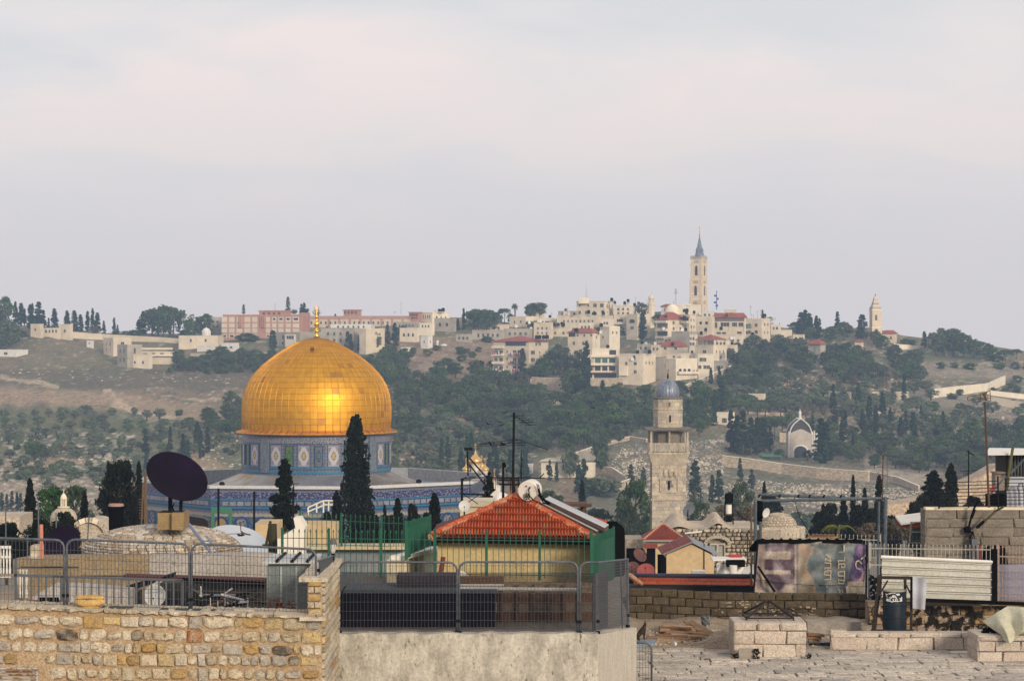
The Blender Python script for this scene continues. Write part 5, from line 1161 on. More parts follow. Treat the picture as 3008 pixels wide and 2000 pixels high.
scatter('bush',[(2200,1080),(3040,1080),(3040,1300),(2200,1300)],34,14,26,(1.4,2),24)
scatter('pine',[(1920,1180),(2130,1180),(2130,1270),(2030,1290),(1920,1260)],26,44,68,(1,1.3),15)
scatter('cyp',[(1990,1220),(2130,1200),(2140,1260),(2000,1270)],8,60,84,(.9,1.2),16)
for a in (('cyp',2147,1325,125,1.1),('cyp',2165,1330,110,1.2),('cyp',2182,1335,125,1.2),('cyp',2205,1335,115,1.2),('cyp',2225,1332,110,1.3),('cyp',2243,1325,100,1.2),('cyp',2262,1325,80,1.2),('pine',2235,1300,78,.9),('umb',2275,1290,70,1.1),('umb',2298,1285,66,1.2),('pine',2290,1345,28,1.4),('pine',2372,1350,30,1.3),('cyp',2412,1362,132,1.5),('cyp',2425,1362,126,1.5),('cyp',2473,1330,102,1.2),('cyp',2592,1235,84,.9),('cyp',2615,1262,66,1),('cyp',2660,1285,84,1),('cyp',2505,1330,62,1),('cyp',2570,1310,52,1),('cyp',2386,1278,60,1),('cyp',2388,1215,44,1.1),('umb',2550,1280,48,1.5),('umb',2575,1282,44,1.5),('cyp',2042,1485,130,1.2),('cyp',2092,1478,84,1.2),('cyp',2112,1480,100,1.2),('cyp',2174,1415,72,1),('cyp',2208,1435,60,1.5),('cyp',1853,1425,60,1.5),('cyp',1890,1425,52,1.5),('pine',1675,1405,92,.8),('pine',1765,1395,110,.7),('cyp',1615,1410,60,1),('cyp',1635,1415,56,1),('cyp',1715,1470,120,1.1),('cyp',1700,1450,90,1.1),('pine',2700,1390,60,1.2),('fir',2720,1385,70,1),('bush',1745,1450,50,2.2),('bush',1790,1455,46,2.2),('pine',100,1350,60,1.1),('pine',120,1352,50,1.4),('brown',178,1330,28,2),('brown',135,1352,34,1.6),('bush',230,1330,22,2.2),('bush',70,1400,34,1.6),('bush',280,1400,34,1.8),('bush',120,1395,26,2),('bush',210,1395,24,2)):
 tree(*a)
for px,py in ((20,1500),(35,1497),(50,1495),(5,1500),(60,1500)):tree('cyp',px,py,U(45,60),1.2)
for px,py,hh in ((2340,1560,40),(2380,1560,34),(2430,1555,36),(2500,1550,30),(2560,1545,28)):tree('pine',px,py,hh+20,1.3)
GR=mat('gravestone',(.66,.58,.48),col2=(.30,.26,.21),vscale=.15,rnd=0,fine=.2,fscale=1,rough=.9)
def stones(name,polys,n,s0,s1,m,hh=.6):
 mb=MB()
 for poly,k in zip(polys,n):
  xs=[p[0]for p in poly]; ys=[p[1]for p in poly]; c=0
  while c<k:
   x,y=U(min(xs),max(xs)),U(min(ys),max(ys))
   if not poly_in(x,y,poly):continue
   if fb(x,y*2,.03,3)<U(-.5,.15):c+=.4; continue
   p=hill(x,y); a=U(0,6.28)if hh<.5 else U(-.4,.4); w,d,z=U(s0,s1),U(s0,s1)*.6,U(.2,1)*hh
   mb.obox(p+Vector((0,0,z*.3)),(w*cos(a),w*sin(a),U(-.1,.1)),(-d*sin(a),d*cos(a),0),(0,0,z)); c+=1
 a=np.array(mb.v); c=a.mean(0); put(name,mb.mesh(name,m,c),None,Vector(c),kind='stuff')
stones('gravestones',[[(1830,1310),(2125,1290),(2125,1395),(2300,1420),(2560,1425),(2760,1445),(2780,1500),(2500,1540),(2100,1560),(1950,1480),(1850,1430),(1790,1370)]],[6800],.14,.46,GR,.28)
stones('hillside_rocks',[[(-60,1340),(400,1340),(420,1470),(-60,1480)],[(1150,1230),(1500,1300),(1500,1420),(1150,1420)],[(2420,1200),(3050,1200),(3050,1330),(2420,1300)],[(-60,1090),(700,1060),(700,1130),(-60,1110)],[(560,1270),(720,1260),(720,1400),(600,1400)],[(1560,1150),(1700,1160),(1700,1210),(1560,1200)],[(2200,1100),(2700,1100),(2700,1250),(2200,1250)]],[420,300,420,110,100,60,240],.25,.9,GR,.30)
# -------- laid stones
def unit_stone(jit,bev,seg=0):
 mb=MB(); random_state=random.getstate()
 mb.bevbox((0,0,0),(.5,0,0),(0,.5,0),(0,0,.5),bev,jit); return mb
ASH=[unit_stone(.012,.05)for _ in range(5)]; ROUGHS=[unit_stone(.045,.10)for _ in range(8)]
def rubble_unit():
 """rounded uneven field stone, unit size, front on -Y"""
 n=12; mb=MB(); e_=U(3.4,8); ph=U(0,6); pts=[]
 for i in range(n):
  a=2*pi*i/n+U(-.08,.08); c_,s_=cos(a),sin(a); r=.5/(abs(c_)**e_+abs(s_)**e_)**(1/e_)*(1+.06*sin(2*a+ph)+U(-.05,.05)); pts.append((r*c_,r*s_))
 rings=[[(x,.5,z)for x,z in pts],[(x,-.10,z)for x,z in pts],[(x*.93,-.38+U(-.05,.05),z*.92)for x,z in pts],[(x*.68+U(-.05,.05),-.5+U(-.12,.09),z*.64+U(-.05,.05))for x,z in pts]]
 v=[p for r in rings for p in r]+[(0,-.5+U(-.06,.04),0)]
 f=[(k*n+i,k*n+(i+1)%n,(k+1)*n+(i+1)%n,(k+1)*n+i)for k in range(3)for i in range(n)]+[(3*n+i,3*n+(i+1)%n,4*n)for i in range(n)]
 mb.add(v,[tuple(reversed(x))for x in f]); return mb
RUB=[rubble_unit()for _ in range(12)]
_sm={}
def sm(lst,i,m):
 k=(id(lst),i,m.name)
 if k not in _sm:_sm[k]=lst[i].mesh('stone',m,smooth='auto' if lst is RUB else False)
 return _sm[k]
def courses(parent,o,u,n,length,rows,wr,mats_,lst,gap=.01,dep=.12,name='stone',skip=None,z0=None,jz=0.0,proud=.03,label=None,wob=0.0):
 """lay stones on a wall: o lower start point, u along, n outwards, rows = heights from the bottom up"""
 u=Vector(u).normalized(); n=Vector(n).normalized(); z=0.0; rz=atan2(n.x,-n.y)*1.0
 rz=atan2(u.y,u.x)
 cnt=0
 for ri,h_ in enumerate(rows):
  x=-U(0,wr[0]*.5)if ri%2 else 0.0
  while x<length-.02:
   w=U(*wr); a,b=max(0,x),min(length,x+w)
   if length-b<wr[0]*.35:b=length
   if b-a>.03 and not (skip and skip((a+b)/2,z+h_/2)):
    c=Vector(o)+u*((a+b)/2)+n*(-dep/2+proud+U(-.3,.3)*proud)+Vector((0,0,z+h_/2+U(-wob,wob)))
    hh=h_-gap-U(0,jz)
    put(name,sm(lst,random.randrange(len(lst)),random.choice(mats_)),parent,c,rot=(0,U(-wob,wob)*1.2,rz),scale=(b-a-gap-U(0,jz),dep,hh)); cnt+=1
   x=x+w if b<length else length+1
  z+=h_
 return cnt
def wallbox(parent,o,u,n,length,height,t,m,name='core'):
 u=Vector(u).normalized(); n=Vector(n).normalized(); c=Vector(o)+u*length/2-n*t/2+Vector((0,0,height/2)); mb=MB(); mb.obox(c,u*length/2,n*t/2,(0,0,height/2)); return part(name,mb,m,parent)
AX=Vector((1,0,0)); AY=Vector((0,1,0)); NF=Vector((0,-1,0))
MORT=mat('grey_mortar',(.20,.175,.14),rough=.95,fine=.3,fscale=8)
# -------- tall grey minaret
YN=320; kn=YN/F; zn=lambda py:Z_(py,YN); xn=lambda px:X_(px,YN)
MN=[mat('minaret_stone_%s'%n,c,col2=c2,vscale=.8,rnd=.12,fine=.2,fscale=6,rough=.92)for n,c,c2 in (('cream',(.54,.47,.37),(.42,.36,.285)),('tan',(.47,.395,.31),(.37,.31,.24)),('grey',(.42,.38,.325),(.34,.305,.26)))]
mi=thing('tall_minaret','tall square stone minaret with roofed gallery and ribbed lead dome','minaret',W(1965,1600,YN))
cx=xn(1965); hw=50*kn
wallbox(mi,(cx-hw+.05,YN,30),AX,NF,2*hw-.1,zn(1343)-30,2*hw,MORT,'shaft_core')
rows=[.5]*int((zn(1345)-30)/.5)
def skip_(x,z):zz_=30+z; px=(cx-hw+x)/kn+CX; py=1000+(CZ-zz_)*F/YN; return (1959<px<1971 and 1408<py<1440)
courses(mi,(cx-hw,YN,30),AX,NF,2*hw,rows,(.55,1.05),MN,ASH,gap=.022,dep=.2,name='stone_block',skip=skip_)
courses(mi,(cx+hw,YN,30),AY,AX,2*hw,rows,(.8,1.4),MN,ASH,gap=.022,dep=.12,name='stone_block',skip=lambda x,z:z<8)
mb=MB(); mb.box(xn(1962),xn(1968),YN-.04,YN+.25,zn(1438),zn(1412)); part('slit_window',mb,BLACKPL,mi)
for px0,px1,py0,py1 in ((1938,1941,1405,1444),(1990,1993,1405,1444),(1941,1990,1443,1446),(1912,2016,1465,1469)):
 mb=MB(); mb.box(xn(px0),xn(px1),YN-.2,YN+.1,zn(py1),zn(py0)); part('moulding',mb,MN[0],mi)
for i in range(3):
 mb=MB(); mb.lathe([(.02,-.9),(.25,-.5),(.3,0),(.1,.35)],(xn(1954+15*i),YN-.05,zn(1385)),8); part('corbel',mb,MN[1],mi)
mb=MB(); cyy=YN+hw
def sqring(levels):
 v=[(cx+sx*h_,cyy+sy*h_,z)for h_,z in levels for sx,sy in ((-1,-1),(1,-1),(1,1),(-1,1))]
 f=[(4*k+j,4*k+(j+1)%4,4*k+4+(j+1)%4,4*k+4+j)for k in range(len(levels)-1)for j in range(4)]+[(3,2,1,0),tuple(4*(len(levels)-1)+j for j in range(4))]
 mb.add(v,f)
sqring([(50*kn,zn(1362)),(59*kn,zn(1334)),(60*kn,zn(1333)),(60*kn,zn(1328)),(58*kn,zn(1328))]); part('gallery_floor',mb,MN[0],mi)
for i in range(5):
 mb=MB(); x=xn(1935+16*i); y=cyy-58*kn
 for d,zt_,zb_ in ((.0,1329,1335),(.12,1335,1339),(.24,1339,1343)):mb.box(x-.16,x+.16,y-.15+d,y+.9,zn(zb_),zn(zt_))
 part('bracket',mb,MN[0],mi)
yg=cyy-57*kn
for i in range(8):
 x0=xn(1910+14.3*i); mb=MB(); mb.box(x0+.05,x0+.59,yg,yg+.12,zn(1326),zn(1305)); mb.box(x0+.14,x0+.50,yg-.03,yg,zn(1323),zn(1308)); part('parapet_panel',mb,MN[2],mi)
 mb=MB(); mb.box(x0-.06,x0+.06,yg-.08,yg+.16,zn(1328),zn(1303)); part('baluster',mb,MN[0],mi)
mb=MB(); mb.box(xn(1908),xn(2024),yg-.05,yg+.2,zn(1304),zn(1301)); mb.box(xn(2018),xn(2024),yg,cyy+57*kn,zn(1328),zn(1303)); mb.box(xn(1907),xn(1911),yg,cyy+57*kn,zn(1328),zn(1303)); part('parapet_rail',mb,MN[0],mi)
for x,yy in ((1912,yg+.1),(2019,yg+.1),(1966,yg+.1),(1912,cyy+55*kn),(2019,cyy+55*kn)):
 mb=MB(); mb.tube((xn(x),yy,zn(1328)),(xn(x),yy,zn(1260)),.17 if x!=1966 else .1,.14,8); part('column',mb,MN[1],mi)
mb=MB(); h_=68*kn; mb.box(cx-h_,cx+h_,cyy-h_,cyy+h_,zn(1262),zn(1257)); mb.box(cx-h_*.97,cx+h_*.97,cyy-h_*.97,cyy+h_*.97,zn(1265),zn(1262)); part('gallery_roof',mb,mat('old_lead_roof',(.17,.17,.17),col2=(.12,.11,.10),vscale=2,rough=.7),mi)
mb=MB(); s_=40*kn/cos(pi/8); mb.lathe([(s_,zn(1330)),(s_,zn(1172))],(cx,cyy,0),8); o=part('upper_shaft',mb,MORT,mi);
for k in range(8):
 a=-pi/2+(k-.0)*pi/4+pi/8
 if sin(a)>.3:continue
 nn=Vector((cos(a),sin(a),0)); uu=Vector((-sin(a),cos(a),0)); half=40*kn*math.tan(pi/8)
 courses(mi,Vector((cx,cyy,zn(1256)))+nn*(40*kn)-uu*half,uu,nn,2*half,[.47]*8,(.5,.9),MN,ASH,gap=.02,dep=.1,name='stone_block',proud=.02)
mb=MB(); mb.lathe([(s_*1.03,zn(1205)),(s_*1.07,zn(1204)),(s_*1.07,zn(1202.5)),(s_*1.0,zn(1202))],(cx,cyy,0),8); part('string_course',mb,MN[0],mi)
for px,py,hh in ((1966,1187,.5),(1968,1229,.85)):
 mb=MB(); y=cyy-s_+.02; mb.box(xn(px)-.16,xn(px)+.16,y-.02,y+.1,zn(py)-hh*.6,zn(py)+hh*.5); part('window',mb,BLACKPL,mi)
mb=MB(); mb.lathe([(s_*.97,zn(1172)),(s_*1.08,zn(1171)),(s_*1.08,zn(1168)),(s_*.9,zn(1166))],(cx,cyy,0),24); part('dome_cornice',mb,mat('old_lead_roof',(.17,.17,.17)),mi)
LDOME=mat('ribbed_lead',(.13,.17,.25),col2=(.22,.24,.28),vscale=1.2,vamt=(.4,.62),stretch=(1,1,.25),metal=.25,rough=.42,fine=.25,fscale=5)
dp=[(33.5,1166),(34.5,1160),(34.5,1152),(33,1143),(29.5,1134),(24,1126),(16.5,1119),(8,1114.5),(1.5,1112.5)]
mb=MB(); n_=96; v=[]; cl=[(xn(1968)-cx)*0]
for r_,py in dp:
 for i in range(n_):a=2*pi*i/n_; rr=r_*kn*(1-.045*(1-abs(cos(a*11)))); v.append((cx+rr*cos(a),cyy+rr*sin(a),zn(py)))
mb.add(v,[(k*n_+i,k*n_+(i+1)%n_,(k+1)*n_+(i+1)%n_,(k+1)*n_+i)for k in range(len(dp)-1)for i in range(n_)]); part('dome',mb,LDOME,mi,smooth=True)
mb=MB(); mb.lathe([(.14,0),(.07,.15),(.16,.3),(.06,.45),(.12,.58),(.03,.7),(.03,1.0)],(cx,cyy,zn(1113)),8); mb.path([(cx+.12*cos(t),cyy,zn(1113)+1.1+.14*sin(t))for t in (-2.4,-1.2,0,1.2)],.035,4); part('finial',mb,BLACKPL,mi)
# -------- stone house with domes, near the minaret
YB=135; kb=YB/F; xb=lambda p:X_(p,YB); zb_=lambda p:Z_(p,YB)
CR1=[mat('old_house_stone_%s'%n,c,col2=c2,vscale=3,rnd=.16,fine=.25,fscale=15,rough=.95)for n,c,c2 in (('pale',(.42,.36,.28),(.30,.25,.19)),('grey',(.27,.235,.19),(.2,.17,.14)),('cream',(.48,.42,.34),(.36,.31,.24)))]
MORT=mat('pale_mortar',(.30,.255,.20),rough=.95,fine=.3,fscale=8)
hs=thing('vaulted_stone_house','old rubble stone house with lumpy vaulted roof and blocked arched window','house',W(2110,1700,YB))
wallbox(hs,(xb(1985),YB+.2,zb_(1760)),AX,NF,xb(2225)-xb(1985),zb_(1553)-zb_(1760),5,MORT)
hgt=lambda px:1553-10*math.exp(-((px-2108)/26)**2)
def sk(x,z):
 px=(xb(1985)+x)/kb+CX; py=1000+(CZ-(zb_(1700)+z))*F/YB
 if px<2035 and py>1600:return True
 if py<hgt(px):return True
 return 2083<px<2131 and 1594<py<1640 or 2070<px<2145 and (px-2107)**2/38**2+(py-1600)**2/22**2<1 and py<1600
courses(hs,(xb(1985),YB+.05,zb_(1700)),AX,NF,xb(2222)-xb(1985),[.215]*14,(.18,.42),CR1,RUB,gap=.02,dep=.3,name='rubble_stone',skip=sk,jz=.03,proud=.1)
mb=MB()
for i in range(11):
 a=pi*(i+.5)/11; c=Vector((xb(2107)+.66*cos(a),YB-.12,zb_(1597)+.42*sin(a))); t=Vector((-sin(a)*.09,0,cos(a)*.07)); mb.obox(c,t,(0,.1,0),(cos(a)*.1,0,sin(a)*.1))
part('relieving_arch',mb,CR1[2],hs)
mb=MB(); x0,x1,z0,z1=xb(2084),xb(2130),zb_(1640),zb_(1594); mb.box(x0,x1,YB-.2,YB+.2,z1-.1,z1); mb.box(x0,x0+.07,YB-.2,YB+.2,z0,z1-.1); mb.box(x1-.07,x1,YB-.2,YB+.2,z0,z1-.1); mb.box((x0+x1)/2-.05,(x0+x1)/2+.05,YB-.2,YB+.2,z0,z1-.1)
wf=part('window_frame',mb,CR1[2],hs)
for xa in (x0+.07,(x0+x1)/2+.05):mb=MB(); mb.box(xa,xa+(x1-x0)/2-.12,YB-.05,YB+.1,z0,z1-.1); part('shutter',mb,mat('grey_shutter',(.30,.30,.28),fine=.2),wf)
PLAS=mat('lime_plaster',(.50,.43,.34),col2=(.40,.34,.27),vscale=1.2,fine=.25,fscale=10,rough=.95,bump=.3,bscale=6)
mb=MB(); nn=60; v=[]
for i in range(nn+1):
 px=1955+(2235-1955)*i/nn
 for j in range(15):
  y=YB+.05+j*.5; t=j/14
  hh=1556-32*math.exp(-((px-1995)/27)**2)*sin(pi*min(1,t*1.1+.1))-36*math.exp(-((px-2110)/24)**2)*sin(pi*min(1,t*1.0+.18))-9*sin(pi*min(1,t*1.2))
  v.append((xb(px),y,zb_(hh)))
mb.add(v,[(i*15+j,(i+1)*15+j,(i+1)*15+j+1,i*15+j+1)for i in range(nn)for j in range(14)]); part('roof',mb,PLAS,hs,smooth=True)
mb=MB(); mb.tube(W(2012,1566,YB-.4),W(2062,1561,YB-.4),.05,None,6); part('pipe',mb,WHITE,hs)
dh=thing('paved_stone_dome','round dome paved with small pale stones behind the torn banner booth','dome',W(2297,1570,YB))
DXs,DYs=xb(2297),YB+2.0; rr=56*kb
mb=MB(); mb.lathe([(rr*1.45,zb_(1640)),(rr*1.45,zb_(1557)),(rr*1.38,zb_(1553)),(rr,zb_(1555))],(DXs,DYs,0),8); part('base',mb,PLAS,dh)
mb=MB(); dpr=[(rr*.98*cos(t*pi/20),zb_(1556)+.80*sin(t*pi/20))for t in range(11)]; mb.lathe(dpr,(DXs,DYs,0),24); part('shell',mb,MORT,dh,smooth=True)
def dome_pavers(parent,cx_,cy_,z0,rad,hgt_,nrow,w,mats_,only=lambda a,t:sin(a)<.35,name='paver',thick=.05,z_at=None):
 for k in range(nrow):
  t0=k*pi/2/nrow; t1=(k+1)*pi/2/nrow; tm=(t0+t1)/2; r_=rad*cos(tm); n=max(5,int(2*pi*r_/w)); off=U(0,1)
  for i in range(n):
   a=2*pi*(i+off)/n
   if not only(a,tm):continue
   nrm=Vector((cos(a)*cos(tm)/rad,sin(a)*cos(tm)/rad,sin(tm)/hgt_)).normalized(); tang=Vector((-sin(a),cos(a),0)); up=nrm.cross(tang)*-1
   if up.z<0:up=-up
   c=Vector((cx_+r_*cos(a),cy_+r_*sin(a),z0+hgt_*sin(tm)))
   dz=math.hypot(rad*(cos(t0)-cos(t1)),hgt_*(sin(t1)-sin(t0)))
   M3=Matrix((tang,-nrm,up)).transposed()
   if M3.determinant()<0:M3=Matrix((-tang,-nrm,up)).transposed()
   put(name,sm(RUB,random.randrange(12),random.choice(mats_)),parent,c,rot=M3.to_euler(),scale=(2*pi*r_/n*U(.84,.93),thick*U(.8,1.3),dz*U(.82,.92)))
dome_pavers(dh,DXs,DYs,zb_(1556),rr,.82,9,.19,[CR1[0],CR1[2],PLAS],thick=.04)
TILE_M=mat('mid_red_tiles',(.21,.045,.035),col2=(.15,.04,.03),vscale=2,rough=.8,rnd=.15,fine=.2,fscale=20)
YP=mat('cream_render',(.52,.39,.23),col2=(.46,.34,.20),vscale=.7,fine=.08,fscale=6,rough=.9)
Y1=118; x1_=lambda p:X_(p,Y1); z1_=lambda p:Z_(p,Y1)
h1=thing('hip_roof_house','small cream house with dark red pyramid roof below the tall minaret','house',W(1950,1690,Y1))
mb=MB(); mb.box(x1_(1898),x1_(2008),Y1+.3,Y1+2.4,z1_(1720),z1_(1588)); part('wall',mb,YP,h1)
ap=Vector((x1_(1952),Y1+1.3,z1_(1543))); e0,e1=Vector((x1_(1890),Y1,z1_(1585))),Vector((x1_(2015),Y1,z1_(1585))); e2,e3=e1+Vector((0,2.6,0)),e0+Vector((0,2.6,0))
mb=MB(); mb.add([e0,e1,e2,e3,ap],[(0,1,4),(1,2,4),(2,3,4),(3,0,4),(3,2,1,0)]); roof1=part('roof',mb,TILE_M,h1)
for k in range(9):
 a,b=e0.lerp(ap,k/9.5),e1.lerp(ap,k/9.5); mb=MB(); d=(b-a); c=(a+b)/2+Vector((0,-.03,.03)); mb.obox(c,d/2,(0,.02,0),(0,.03,.022)); part('tile_course',mb,TILE_M,roof1)
for e_ in (e0,e1):mb=MB(); mb.path([e_,ap],.07,6); part('hip_ridge',mb,mat('pale_ridge_tile',(.42,.20,.13),fine=.2,fscale=20),h1)
mb=MB(); mb.box(x1_(1889),x1_(2016),Y1-.08,Y1+.05,z1_(1590),z1_(1585)); part('gutter',mb,mat('grey_gutter',(.22,.24,.27)),h1)
mb=MB(); mb.tube((x1_(1963),Y1+.2,z1_(1588)),(x1_(1963),Y1+.2,z1_(1640)),.04,None,6); part('downpipe',mb,TILE_M,h1)
Y2=105; x2_=lambda p:X_(p,Y2); z2_=lambda p:Z_(p,Y2)
h2=thing('gabled_house','cream rendered house with low gable and thin red tile verge','house',W(2030,1700,Y2))
G=[(1958,1760),(2096,1760),(2098,1632),(2032,1598),(1958,1628)]
mb=MB(); mb.prism([Vector((x2_(a),Y2,z2_(b)))for a,b in G],(0,3.2,0)); part('wall',mb,YP,h2)
for (a,b,c,d,nm,m)in ((1945,1629,2033,1592,'roof_slope',TILE_M),(2032,1592,2112,1632,'roof_slope',mat('grey_gutter',(.2,.2,.2)))):
 p,q=Vector((x2_(a),Y2,z2_(b))),Vector((x2_(c),Y2,z2_(d))); dr=q-p; up=Vector((-dr.z,0,dr.x)).normalized()
 mb=MB(); mb.obox((p+q)/2+Vector((0,1.6,0))+up*.02,dr/2,(0,1.75,0),up*.035); s1=part(nm,mb,mat('grey_gutter',(.2,.2,.2)),h2)
 if a==1945:
  for i in range(9):
   c_=p.lerp(q,(i+.5)/9); mb=MB(); mb.obox(c_+Vector((0,1.2,0))+up*.09,dr*.052,(0,1.45,0),up*.03); part('roof_tile_row',mb,TILE_M,s1)
mb=MB(); mb.tube((x2_(2068),Y2-.05,z2_(1595)),(x2_(2068),Y2-.05,z2_(1690)),.02,None,5); one('thin_pole',mb,DARKMETAL,'thin pole standing before the cream gabled house','pole')
mb=MB(); mb.box(X_(1893,115),X_(1930,115),114.5,115.2,Z_(1607,115),Z_(1596,115)); mb.box(X_(1900,115),X_(1925,115),114.9,115.3,Z_(1700,115),Z_(1607,115),1); one('dark_doorway_hood',mb,[TILE_M,BLACKPL],'small red tiled hood over a dark doorway of the pyramid roof house','hood')
YG=98; mb=MB(); mb.box(X_(1850,YG),X_(1900,YG),YG,YG+3,Z_(1780,YG),Z_(1628,YG)); mb.box(X_(1940,YG),X_(1957,YG),YG,YG+2,Z_(1780,YG),Z_(1640,YG)); one('dark_shed',mb,BLACKPL,'black tarred shed wall between round dishes and the gabled house','shed')
mb=MB(); mb.box(X_(1838,140),X_(1985,140),140,143,Z_(1760,140),Z_(1583,140)); one('stone_yard_wall',mb,CR1[0],'old stone yard wall reaching the pyramid roof house','wall')
mb=MB(); mb.obox(W(2140,1640,100),(X_(2190,100)-X_(2140,100),0,.0),(0,.7,0),(.0,0,.03)); mb.obox(W(2160,1634,100.5),(.25,0,0),(0,.3,0),(0,0,.06),1); one('tin_awning',mb,[WHITE,mat('red_cloth',(.4,.03,.03))],'pale tin awning with a red bundle on it beside the stone house','awning')
mb=MB(); v=[];
for i in range(21):
 for j in range(7):px=2105+85*i/20; py=1655+34*j/6-4*sin(i*.9)*(j<2); v.append(W(px,py,99+.12*sin(i*1.3+j)))
mb.add(v,[(i*7+j,(i+1)*7+j,(i+1)*7+j+1,i*7+j+1)for i in range(20)for j in range(6)]); one('white_sheet',mb,WHITE,'crumpled white sheet hanging under the tin awning','sheet',smooth=True)
mb=MB(); mb.box(X_(2134,98.5),X_(2188,98.5),98.4,98.8,Z_(1664,98.5),Z_(1645,98.5)); one('black_tarp',mb,BLACKPL,'black tarp strip above the crumpled white sheet','tarp')
mb=MB(); mb.tube(W(2154,1686,98),W(2154,1660,98),.16,None,12); one('white_drum',mb,WHITE,'white drum in front of the crumpled white sheet','drum')
RD=mat('rusty_dish',(.13,.05,.045),col2=(.09,.04,.04),vscale=3,rough=.6); DD=mat('dark_dish',(.010,.003,.020),rough=.6,spec=.10,col2=(.004,.002,.008),vscale=.8)
def dish(px,py,Y,rpx,nrm,m,label,stand=1.0,depth=.16,arm=True,name='satellite_dish',n=28,group=None):
 """dish of radius rpx photo pixels facing nrm, with feed arm, back rib and stand"""
 c=W(px,py,Y); r=rpx*Y/F; nrm=Vector(nrm).normalized(); ro=thing(name,label,'satellite dish',c,group)
 mb=MB(); mb.lathe([(0,-depth*r),(r*.3,-depth*r*.91),(r*.6,-depth*r*.64),(r*.85,-depth*r*.28),(r,0),(r*1.01,.012),(r*.99,.014),(r*.84,-depth*r*.24),(r*.58,-depth*r*.58),(0,-depth*r*.92)],c,n,axis=nrm); part('reflector',mb,m,ro,smooth=True)
 if arm:
  s=nrm.cross(Vector((0,0,1))).normalized(); dn=nrm.cross(s).normalized(); dn=dn if dn.z<0 else -dn
  tip=c+nrm*r*1.0+dn*r*.25; mb=MB(); mb.tube(c+dn*r*.95,tip,r*.022,None,5); mb.tube(tip-nrm*r*.12,tip+nrm*r*.05,r*.07,None,8); part('feed_arm',mb,DARKMETAL,ro)
 if stand:
  b=c-nrm*r*.2; mb=MB(); mb.tube(b,b+Vector((0,0,-stand)),r*.05+.015,None,6); mb.tube(c-nrm*depth*r,b,.05,None,6); part('stand',mb,DARKMETAL,ro)
 return ro
dish(1880,1630,96,22,(.45,-.62,.5),RD,'rust brown satellite dish tilted upwards beside the dark shed',.8)
dish(1858,1668,94,21,(-.2,-.8,.5),RD,'dark rusty satellite dish close to the lattice fence corner',.5)
dish(1897,1676,93,26,(-.1,-.75,.65),mat('red_dish',(.26,.06,.05),rough=.6),'reddish satellite dish behind the navy gutter of the long tile roof',.4)
dish(2202,1682,92,20,(.0,-.96,.25),DISHW,'white round dish with green badge beside the torn banner',.5)
dish(2023,1497,160,21,(.5,-.72,-.3),mat('slate_dish',(.13,.15,.18),rough=.6),'slate grey dish leaning over the vaulted roof',1.5)
dish(2250,1506,73.5,15,(.62,-.66,-.25),DISHW,'white oval dish on the grey pipe frame',.0)
wtk=thing('solar_boiler','black tank over a white boiler on the vaulted stone roof','water heater',W(2141,1535,137)); q=W(2141,1535,137)
mb=MB(); mb.lathe([(.22,0),(.24,.03),(.24,.48),(.18,.56),(.0,.6)],q+Vector((0,0,1.1)),14); part('tank',mb,BLACKPL,wtk,smooth='auto')
mb=MB(); mb.lathe([(0,0),(.17,0),(.17,.5),(0,.5)],q+Vector((0,0,.52)),12); part('boiler',mb,WHITE,wtk,smooth='auto')
mb=MB()
for sx in (-.24,.24):
 for sy in (-.2,.2):mb.tube(q+Vector((sx,sy,-.1)),q+Vector((sx*.9,sy*.9,1.12)),.025,None,4)
mb.box(q.x-.17,q.x+.17,q.y-.1,q.y+.2,q.z+.05,q.z+.4); mb.tube(q+Vector((.3,0,.75)),q+Vector((1.05,0,.1)),.035,None,5); part('stand',mb,BLACKPL,wtk)
Yw=300; mb=MB(); pts=[(2560,1560),(2960,1560),(2960,1368),(2935,1368),(2880,1400),(2790,1441),(2690,1470),(2590,1488)]
mb.prism([W(a,b,Yw)for a,b in pts],(0,6,0)); cw=one('city_wall',mb,mat('sunlit_wall_stone',(.52,.41,.30),col2=(.40,.31,.225),vscale=.7,vamt=(.35,.65),stretch=(1,1,2.5),fine=.3,fscale=4,rough=.95),'broad pale wedge of old city wall behind the rooftop railing','city wall')
def sh_rag():
 t=R()**.8; a=U(0,2*pi); rad=.24*(1-t)**.6*(.35+.65*abs(sin(t*19+a*.5+sin(a*3))))*U(.3,1); return (rad*cos(a),rad*sin(a),.04+.93*t+.04*sin(a*2)),.055*(1-t*.6)
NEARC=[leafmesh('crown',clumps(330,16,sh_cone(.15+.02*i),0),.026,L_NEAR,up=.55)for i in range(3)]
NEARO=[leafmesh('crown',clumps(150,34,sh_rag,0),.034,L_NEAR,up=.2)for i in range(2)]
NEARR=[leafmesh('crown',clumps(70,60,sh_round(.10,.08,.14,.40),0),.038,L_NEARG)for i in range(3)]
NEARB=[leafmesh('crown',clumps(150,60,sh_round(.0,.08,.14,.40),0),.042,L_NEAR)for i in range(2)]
def ntree(kind,px,pbot,ptop,Y,wpx,label,nm='cypress_tree',base=None):
 p=W(px,pbot,Y); h_=(pbot-ptop)*Y/F; w=wpx*Y/F
 ro=thing(nm,label,'tree',p); lst,w0={'c':(NEARC,.34),'o':(NEARO,.42),'r':(NEARR,.86),'b':(NEARB,.86)}[kind]; rz=U(0,6)
 put('trunk',TR['cyp' if kind in 'co' else 'pine'],ro,p,rot=(0,0,rz),scale=(h_*.8,h_*.8,h_)); put('crown',random.choice(lst),ro,p,rot=(0,0,rz),scale=(w/w0,w/w0,h_))
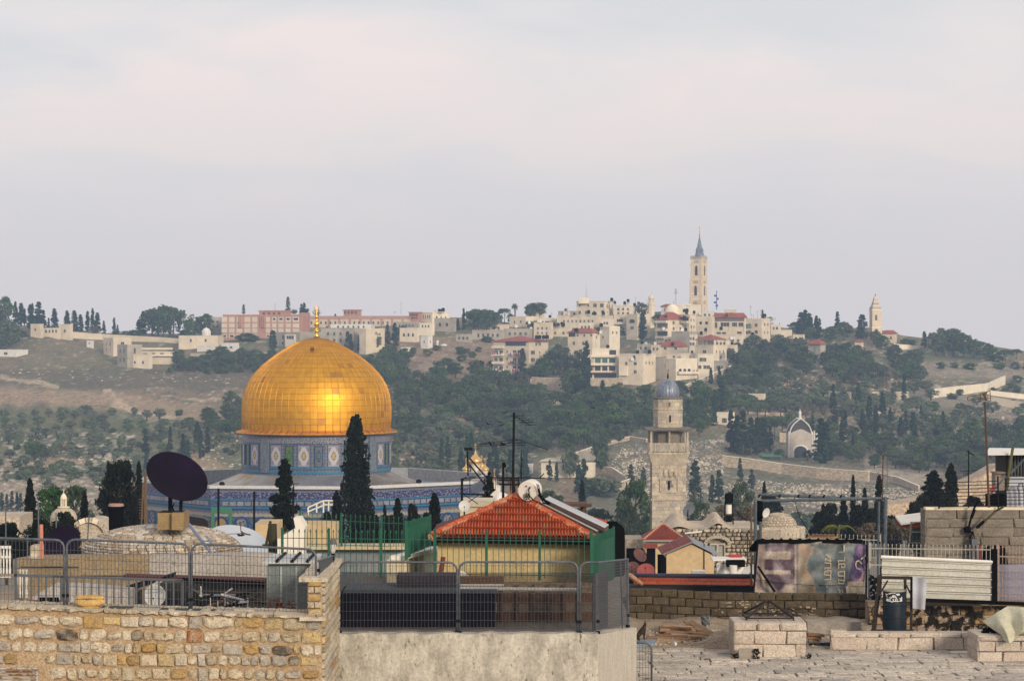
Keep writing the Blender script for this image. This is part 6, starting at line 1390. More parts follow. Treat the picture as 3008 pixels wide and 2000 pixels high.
for a in (('c',1045,1640,1216,190,118,'tall black cypress in front of the golden dome drum'),('o',836,1610,1350,150,112,'ragged black cypress before the tiled wall of the shrine'),('c',88,1640,1402,140,58,'dark column cypress beside the small lantern dome'),('b',352,1640,1345,150,125,'big black leafy tree beside the dark satellite dish','evergreen_tree'),('c',318,1600,1352,155,34,'narrow dark cypress behind the big black leafy tree'),('c',408,1560,1352,170,34,'narrow dark cypress between black tree and dark dish'),('c',1168,1640,1460,150,60,'short black cypress second beyond the green spear fence'),('c',1276,1640,1445,140,66,'bulky black cypress beside the red tiled roof'),('b',1212,1640,1475,150,50,'rounded black cypress between two pointed ones','evergreen_tree'),('c',1130,1600,1480,150,26,'thin black cypress sprig behind the green spear fence'),('o',988,1640,1438,150,60,'feathery black conifer leaning by the tall cypress'),('b',960,1640,1500,150,50,'low black shrub tree under the white frame','evergreen_tree'),('o',1437,1560,1388,82,62,'black conifer growing through the rooftop railing'),('c',1710,1520,1408,330,30,'lone dark cypress above the solar panel'),('c',248,1620,1440,160,44,'small dark cypress beside the pale vault'),('r',150,1640,1425,230,150,'wide green pine behind the small lantern dome','pine_tree'),('r',225,1640,1420,230,120,'rounded green pine before the valley foot','pine_tree'),('b',190,1640,1500,130,90,'low dark ivy tree over the little dome','evergreen_tree'),('b',40,1640,1520,120,60,'dark leafy tree at the picture edge beyond the mesh fence','evergreen_tree'),('r',1865,1640,1405,420,120,'big green pine against the grey minaret shaft','pine_tree'),('r',1840,1640,1480,400,110,'lower green pine at the minaret foot','pine_tree'),('r',1760,1640,1490,430,130,'broad green pine beyond the solar panel','pine_tree'),('r',1620,1560,1436,430,100,'low green pine over the white boiler','pine_tree'),('r',2175,1600,1408,420,92,'big green pine between minaret and pipe frame','pine_tree'),('r',2060,1600,1470,400,90,'green pine just behind the vaulted roof','pine_tree'),('r',2130,1600,1480,380,90,'green pine under the black roof tank','pine_tree'),('c',2245,1600,1412,250,26,'thin dark cypress over the pipe frame corner'),('b',2260,1620,1450,260,90,'dark evergreen inside the pipe frame','evergreen_tree'),('c',2506,1620,1392,230,30,'slim dark cypress in the middle of the pipe frame'),('c',2582,1640,1392,210,42,'tall dark cypress beside the thin rusty aerial'),('b',2440,1640,1475,220,80,'dark round tree framed by the pipe frame','evergreen_tree'),('c',2478,1640,1455,215,50,'dark cypress behind the small palm'),('c',2540,1620,1430,220,36,'short dark cypress within the pipe frame'),('b',2560,1640,1490,210,70,'dark bushy tree behind the picket fence','evergreen_tree'),('o',2742,1620,1380,190,130,'large dark cedar left of the rooftop railing','cedar_tree'),('o',2793,1620,1358,190,78,'pointed dark conifer behind the rooftop railing'),('b',2690,1620,1470,180,80,'dark bush tree beside the bright city wall','evergreen_tree'),('b',2860,1540,1455,160,70,'low dark tree seen through the rooftop railing','evergreen_tree'),('b',1190,1660,1520,148,90,'black bush mass behind the grey blue wall','evergreen_tree'),('b',1080,1660,1500,146,110,'black thicket at the foot of the tall cypress','evergreen_tree'),('b',1262,1660,1500,142,80,'black shrub behind the dense green fence panel','evergreen_tree'),('b',970,1660,1530,146,70,'low black hedge below the white pipe trellis','evergreen_tree'),('b',1145,1660,1510,147,70,'black shrub between two short cypresses','evergreen_tree'),('b',118,1700,1520,104,110,'black tree mass behind the salmon pipe','evergreen_tree'),('b',20,1700,1530,104,110,'black hedge at the far picture edge','evergreen_tree'),('b',205,1700,1525,98,70,'dark ivy mass before the stone vault','evergreen_tree'),('b',400,1640,1450,160,70,'black tree joined to the big leafy one','evergreen_tree'),('b',2420,1660,1500,205,110,'black thicket behind the small palm','evergreen_tree'),('b',2530,1660,1480,212,110,'black thicket behind the picket fence','evergreen_tree'),('c',2418,1640,1478,214,40,'short black cypress at the thicket edge','cypress_tree'),('b',2770,1640,1440,185,110,'black tree filling under the pointed conifer','evergreen_tree'),('b',2710,1640,1450,188,90,'black lower limbs of trees beside the city wall','evergreen_tree'),('b',2620,1640,1510,170,60,'dark palm like bush by the white ladder','evergreen_tree')):
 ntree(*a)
for px in (2110,2150,2195,2205):tree('brown',px,1560,78,1.4,Y=300,label={2110:'bare brown tree just right of the minaret foot',2150:'bare brown tree behind the black roof tank',2195:'bare brown tree beside the grey pipe post',2205:'second bare brown tree beside the grey pipe post'}[px])
for px,py in ((2620,1580),(2650,1590),(2550,1590)):tree('brown',px,py,60,1.5,Y=110,label={2620:'leafless shrub tangle behind the picket fence by the ladder',2650:'leafless shrub under the small canopy',2550:'leafless shrub behind the pickets near the pipe post'}[px])
pp=W(2462,1575,100); ro=thing('palm_tree','small bright green palm behind the picket fence','palm tree',pp); mb=MB()
for k in range(16):
 a=U(0,6.28); P_=[pp+Vector((cos(a)*t*.6,sin(a)*t*.6,.25+t*.8-t*t*.75))for t in (0,.3,.6,.9,1.1)]; mb.path(P_,[.02,.015,.012,.008,.003],4)
 for t in np.linspace(.2,1.05,9):
  b=pp+Vector((cos(a)*t*.6,sin(a)*t*.6,.25+t*.8-t*t*.75))
  for s_ in (-1,1):sd=Vector((-sin(a)*s_,cos(a)*s_,0)); mb.add([b,b+sd*.16+Vector((cos(a)*.1,sin(a)*.1,-.08)),b+Vector((cos(a)*.05,sin(a)*.05,0))],[(0,1,2)])
part('fronds',mb,mat('palm_leaf',(.07,.11,.02),col2=(.16,.15,.03),vscale=6),ro)
mb=MB(); mb.tube(pp-Vector((0,0,.6)),pp+Vector((0,0,.3)),.08,.06,7); part('trunk',mb,BARK,ro)
YL=170; q=W(187,1520,YL); ld=thing('lantern_dome','small cream dome topped by an open stone lantern','dome',q)
mb=MB(); mb.lathe([(.95,-.8),(.93,.1),(.8,.38),(.55,.6),(.33,.72)],q,20); part('dome',mb,PLAS,ld,smooth=True)
mb=MB(); mb.lathe([(.42,.72),(.44,.78),(.30,.80)],q,12); mb.lathe([(.22,1.3),(.24,1.34),(.2,1.5),(.08,1.68),(.02,1.75),(.02,1.95)],q,12)
for k in range(8):a=k*pi/4; mb.tube(q+Vector((.2*cos(a),.2*sin(a),.8)),q+Vector((.2*cos(a),.2*sin(a),1.32)),.035,None,5)
part('lantern',mb,STONE_W,ld)
YV=100; vb=thing('stone_vault','pale ribbed stone vault roof beside the black leafy tree','vault',W(265,1590,YV))
mb=MB(); nn=14
P_=[(X_(262,YV)+.75*cos(pi*i/nn),Z_(1582,YV)+.75*sin(pi*i/nn))for i in range(nn+1)]
mb.prism([Vector((x,YV,z))for x,z in reversed(P_)],(0,3,0)); part('vault',mb,PLAS,vb)
for i in range(9):
 a=pi*(i+.5)/9; c=Vector((X_(262,YV)+.78*cos(a),YV-.05,Z_(1582,YV)+.78*sin(a))); mb=MB(); mb.obox(c,(-sin(a)*.12,0,cos(a)*.12),(0,.12,0),(cos(a)*.1,0,sin(a)*.1)); part('voussoir',mb,random.choice([STONE,STONE_W,PLAS]),vb)
mb=MB(); mb.box(X_(215,YV+1),X_(322,YV+1),YV+.5,YV+4,Z_(1700,YV+1),Z_(1578,YV+1)); part('wall',mb,PLAS,vb)
mb=MB(); mb.box(X_(-60,110),X_(58,110),110,113,Z_(1700,110),Z_(1516,110)); one('pale_house_wall',mb,PLAS,'pale house wall half hidden by dark trees at the picture edge','wall')
ROOFG=mat('roof_screed',(.25,.22,.18),col2=(.19,.165,.135),vscale=.5,fine=.25,fscale=6,rough=.95)
mb=MB()
for x0,x1,y0,y1,z in ((-30,-9,78,130,46),(-14,3,84,128,47),(3,30,84,130,45.5),(-40,40,131,160,42),(-60,60,165,300,34)):mb.box(x0,x1,y0,y1,28,z)
struct('roofs',mb,ROOFG)
# -------- foreground: wall of field stones
YA=45.0; za=lambda p:Z_(p,YA); xa=lambda p:X_(p,YA)
MORTO=mat('ochre_mortar',(.36,.235,.13),col2=(.43,.325,.21),vscale=1.6,fine=.25,fscale=30,rough=.95,bump=.8,bscale=14)
FS=[]
for n_,c,c2,st in (('cream',(.50,.42,.30),(.40,.32,.21),(.16,.13,.09)),('pale',(.58,.50,.38),(.48,.41,.31),(.22,.18,.13)),('greyish',(.36,.32,.27),(.46,.40,.32),(.12,.10,.08)),('ochre',(.44,.28,.10),(.34,.24,.12),(.2,.13,.06)),('yellow',(.50,.37,.17),(.42,.33,.2),(.24,.17,.08)),('rust',(.30,.10,.03),(.42,.30,.2),(.14,.06,.03)),('dark',(.13,.105,.075),(.3,.25,.18),(.03,.025,.02))):
 FS.append(mat('field_stone_%s'%n_,c,col2=c2,vscale=5,vamt=(.4,.6),stain=st,sscale=9,sthr=(.54,.68),rnd=.12,fine=.28,fscale=45,rough=.95,bump=1.0,bscale=24))
FW=[FS[0]]*6+[FS[1]]*7+[FS[2]]*4+[FS[4]]*2+[FS[3]]
ws=thing('field_stone_wall','rough wall of pale field stones in ochre mortar','wall',(xa(430),YA,za(2100)))
TOPA=[(-80,1776),(0,1779),(240,1788),(540,1797),(900,1806),(945,1807)]
mb=MB(); pts=[Vector((xa(-90),YA+.01,za(2120))),Vector((xa(945),YA+.01,za(2120)))]+[Vector((xa(a),YA+.01,za(b+8)))for a,b in reversed(TOPA)]; mb.prism(pts,(0,.75,0)); part('mortar_core',mb,MORTO,ws)
rowsA=[(1806,1846),(1848,1884),(1886,1920),(1923,1960),(1963,2002),(2005,2045)]
spec_={(0,285):3,(0,330):4,(1,590):5,(1,175):6,(1,390):6,(0,745):3,(2,820):6,(3,858):6,(0,105):2}
for ri,(ya,yb)in enumerate(rowsA):
 px=-80+ri*9
 while px<930:
  w=random.choice((U(20,34),U(34,64),U(40,70)))if ri<3 else U(22,54)
  if ri==0 and R()<.25:w=U(60,98)
  w=min(w,944-px)
  if w<12:break
  sl=lerp(0,14,(px+80)/1000)if ri<3 else lerp(0,6,(px+80)/1000); y0,y1=ya+sl-6*(ri==0)+U(-2,2)-(ri>0)*6,yb+sl+U(-3,3)-8
  m=random.choice(FW)
  for (r_,x_),q in spec_.items():
   if r_==ri and px<=x_<px+w:m=FS[q]
  if not (px<116 and y1>1955):
   ht=(y1-y0)*(1 if R()>.18 else U(.6,.85)); cyp=(y0+y1)/2
   put('stone',sm(*((RUB,random.randrange(12))if R()<.75 else (ROUGHS,random.randrange(8))),m),ws,Vector((xa(px+w/2),YA+.06+U(-.02,.025),za(cyp))),rot=(0,U(-.05,.05),0),scale=((w-2.2)*YA/F,.20,(ht-1.5)*YA/F))
   if ht<(y1-y0)*.9:put('stone',sm(RUB,random.randrange(12),random.choice(FW)),ws,Vector((xa(px+w/2),YA+.09,za(y1-4))),rot=(0,U(-.1,.1),0),scale=(w*.6*YA/F,.14,7*YA/F))
  px+=w
px=-80
while px<935:
 w=min(U(60,130),948-px); y=pl(TOPA,px+w/2); mb=MB(); n=7; v=[]
 for i in range(n+1):
  x=px+1.5+(w-3)*i/n; yt=pl(TOPA,x)-U(4,8)+3; yb_=yt+U(7,13)
  for (dy,pz)in ((-.07+U(-.03,.03),yb_),(-.08+U(-.03,.02),yt+1.5),(.1,yt),(.8,yt-1),(.8,yb_)):v.append((xa(x),YA+dy,za(pz)))
 mb.add(v,[(5*i+j,5*(i+1)+j,5*(i+1)+(j+1)%5,5*i+(j+1)%5)for i in range(n)for j in range(5)]+[(0,1,2,3,4),tuple(5*n+j for j in (4,3,2,1,0))])
 part('coping_slab',mb,FS[1]if R()>.3 else FS[0],ws); px+=w
pr=thing('stone_pier','taller stone pier with receding side at the end of the field stone wall','pier',(xa(930),YA,za(1810)))
mb=MB(); xl,xr=xa(902),xa(945)
mb.add([(xl,YA+.05,za(1812)),(xr,YA+.05,za(2120)),(xr,YA+.05,za(1706)),(xl,YA+.05,za(1706)),(xl,YA+4,za(1812)),(xr-.03,YA+4.0,za(2120)),(xr-.03,YA+4.0,za(1706)),(xl,YA+4,za(1706)),(xl,YA+.05,za(2120)),(xl,YA+4,za(2120))],[(8,1,2,3),(1,5,6,2),(5,9,7,6),(9,8,3,7),(3,2,6,7)]); part('mortar_core',mb,MORTO,pr)
for (ya,yb)in ((1708,1722),(1722,1742),(1744,1765),(1767,1786),(1788,1808)):
 x=903
 for w in ((20,21)if ya%4 else (41,)):
  put('stone',sm(ROUGHS,random.randrange(8),FS[random.choice([0,3,4,0])]),pr,Vector((xa(x+w/2),YA+.05,za((ya+yb)/2))),scale=(w*YA/F-.012,.14,(yb-ya)*YA/F-.012)); x+=w
for i,(ya,yb)in enumerate([(1700+24*k,1722+24*k)for k in range(17)]):
 d=0.0
 while d<3.9:
  w=min(U(.5,1.5),3.95-d)
  if w<.15:break
  yy=YA+.1+d+w/2; put('stone',sm(ROUGHS,random.randrange(8),random.choice(FW)),pr,Vector((xr-.02,yy,za((ya+yb)/2+3))),rot=(0,0,pi/2),scale=(w-.03,.16,(yb-ya)*YA/F-.02)); d+=w
for k in range(6):
 mb=MB(); y0=YA-.02+k*.67; zt_=za(1703)+U(-.01,.01); mb.obox((xr-.16,y0+.33,zt_),(.24+U(0,.03),0,0),(0,.32,0),(0,0,.04)); part('coping_slab',mb,FS[1],pr)
mb=MB(); mb.obox((xa(920),YA-.03,za(1814)),(.24,0,0),(0,.16,0),(0,0,.035)); part('ledge_slab',mb,FS[1],pr)
vt=thing('louvre_vent','rusty white metal louvre vent set low in the field stone wall','vent',(xa(30),YA,za(2005))); mb=MB()
mb.box(xa(-80),xa(112),YA-.04,YA+.06,za(1964),za(1959)); mb.box(xa(108),xa(112),YA-.04,YA+.06,za(2040),za(1964)); part('frame',mb,mat('vent_paint',(.42,.42,.42),stain=(.2,.09,.03),sscale=10,sthr=(.5,.6)),vt)
mb=MB(); mb.box(xa(-80),xa(108),YA+.07,YA+.09,za(2040),za(1964)); part('backing',mb,BLACKPL,vt)
for k in range(7):mb=MB(); z=za(1970+9*k); mb.obox((xa(14),YA+.01,z),(xa(108)-xa(14),0,0),(0,.03,.012),(0,-.004,.010)); part('slat',mb,mat('vent_slat',(.45,.45,.44),stain=(.18,.08,.03),sscale=5,sthr=(.45,.55),sstretch=(1,1,3),rough=.5),vt)
# -------- mesh barriers
GALV=mat('galvanised_steel',(.12,.135,.16),col2=(.07,.08,.10),vscale=9,metal=.3,rough=.5,fine=.2,fscale=40)
GALVD=mat('dull_steel_wire',(.10,.105,.12),metal=.3,rough=.55,fine=0)
def barrier(p0,p1,ztop0,ztop1,zb0,zb1,label,vs=.068,hs=.17,legs=True,rad=.16,half=(True,True),wr=.0048,tr=.023):
 """bent tube frame from base point p0 to p1 (x,y) with welded wires"""
 P=lambda t,z:Vector((lerp(p0[0],p1[0],t),lerp(p0[1],p1[1],t),z)); L=math.hypot(p1[0]-p0[0],p1[1]-p0[1])
 ro=thing('mesh_barrier',label,'barrier',P(.5,zb0),'bent tube barriers on the near walls'); r=rad/L
 zt=lambda t:lerp(ztop0,ztop1,t); zb=lambda t:lerp(zb0,zb1,t); pts=[]
 if half[0]:
  pts.append(P(0,zb(0)))
  for k in range(6):a=k/5*pi/2; pts.append(P(r*(1-cos(a)),zt(0)-rad*(1-sin(a))))
 else:pts.append(P(0,zt(0)))
 if half[1]:
  for k in range(6):a=(1-k/5)*pi/2; pts.append(P(1-r*(1-cos(a)),zt(1)-rad*(1-sin(a))))
  pts.append(P(1,zb(1)))
 else:pts.append(P(1,zt(1)))
 mb=MB(); mb.path(pts,tr,8); part('tube_frame',mb,GALV,ro,smooth=True)
 mb=MB(); n=int(L/vs)
 for i in range(1,n):
  t=i/n; e_=min(t,1-t)*L; cut=rad-sqrt(max(0,rad*rad-(rad-e_)**2))if e_<rad and (half[0]if t<.5 else half[1])else 0
  mb.tube(P(t,zb(t)+.03),P(t,zt(t)-cut),wr,None,3,cap=False)
 z=.06; H_=ztop0-zb0
 while z<H_-.03:
  mb.tube(P(0,zb(0)+z),P(1,zb(1)+z*(ztop1-zb1)/H_),wr,None,3,cap=False); z+=hs
 part('wire_mesh',mb,GALVD,ro,kind='stuff')
 mb=MB()
 for t in (.004,.996):mb.tube(P(t,zb(t)+.2),P(t,zb(t)+.26),tr*1.5,None,6); mb.tube(P(t,zb(t)-.02),P(t,zb(t)+.03),tr*1.9,None,6)
 part('clamp',mb,DARKMETAL,ro); return ro
YR=YA+.35; xR=lambda p:X_(p,YR); zR=lambda p:Z_(p,YR)
barrier((xR(-150),YR),(xR(188),YR),zR(1576),zR(1585),zR(1778),zR(1784),'mesh barrier panel at the picture edge above the louvre vent')
barrier((xR(196),YR),(xR(556),YR),zR(1584),zR(1596),zR(1784),zR(1796),'mesh barrier panel in front of the stone paved dome')
barrier((xR(563),YR),(xR(928),YR),zR(1597),zR(1612),zR(1796),zR(1806),'mesh barrier panel before the grey metal shed')
barrier((xR(934),YR+.1),(X_(985,YA+3.7),YA+3.7),zR(1648),Z_(1630,YA+3.7),zR(1712),Z_(1688,YA+3.7),'short slanting rail panel on the stone pier',half=(False,False))
YP_=49.2; xP=lambda p:X_(p,YP_); zP=lambda p:Z_(p,YP_)
barrier((xP(997),YP_),(xP(1342),YP_),zP(1650),zP(1651),zP(1856),zP(1856),'mesh barrier panel over the dark netting beside the pier',vs=.072,hs=.185)
barrier((xP(1349),YP_),(xP(1697),YP_),zP(1650),zP(1650),zP(1856),zP(1858),'mesh barrier panel over netting under the spear fence',vs=.072,hs=.185)
barrier((xP(1704),YP_),(xP(1757),YP_+.05),zP(1651),zP(1652),zP(1858),zP(1858),'narrow mesh barrier panel at the plaster wall corner',half=(True,False),vs=.09,hs=.185)
Ye=51.4
barrier((xP(1757),YP_+.05),(X_(1845,Ye),Ye),zP(1652),Z_(1642,Ye),zP(1858),Z_(1838,Ye),'angled lattice barrier panel running back from the plaster wall corner',half=(False,False),vs=.055,hs=.06,wr=.005)
mb=MB(); mb.tube((X_(1845,Ye),Ye,Z_(1842,Ye)),(X_(1843,Ye),Ye,Z_(1640,Ye)),.03,None,6); mb.tube((X_(1828,Ye-.4),Ye-.4,Z_(1845,Ye-.4)),(X_(1823,Ye-.4),Ye-.4,Z_(1648,Ye-.4)),.018,None,6); one('lattice_posts',mb,GALV,'pale steel end posts of the angled lattice barrier','post')
NET=bpy.data.materials.new('shade_netting'); NET.use_nodes=True; nt=NET.node_tree; b_=nt.nodes['Principled BSDF']; b_.inputs['Base Color'].default_value=(.014,.012,.016,1); b_.inputs['Roughness'].default_value=1; b_.inputs['Specular IOR Level'].default_value=0; b_.inputs['Alpha'].default_value=.30
NETG=mat('grey_sheet',(.11,.115,.135),col2=(.08,.08,.10),vscale=2,fine=.15,fscale=12,rough=.7)
mb=MB(); mb.obox(((xP(997)+xP(1697))/2,YP_+.06,(zP(1681)+zP(1856))/2),((xP(1697)-xP(997))/2,0,0),(0,.003,0),(0,0,(zP(1681)-zP(1856))/2)); mb.obox(((xP(1704)+xP(1750))/2,YP_+.08,(zP(1684)+zP(1856))/2),((xP(1750)-xP(1704))/2,0,0),(0,.003,0),(0,0,(zP(1684)-zP(1856))/2))
one('shade_netting',mb,NET,'dark see through shade netting tied behind the mesh barriers','netting')
mb=MB(); a,b=Vector((xP(1740),YP_+.12,0)),Vector((X_(1785,50.2),50.1,0)); mb.add([(a.x,a.y,zP(1855)),(b.x,b.y,zP(1858)),(b.x,b.y,zP(1682)),(a.x,a.y,zP(1690)),(a.x,a.y+.01,zP(1855)),(b.x,b.y+.01,zP(1858)),(b.x,b.y+.01,zP(1682)),(a.x,a.y+.01,zP(1690))],[(0,1,2,3),(7,6,5,4),(3,2,6,7)])
one('grey_sheet',mb,NETG,'smooth grey sheet tied at the barrier corner over the plaster wall','sheet')
# -------- plaster wall
PLW=mat('stained_plaster',(.50,.465,.40),col2=(.33,.305,.26),vscale=2.4,vamt=(.42,.58),stretch=(1.3,1,.6),detail=6,stain=(.17,.145,.11),sscale=6,sthr=(.61,.66),sstretch=(1.5,1,.6),stain2=((.10,.085,.06),19,(.62,.66),(1,1,.7)),fine=.13,fscale=14,rough=.95,bump=.35,bscale=9)
PLC=mat('lit_corner_plaster',(.50,.455,.385),col2=(.41,.37,.315),vscale=5,stretch=(3,3,.35),stain=(.28,.24,.19),sscale=3,sthr=(.6,.72),sstretch=(4,4,.5),fine=.10,fscale=18,rough=.95,bump=.2,bscale=10)  # paler plaster copy, brighter light on the angled face is in its colour
Yp=49.0
pw=thing('plaster_wall','stained cream plaster wall under the dark netting','wall',(X_(1400,Yp),Yp,Z_(2080,Yp)))
c0,c1,c2_=Vector((X_(990,Yp),Yp,0)),Vector((X_(1757,Yp),Yp,0)),Vector((X_(1870,51.6),51.6,0))
def vz(v,py,y):return Vector((v.x,v.y,Z_(py,y)))
mb=MB(); n=24; top=[(c0.lerp(c1,i/n),Z_(1860+3*sin(i*1.7)*(i%n>0),Yp))for i in range(n+1)]
v=[]
for p,z in top:v+=[(p.x,p.y,Z_(2100,Yp)),(p.x,p.y,z),(p.x,p.y+.55,z+.01),(p.x,p.y+.55,Z_(2100,Yp))]
mb.add(v,[(4*i+j,4*i+4+j,4*i+4+(j+1)%4,4*i+(j+1)%4)for i in range(n)for j in range(4)]); part('face',mb,PLW,pw)
mb=MB(); a0,a1=vz(c1,2100,Yp),vz(c2_,2100,51.6); b0,b1=vz(c1,1863,Yp),vz(c2_,1843,51.6); off=Vector((-.3,.5,0))
mb.add([a0,a1,b1,b0,a0+off,a1+off,b1+off,b0+off],[(0,1,2,3),(3,2,6,7),(1,5,6,2)]); part('corner_face',mb,PLC,pw)
mb=MB(); mb.box(X_(985,Yp)-.2,X_(1700,Yp),Yp+.5,62,50,Z_(1875,Yp)); mb.add([(X_(1700,Yp),Yp+.5,50),(X_(1775,50),50.4,50),(c2_.x-.1,51.7,50),(c2_.x-.1,58,50),(X_(1700,Yp),58,50),(X_(1700,Yp),Yp+.5,Z_(1875,Yp)),(X_(1775,50),50.4,Z_(1875,Yp)),(c2_.x-.1,51.7,Z_(1875,Yp)),(c2_.x-.1,58,Z_(1875,Yp)),(X_(1700,Yp),58,Z_(1875,Yp))],[(5,6,7,8,9),(0,5,9,4),(1,6,5,0),(2,7,6,1),(3,8,7,2)]); part('roof_slab',mb,ROOFG,pw)
PLK=[mat('old_plank_%s'%n,c,col2=c2,vscale=8,stretch=(.3,1,4),rnd=.2,fine=.3,fscale=30,rough=.9)for n,c,c2 in (('brown',(.20,.11,.06),(.13,.07,.04)),('grey',(.26,.21,.16),(.18,.14,.10)),('yellow',(.42,.29,.16),(.34,.22,.12)))]
NAVY=mat('navy_panel',(.006,.008,.020),rough=.9,rnd=.3,fine=.1,spec=0)
bx=thing('navy_storage_box','long dark navy storage box behind the netting','storage box',(X_(1230,52),52,Z_(1860,52)))
mb=MB(); mb.box(X_(1000,51),X_(1455,51),51,52.4,Z_(1900,51),Z_(1740,51)); part('body',mb,NAVY,bx); mb=MB(); mb.box(X_(1010,51),X_(1460,51),50.95,52.5,Z_(1740,51),Z_(1731,51)); part('lid',mb,mat('grey_blue_lid',(.10,.12,.14)),bx)
mb=MB(); mb.box(X_(1165,51.5),X_(1340,51.5),51.5,52.3,Z_(1731,51.5),Z_(1690,51.5)); mb.box(X_(1175,51.4),X_(1300,51.4),51.4,51.5,Z_(1712,51.4),Z_(1706,51.4)); one('folded_tarps',mb,mat('dark_tarp',(.05,.045,.06),fine=.3),'dark folded bundle on the navy storage box','bundle')
pt=thing('timber_boards','brown timber boards leaning behind the netting under the cream hut','boards',(X_(1580,52),52,Z_(1860,52)))
for k in range(5):
 y0=1712+29*k; mb=MB(); mb.box(X_(1462+U(-6,0),52),X_(1740,52),52+U(0,.05),52.12,Z_(y0+27,52),Z_(y0,52)); part('board',mb,PLK[0]if k%2 else PLK[1],pt)
for k in range(6):x=1470+46*k; mb=MB(); mb.box(X_(x,51.9),X_(x+8,51.9),51.88,51.95,Z_(1858,51.9),Z_(1716,51.9)); part('batten',mb,PLK[0],pt)
mb=MB(); mb.tube(W(1350,1728,51.2),W(1700,1731,51.2),.04,None,7); mb.tube(W(1350,1718,51.6),W(1480,1718,51.6),.03,None,6); one('pale_pipe',mb,WHITE,'pale pipe lying along the boards behind the netting','pipe')
mb=MB(); mb.box(X_(1350,51.8),X_(1480,51.8),51.8,52.2,Z_(1722,51.8),Z_(1696,51.8)); one('brown_trough',mb,PLK[0],'dark brown trough box above the pale pipe','box')
dish(1352,1702,53,26,(.1,-.9,.35),DISHW,'white round dish peeping over the netting under the spear fence',.5)
mb=MB(); mb.tube(W(1288,1740,54),W(1302,1635,54),.055,None,7); mb.tube(W(1275,1750,54),W(1300,1640,54),.03,None,5); one('rusty_post',mb,mat('rust',(.14,.035,.02),fine=.3),'leaning rusty red post by the corner of the cream hut','post')
# -------- red tiled hut
YT_=60.0
RT=[mat('roof_tile_%s'%n,c,col2=c2,vscale=6,rnd=.14,fine=.2,fscale=40,rough=.7,stain=(.20,.08,.05),sscale=4,sthr=(.55,.68))for n,c,c2 in (('orange',(.44,.088,.025),(.34,.062,.02)),('red',(.43,.07,.02),(.33,.052,.018)),('worn',(.42,.14,.06),(.30,.09,.04)))]
RMORT=mat('ridge_mortar',(.46,.26,.16),col2=(.36,.18,.10),vscale=8,fine=.35,fscale=30,rough=.95,bump=.6,bscale=30)
ht=thing('red_tiled_hut','cream hut with bright orange red tiled hip roof','hut',(X_(1510,YT_),62,Z_(1860,60)))
HUTW=mat('hut_render',(.50,.39,.20),col2=(.42,.32,.17),vscale=.9,stain=(.33,.25,.14),sscale=2,sthr=(.6,.75),fine=.12,fscale=14,rough=.92)
e0,e1=Vector((X_(1266,YT_),YT_,Z_(1578,YT_))),Vector((X_(1748,YT_),YT_,Z_(1584,YT_)))
apx=Vector((X_(1516,62.1),62.1,Z_(1460,62.1))); e2,e3=e1+Vector((.45,4.3,.05)),e0+Vector((-.0,4.3,0))
mb=MB(); mb.box(X_(1285,60.5),X_(1742,60.5),60.5,64,50,Z_(1594,60.5)); part('wall',mb,HUTW,ht)
mb=MB(); mb.add([e0,e1,e2,e3,apx],[(0,1,4),(1,2,4),(2,3,4),(3,0,4)]); dz=Vector((0,0,-.07)); part('roof_deck',mb,mat('roof_underlay',(.10,.03,.02)),ht)
mb=MB(); mb.add([e0,e1,e2,e3]+[p+Vector((0,.0,-.13))for p in (e0,e1,e2,e3)],[(0,4,5,1),(1,5,6,2),(4,7,6,5)]); part('eaves_board',mb,BLACKPL,ht)
def tile_unit(n=6):
 mb=MB(); v=[]
 for k in range(2*n+1):
  x=-.5+k/(2*n); z=abs(sin(k/(2*n)*2*pi))**.7
  for y,lift in ((-.5,.95),(.62,.0)):v.append((x,y,z+lift))
 for k in range(2*n+1):x=-.5+k/(2*n); v.append((x,-.5,abs(sin(k/(2*n)*2*pi))**.7+.62))
 f=[(2*k,2*k+2,2*k+3,2*k+1)for k in range(2*n)]+[(2*(2*n+1)+k,2*(2*n+1)+k+1,2*k+2,2*k)for k in range(2*n)]
 mb.add(v,f); return mb
TU=tile_unit(); _tu={}
def tiled_slope(parent,A,B,C_,nr,tw,name='roof_tile',clip=True):
 """tiles on the triangle A B (eaves) C_ (apex)"""
 u=(B-A).normalized(); nrm=u.cross(C_-A).normalized()
 if nrm.z<0:nrm=-nrm
 vv=nrm.cross(u).normalized(); vv=vv if vv.z>0 else -vv
 H_=(C_-A).dot(vv); rl=H_/nr; L=(B-A).length; ca=(C_-A).dot(u)
 M3=Matrix((u,vv,nrm)).transposed()
 if M3.determinant()<0:M3=Matrix((-u,vv,nrm)).transposed()
 eu=M3.to_euler(); cnt=0
 for r in range(nr):
  t=(r+.5)/nr; x0=ca*t; x1=L+(ca-L)*t; x=tw*.5*(r%2)
  while x<L:
   c=x+tw/2
   if x0-tw*.25<c<x1+tw*.25:
    m=random.choice([RT[0]]*4+[RT[1]]*3+[RT[2]])
    if m.name not in _tu:_tu[m.name]=TU.mesh('roof_tile',m,smooth='auto')
    put(name,_tu[m.name],parent,A+u*c+vv*(rl*(r+.5))+nrm*.012,rot=eu,scale=(tw*.985,rl,.06)); cnt+=1
   x+=tw
 return cnt
tiled_slope(ht,e0,e1,apx,6,.15)
tiled_slope(ht,e1,e2,apx,6,.24)
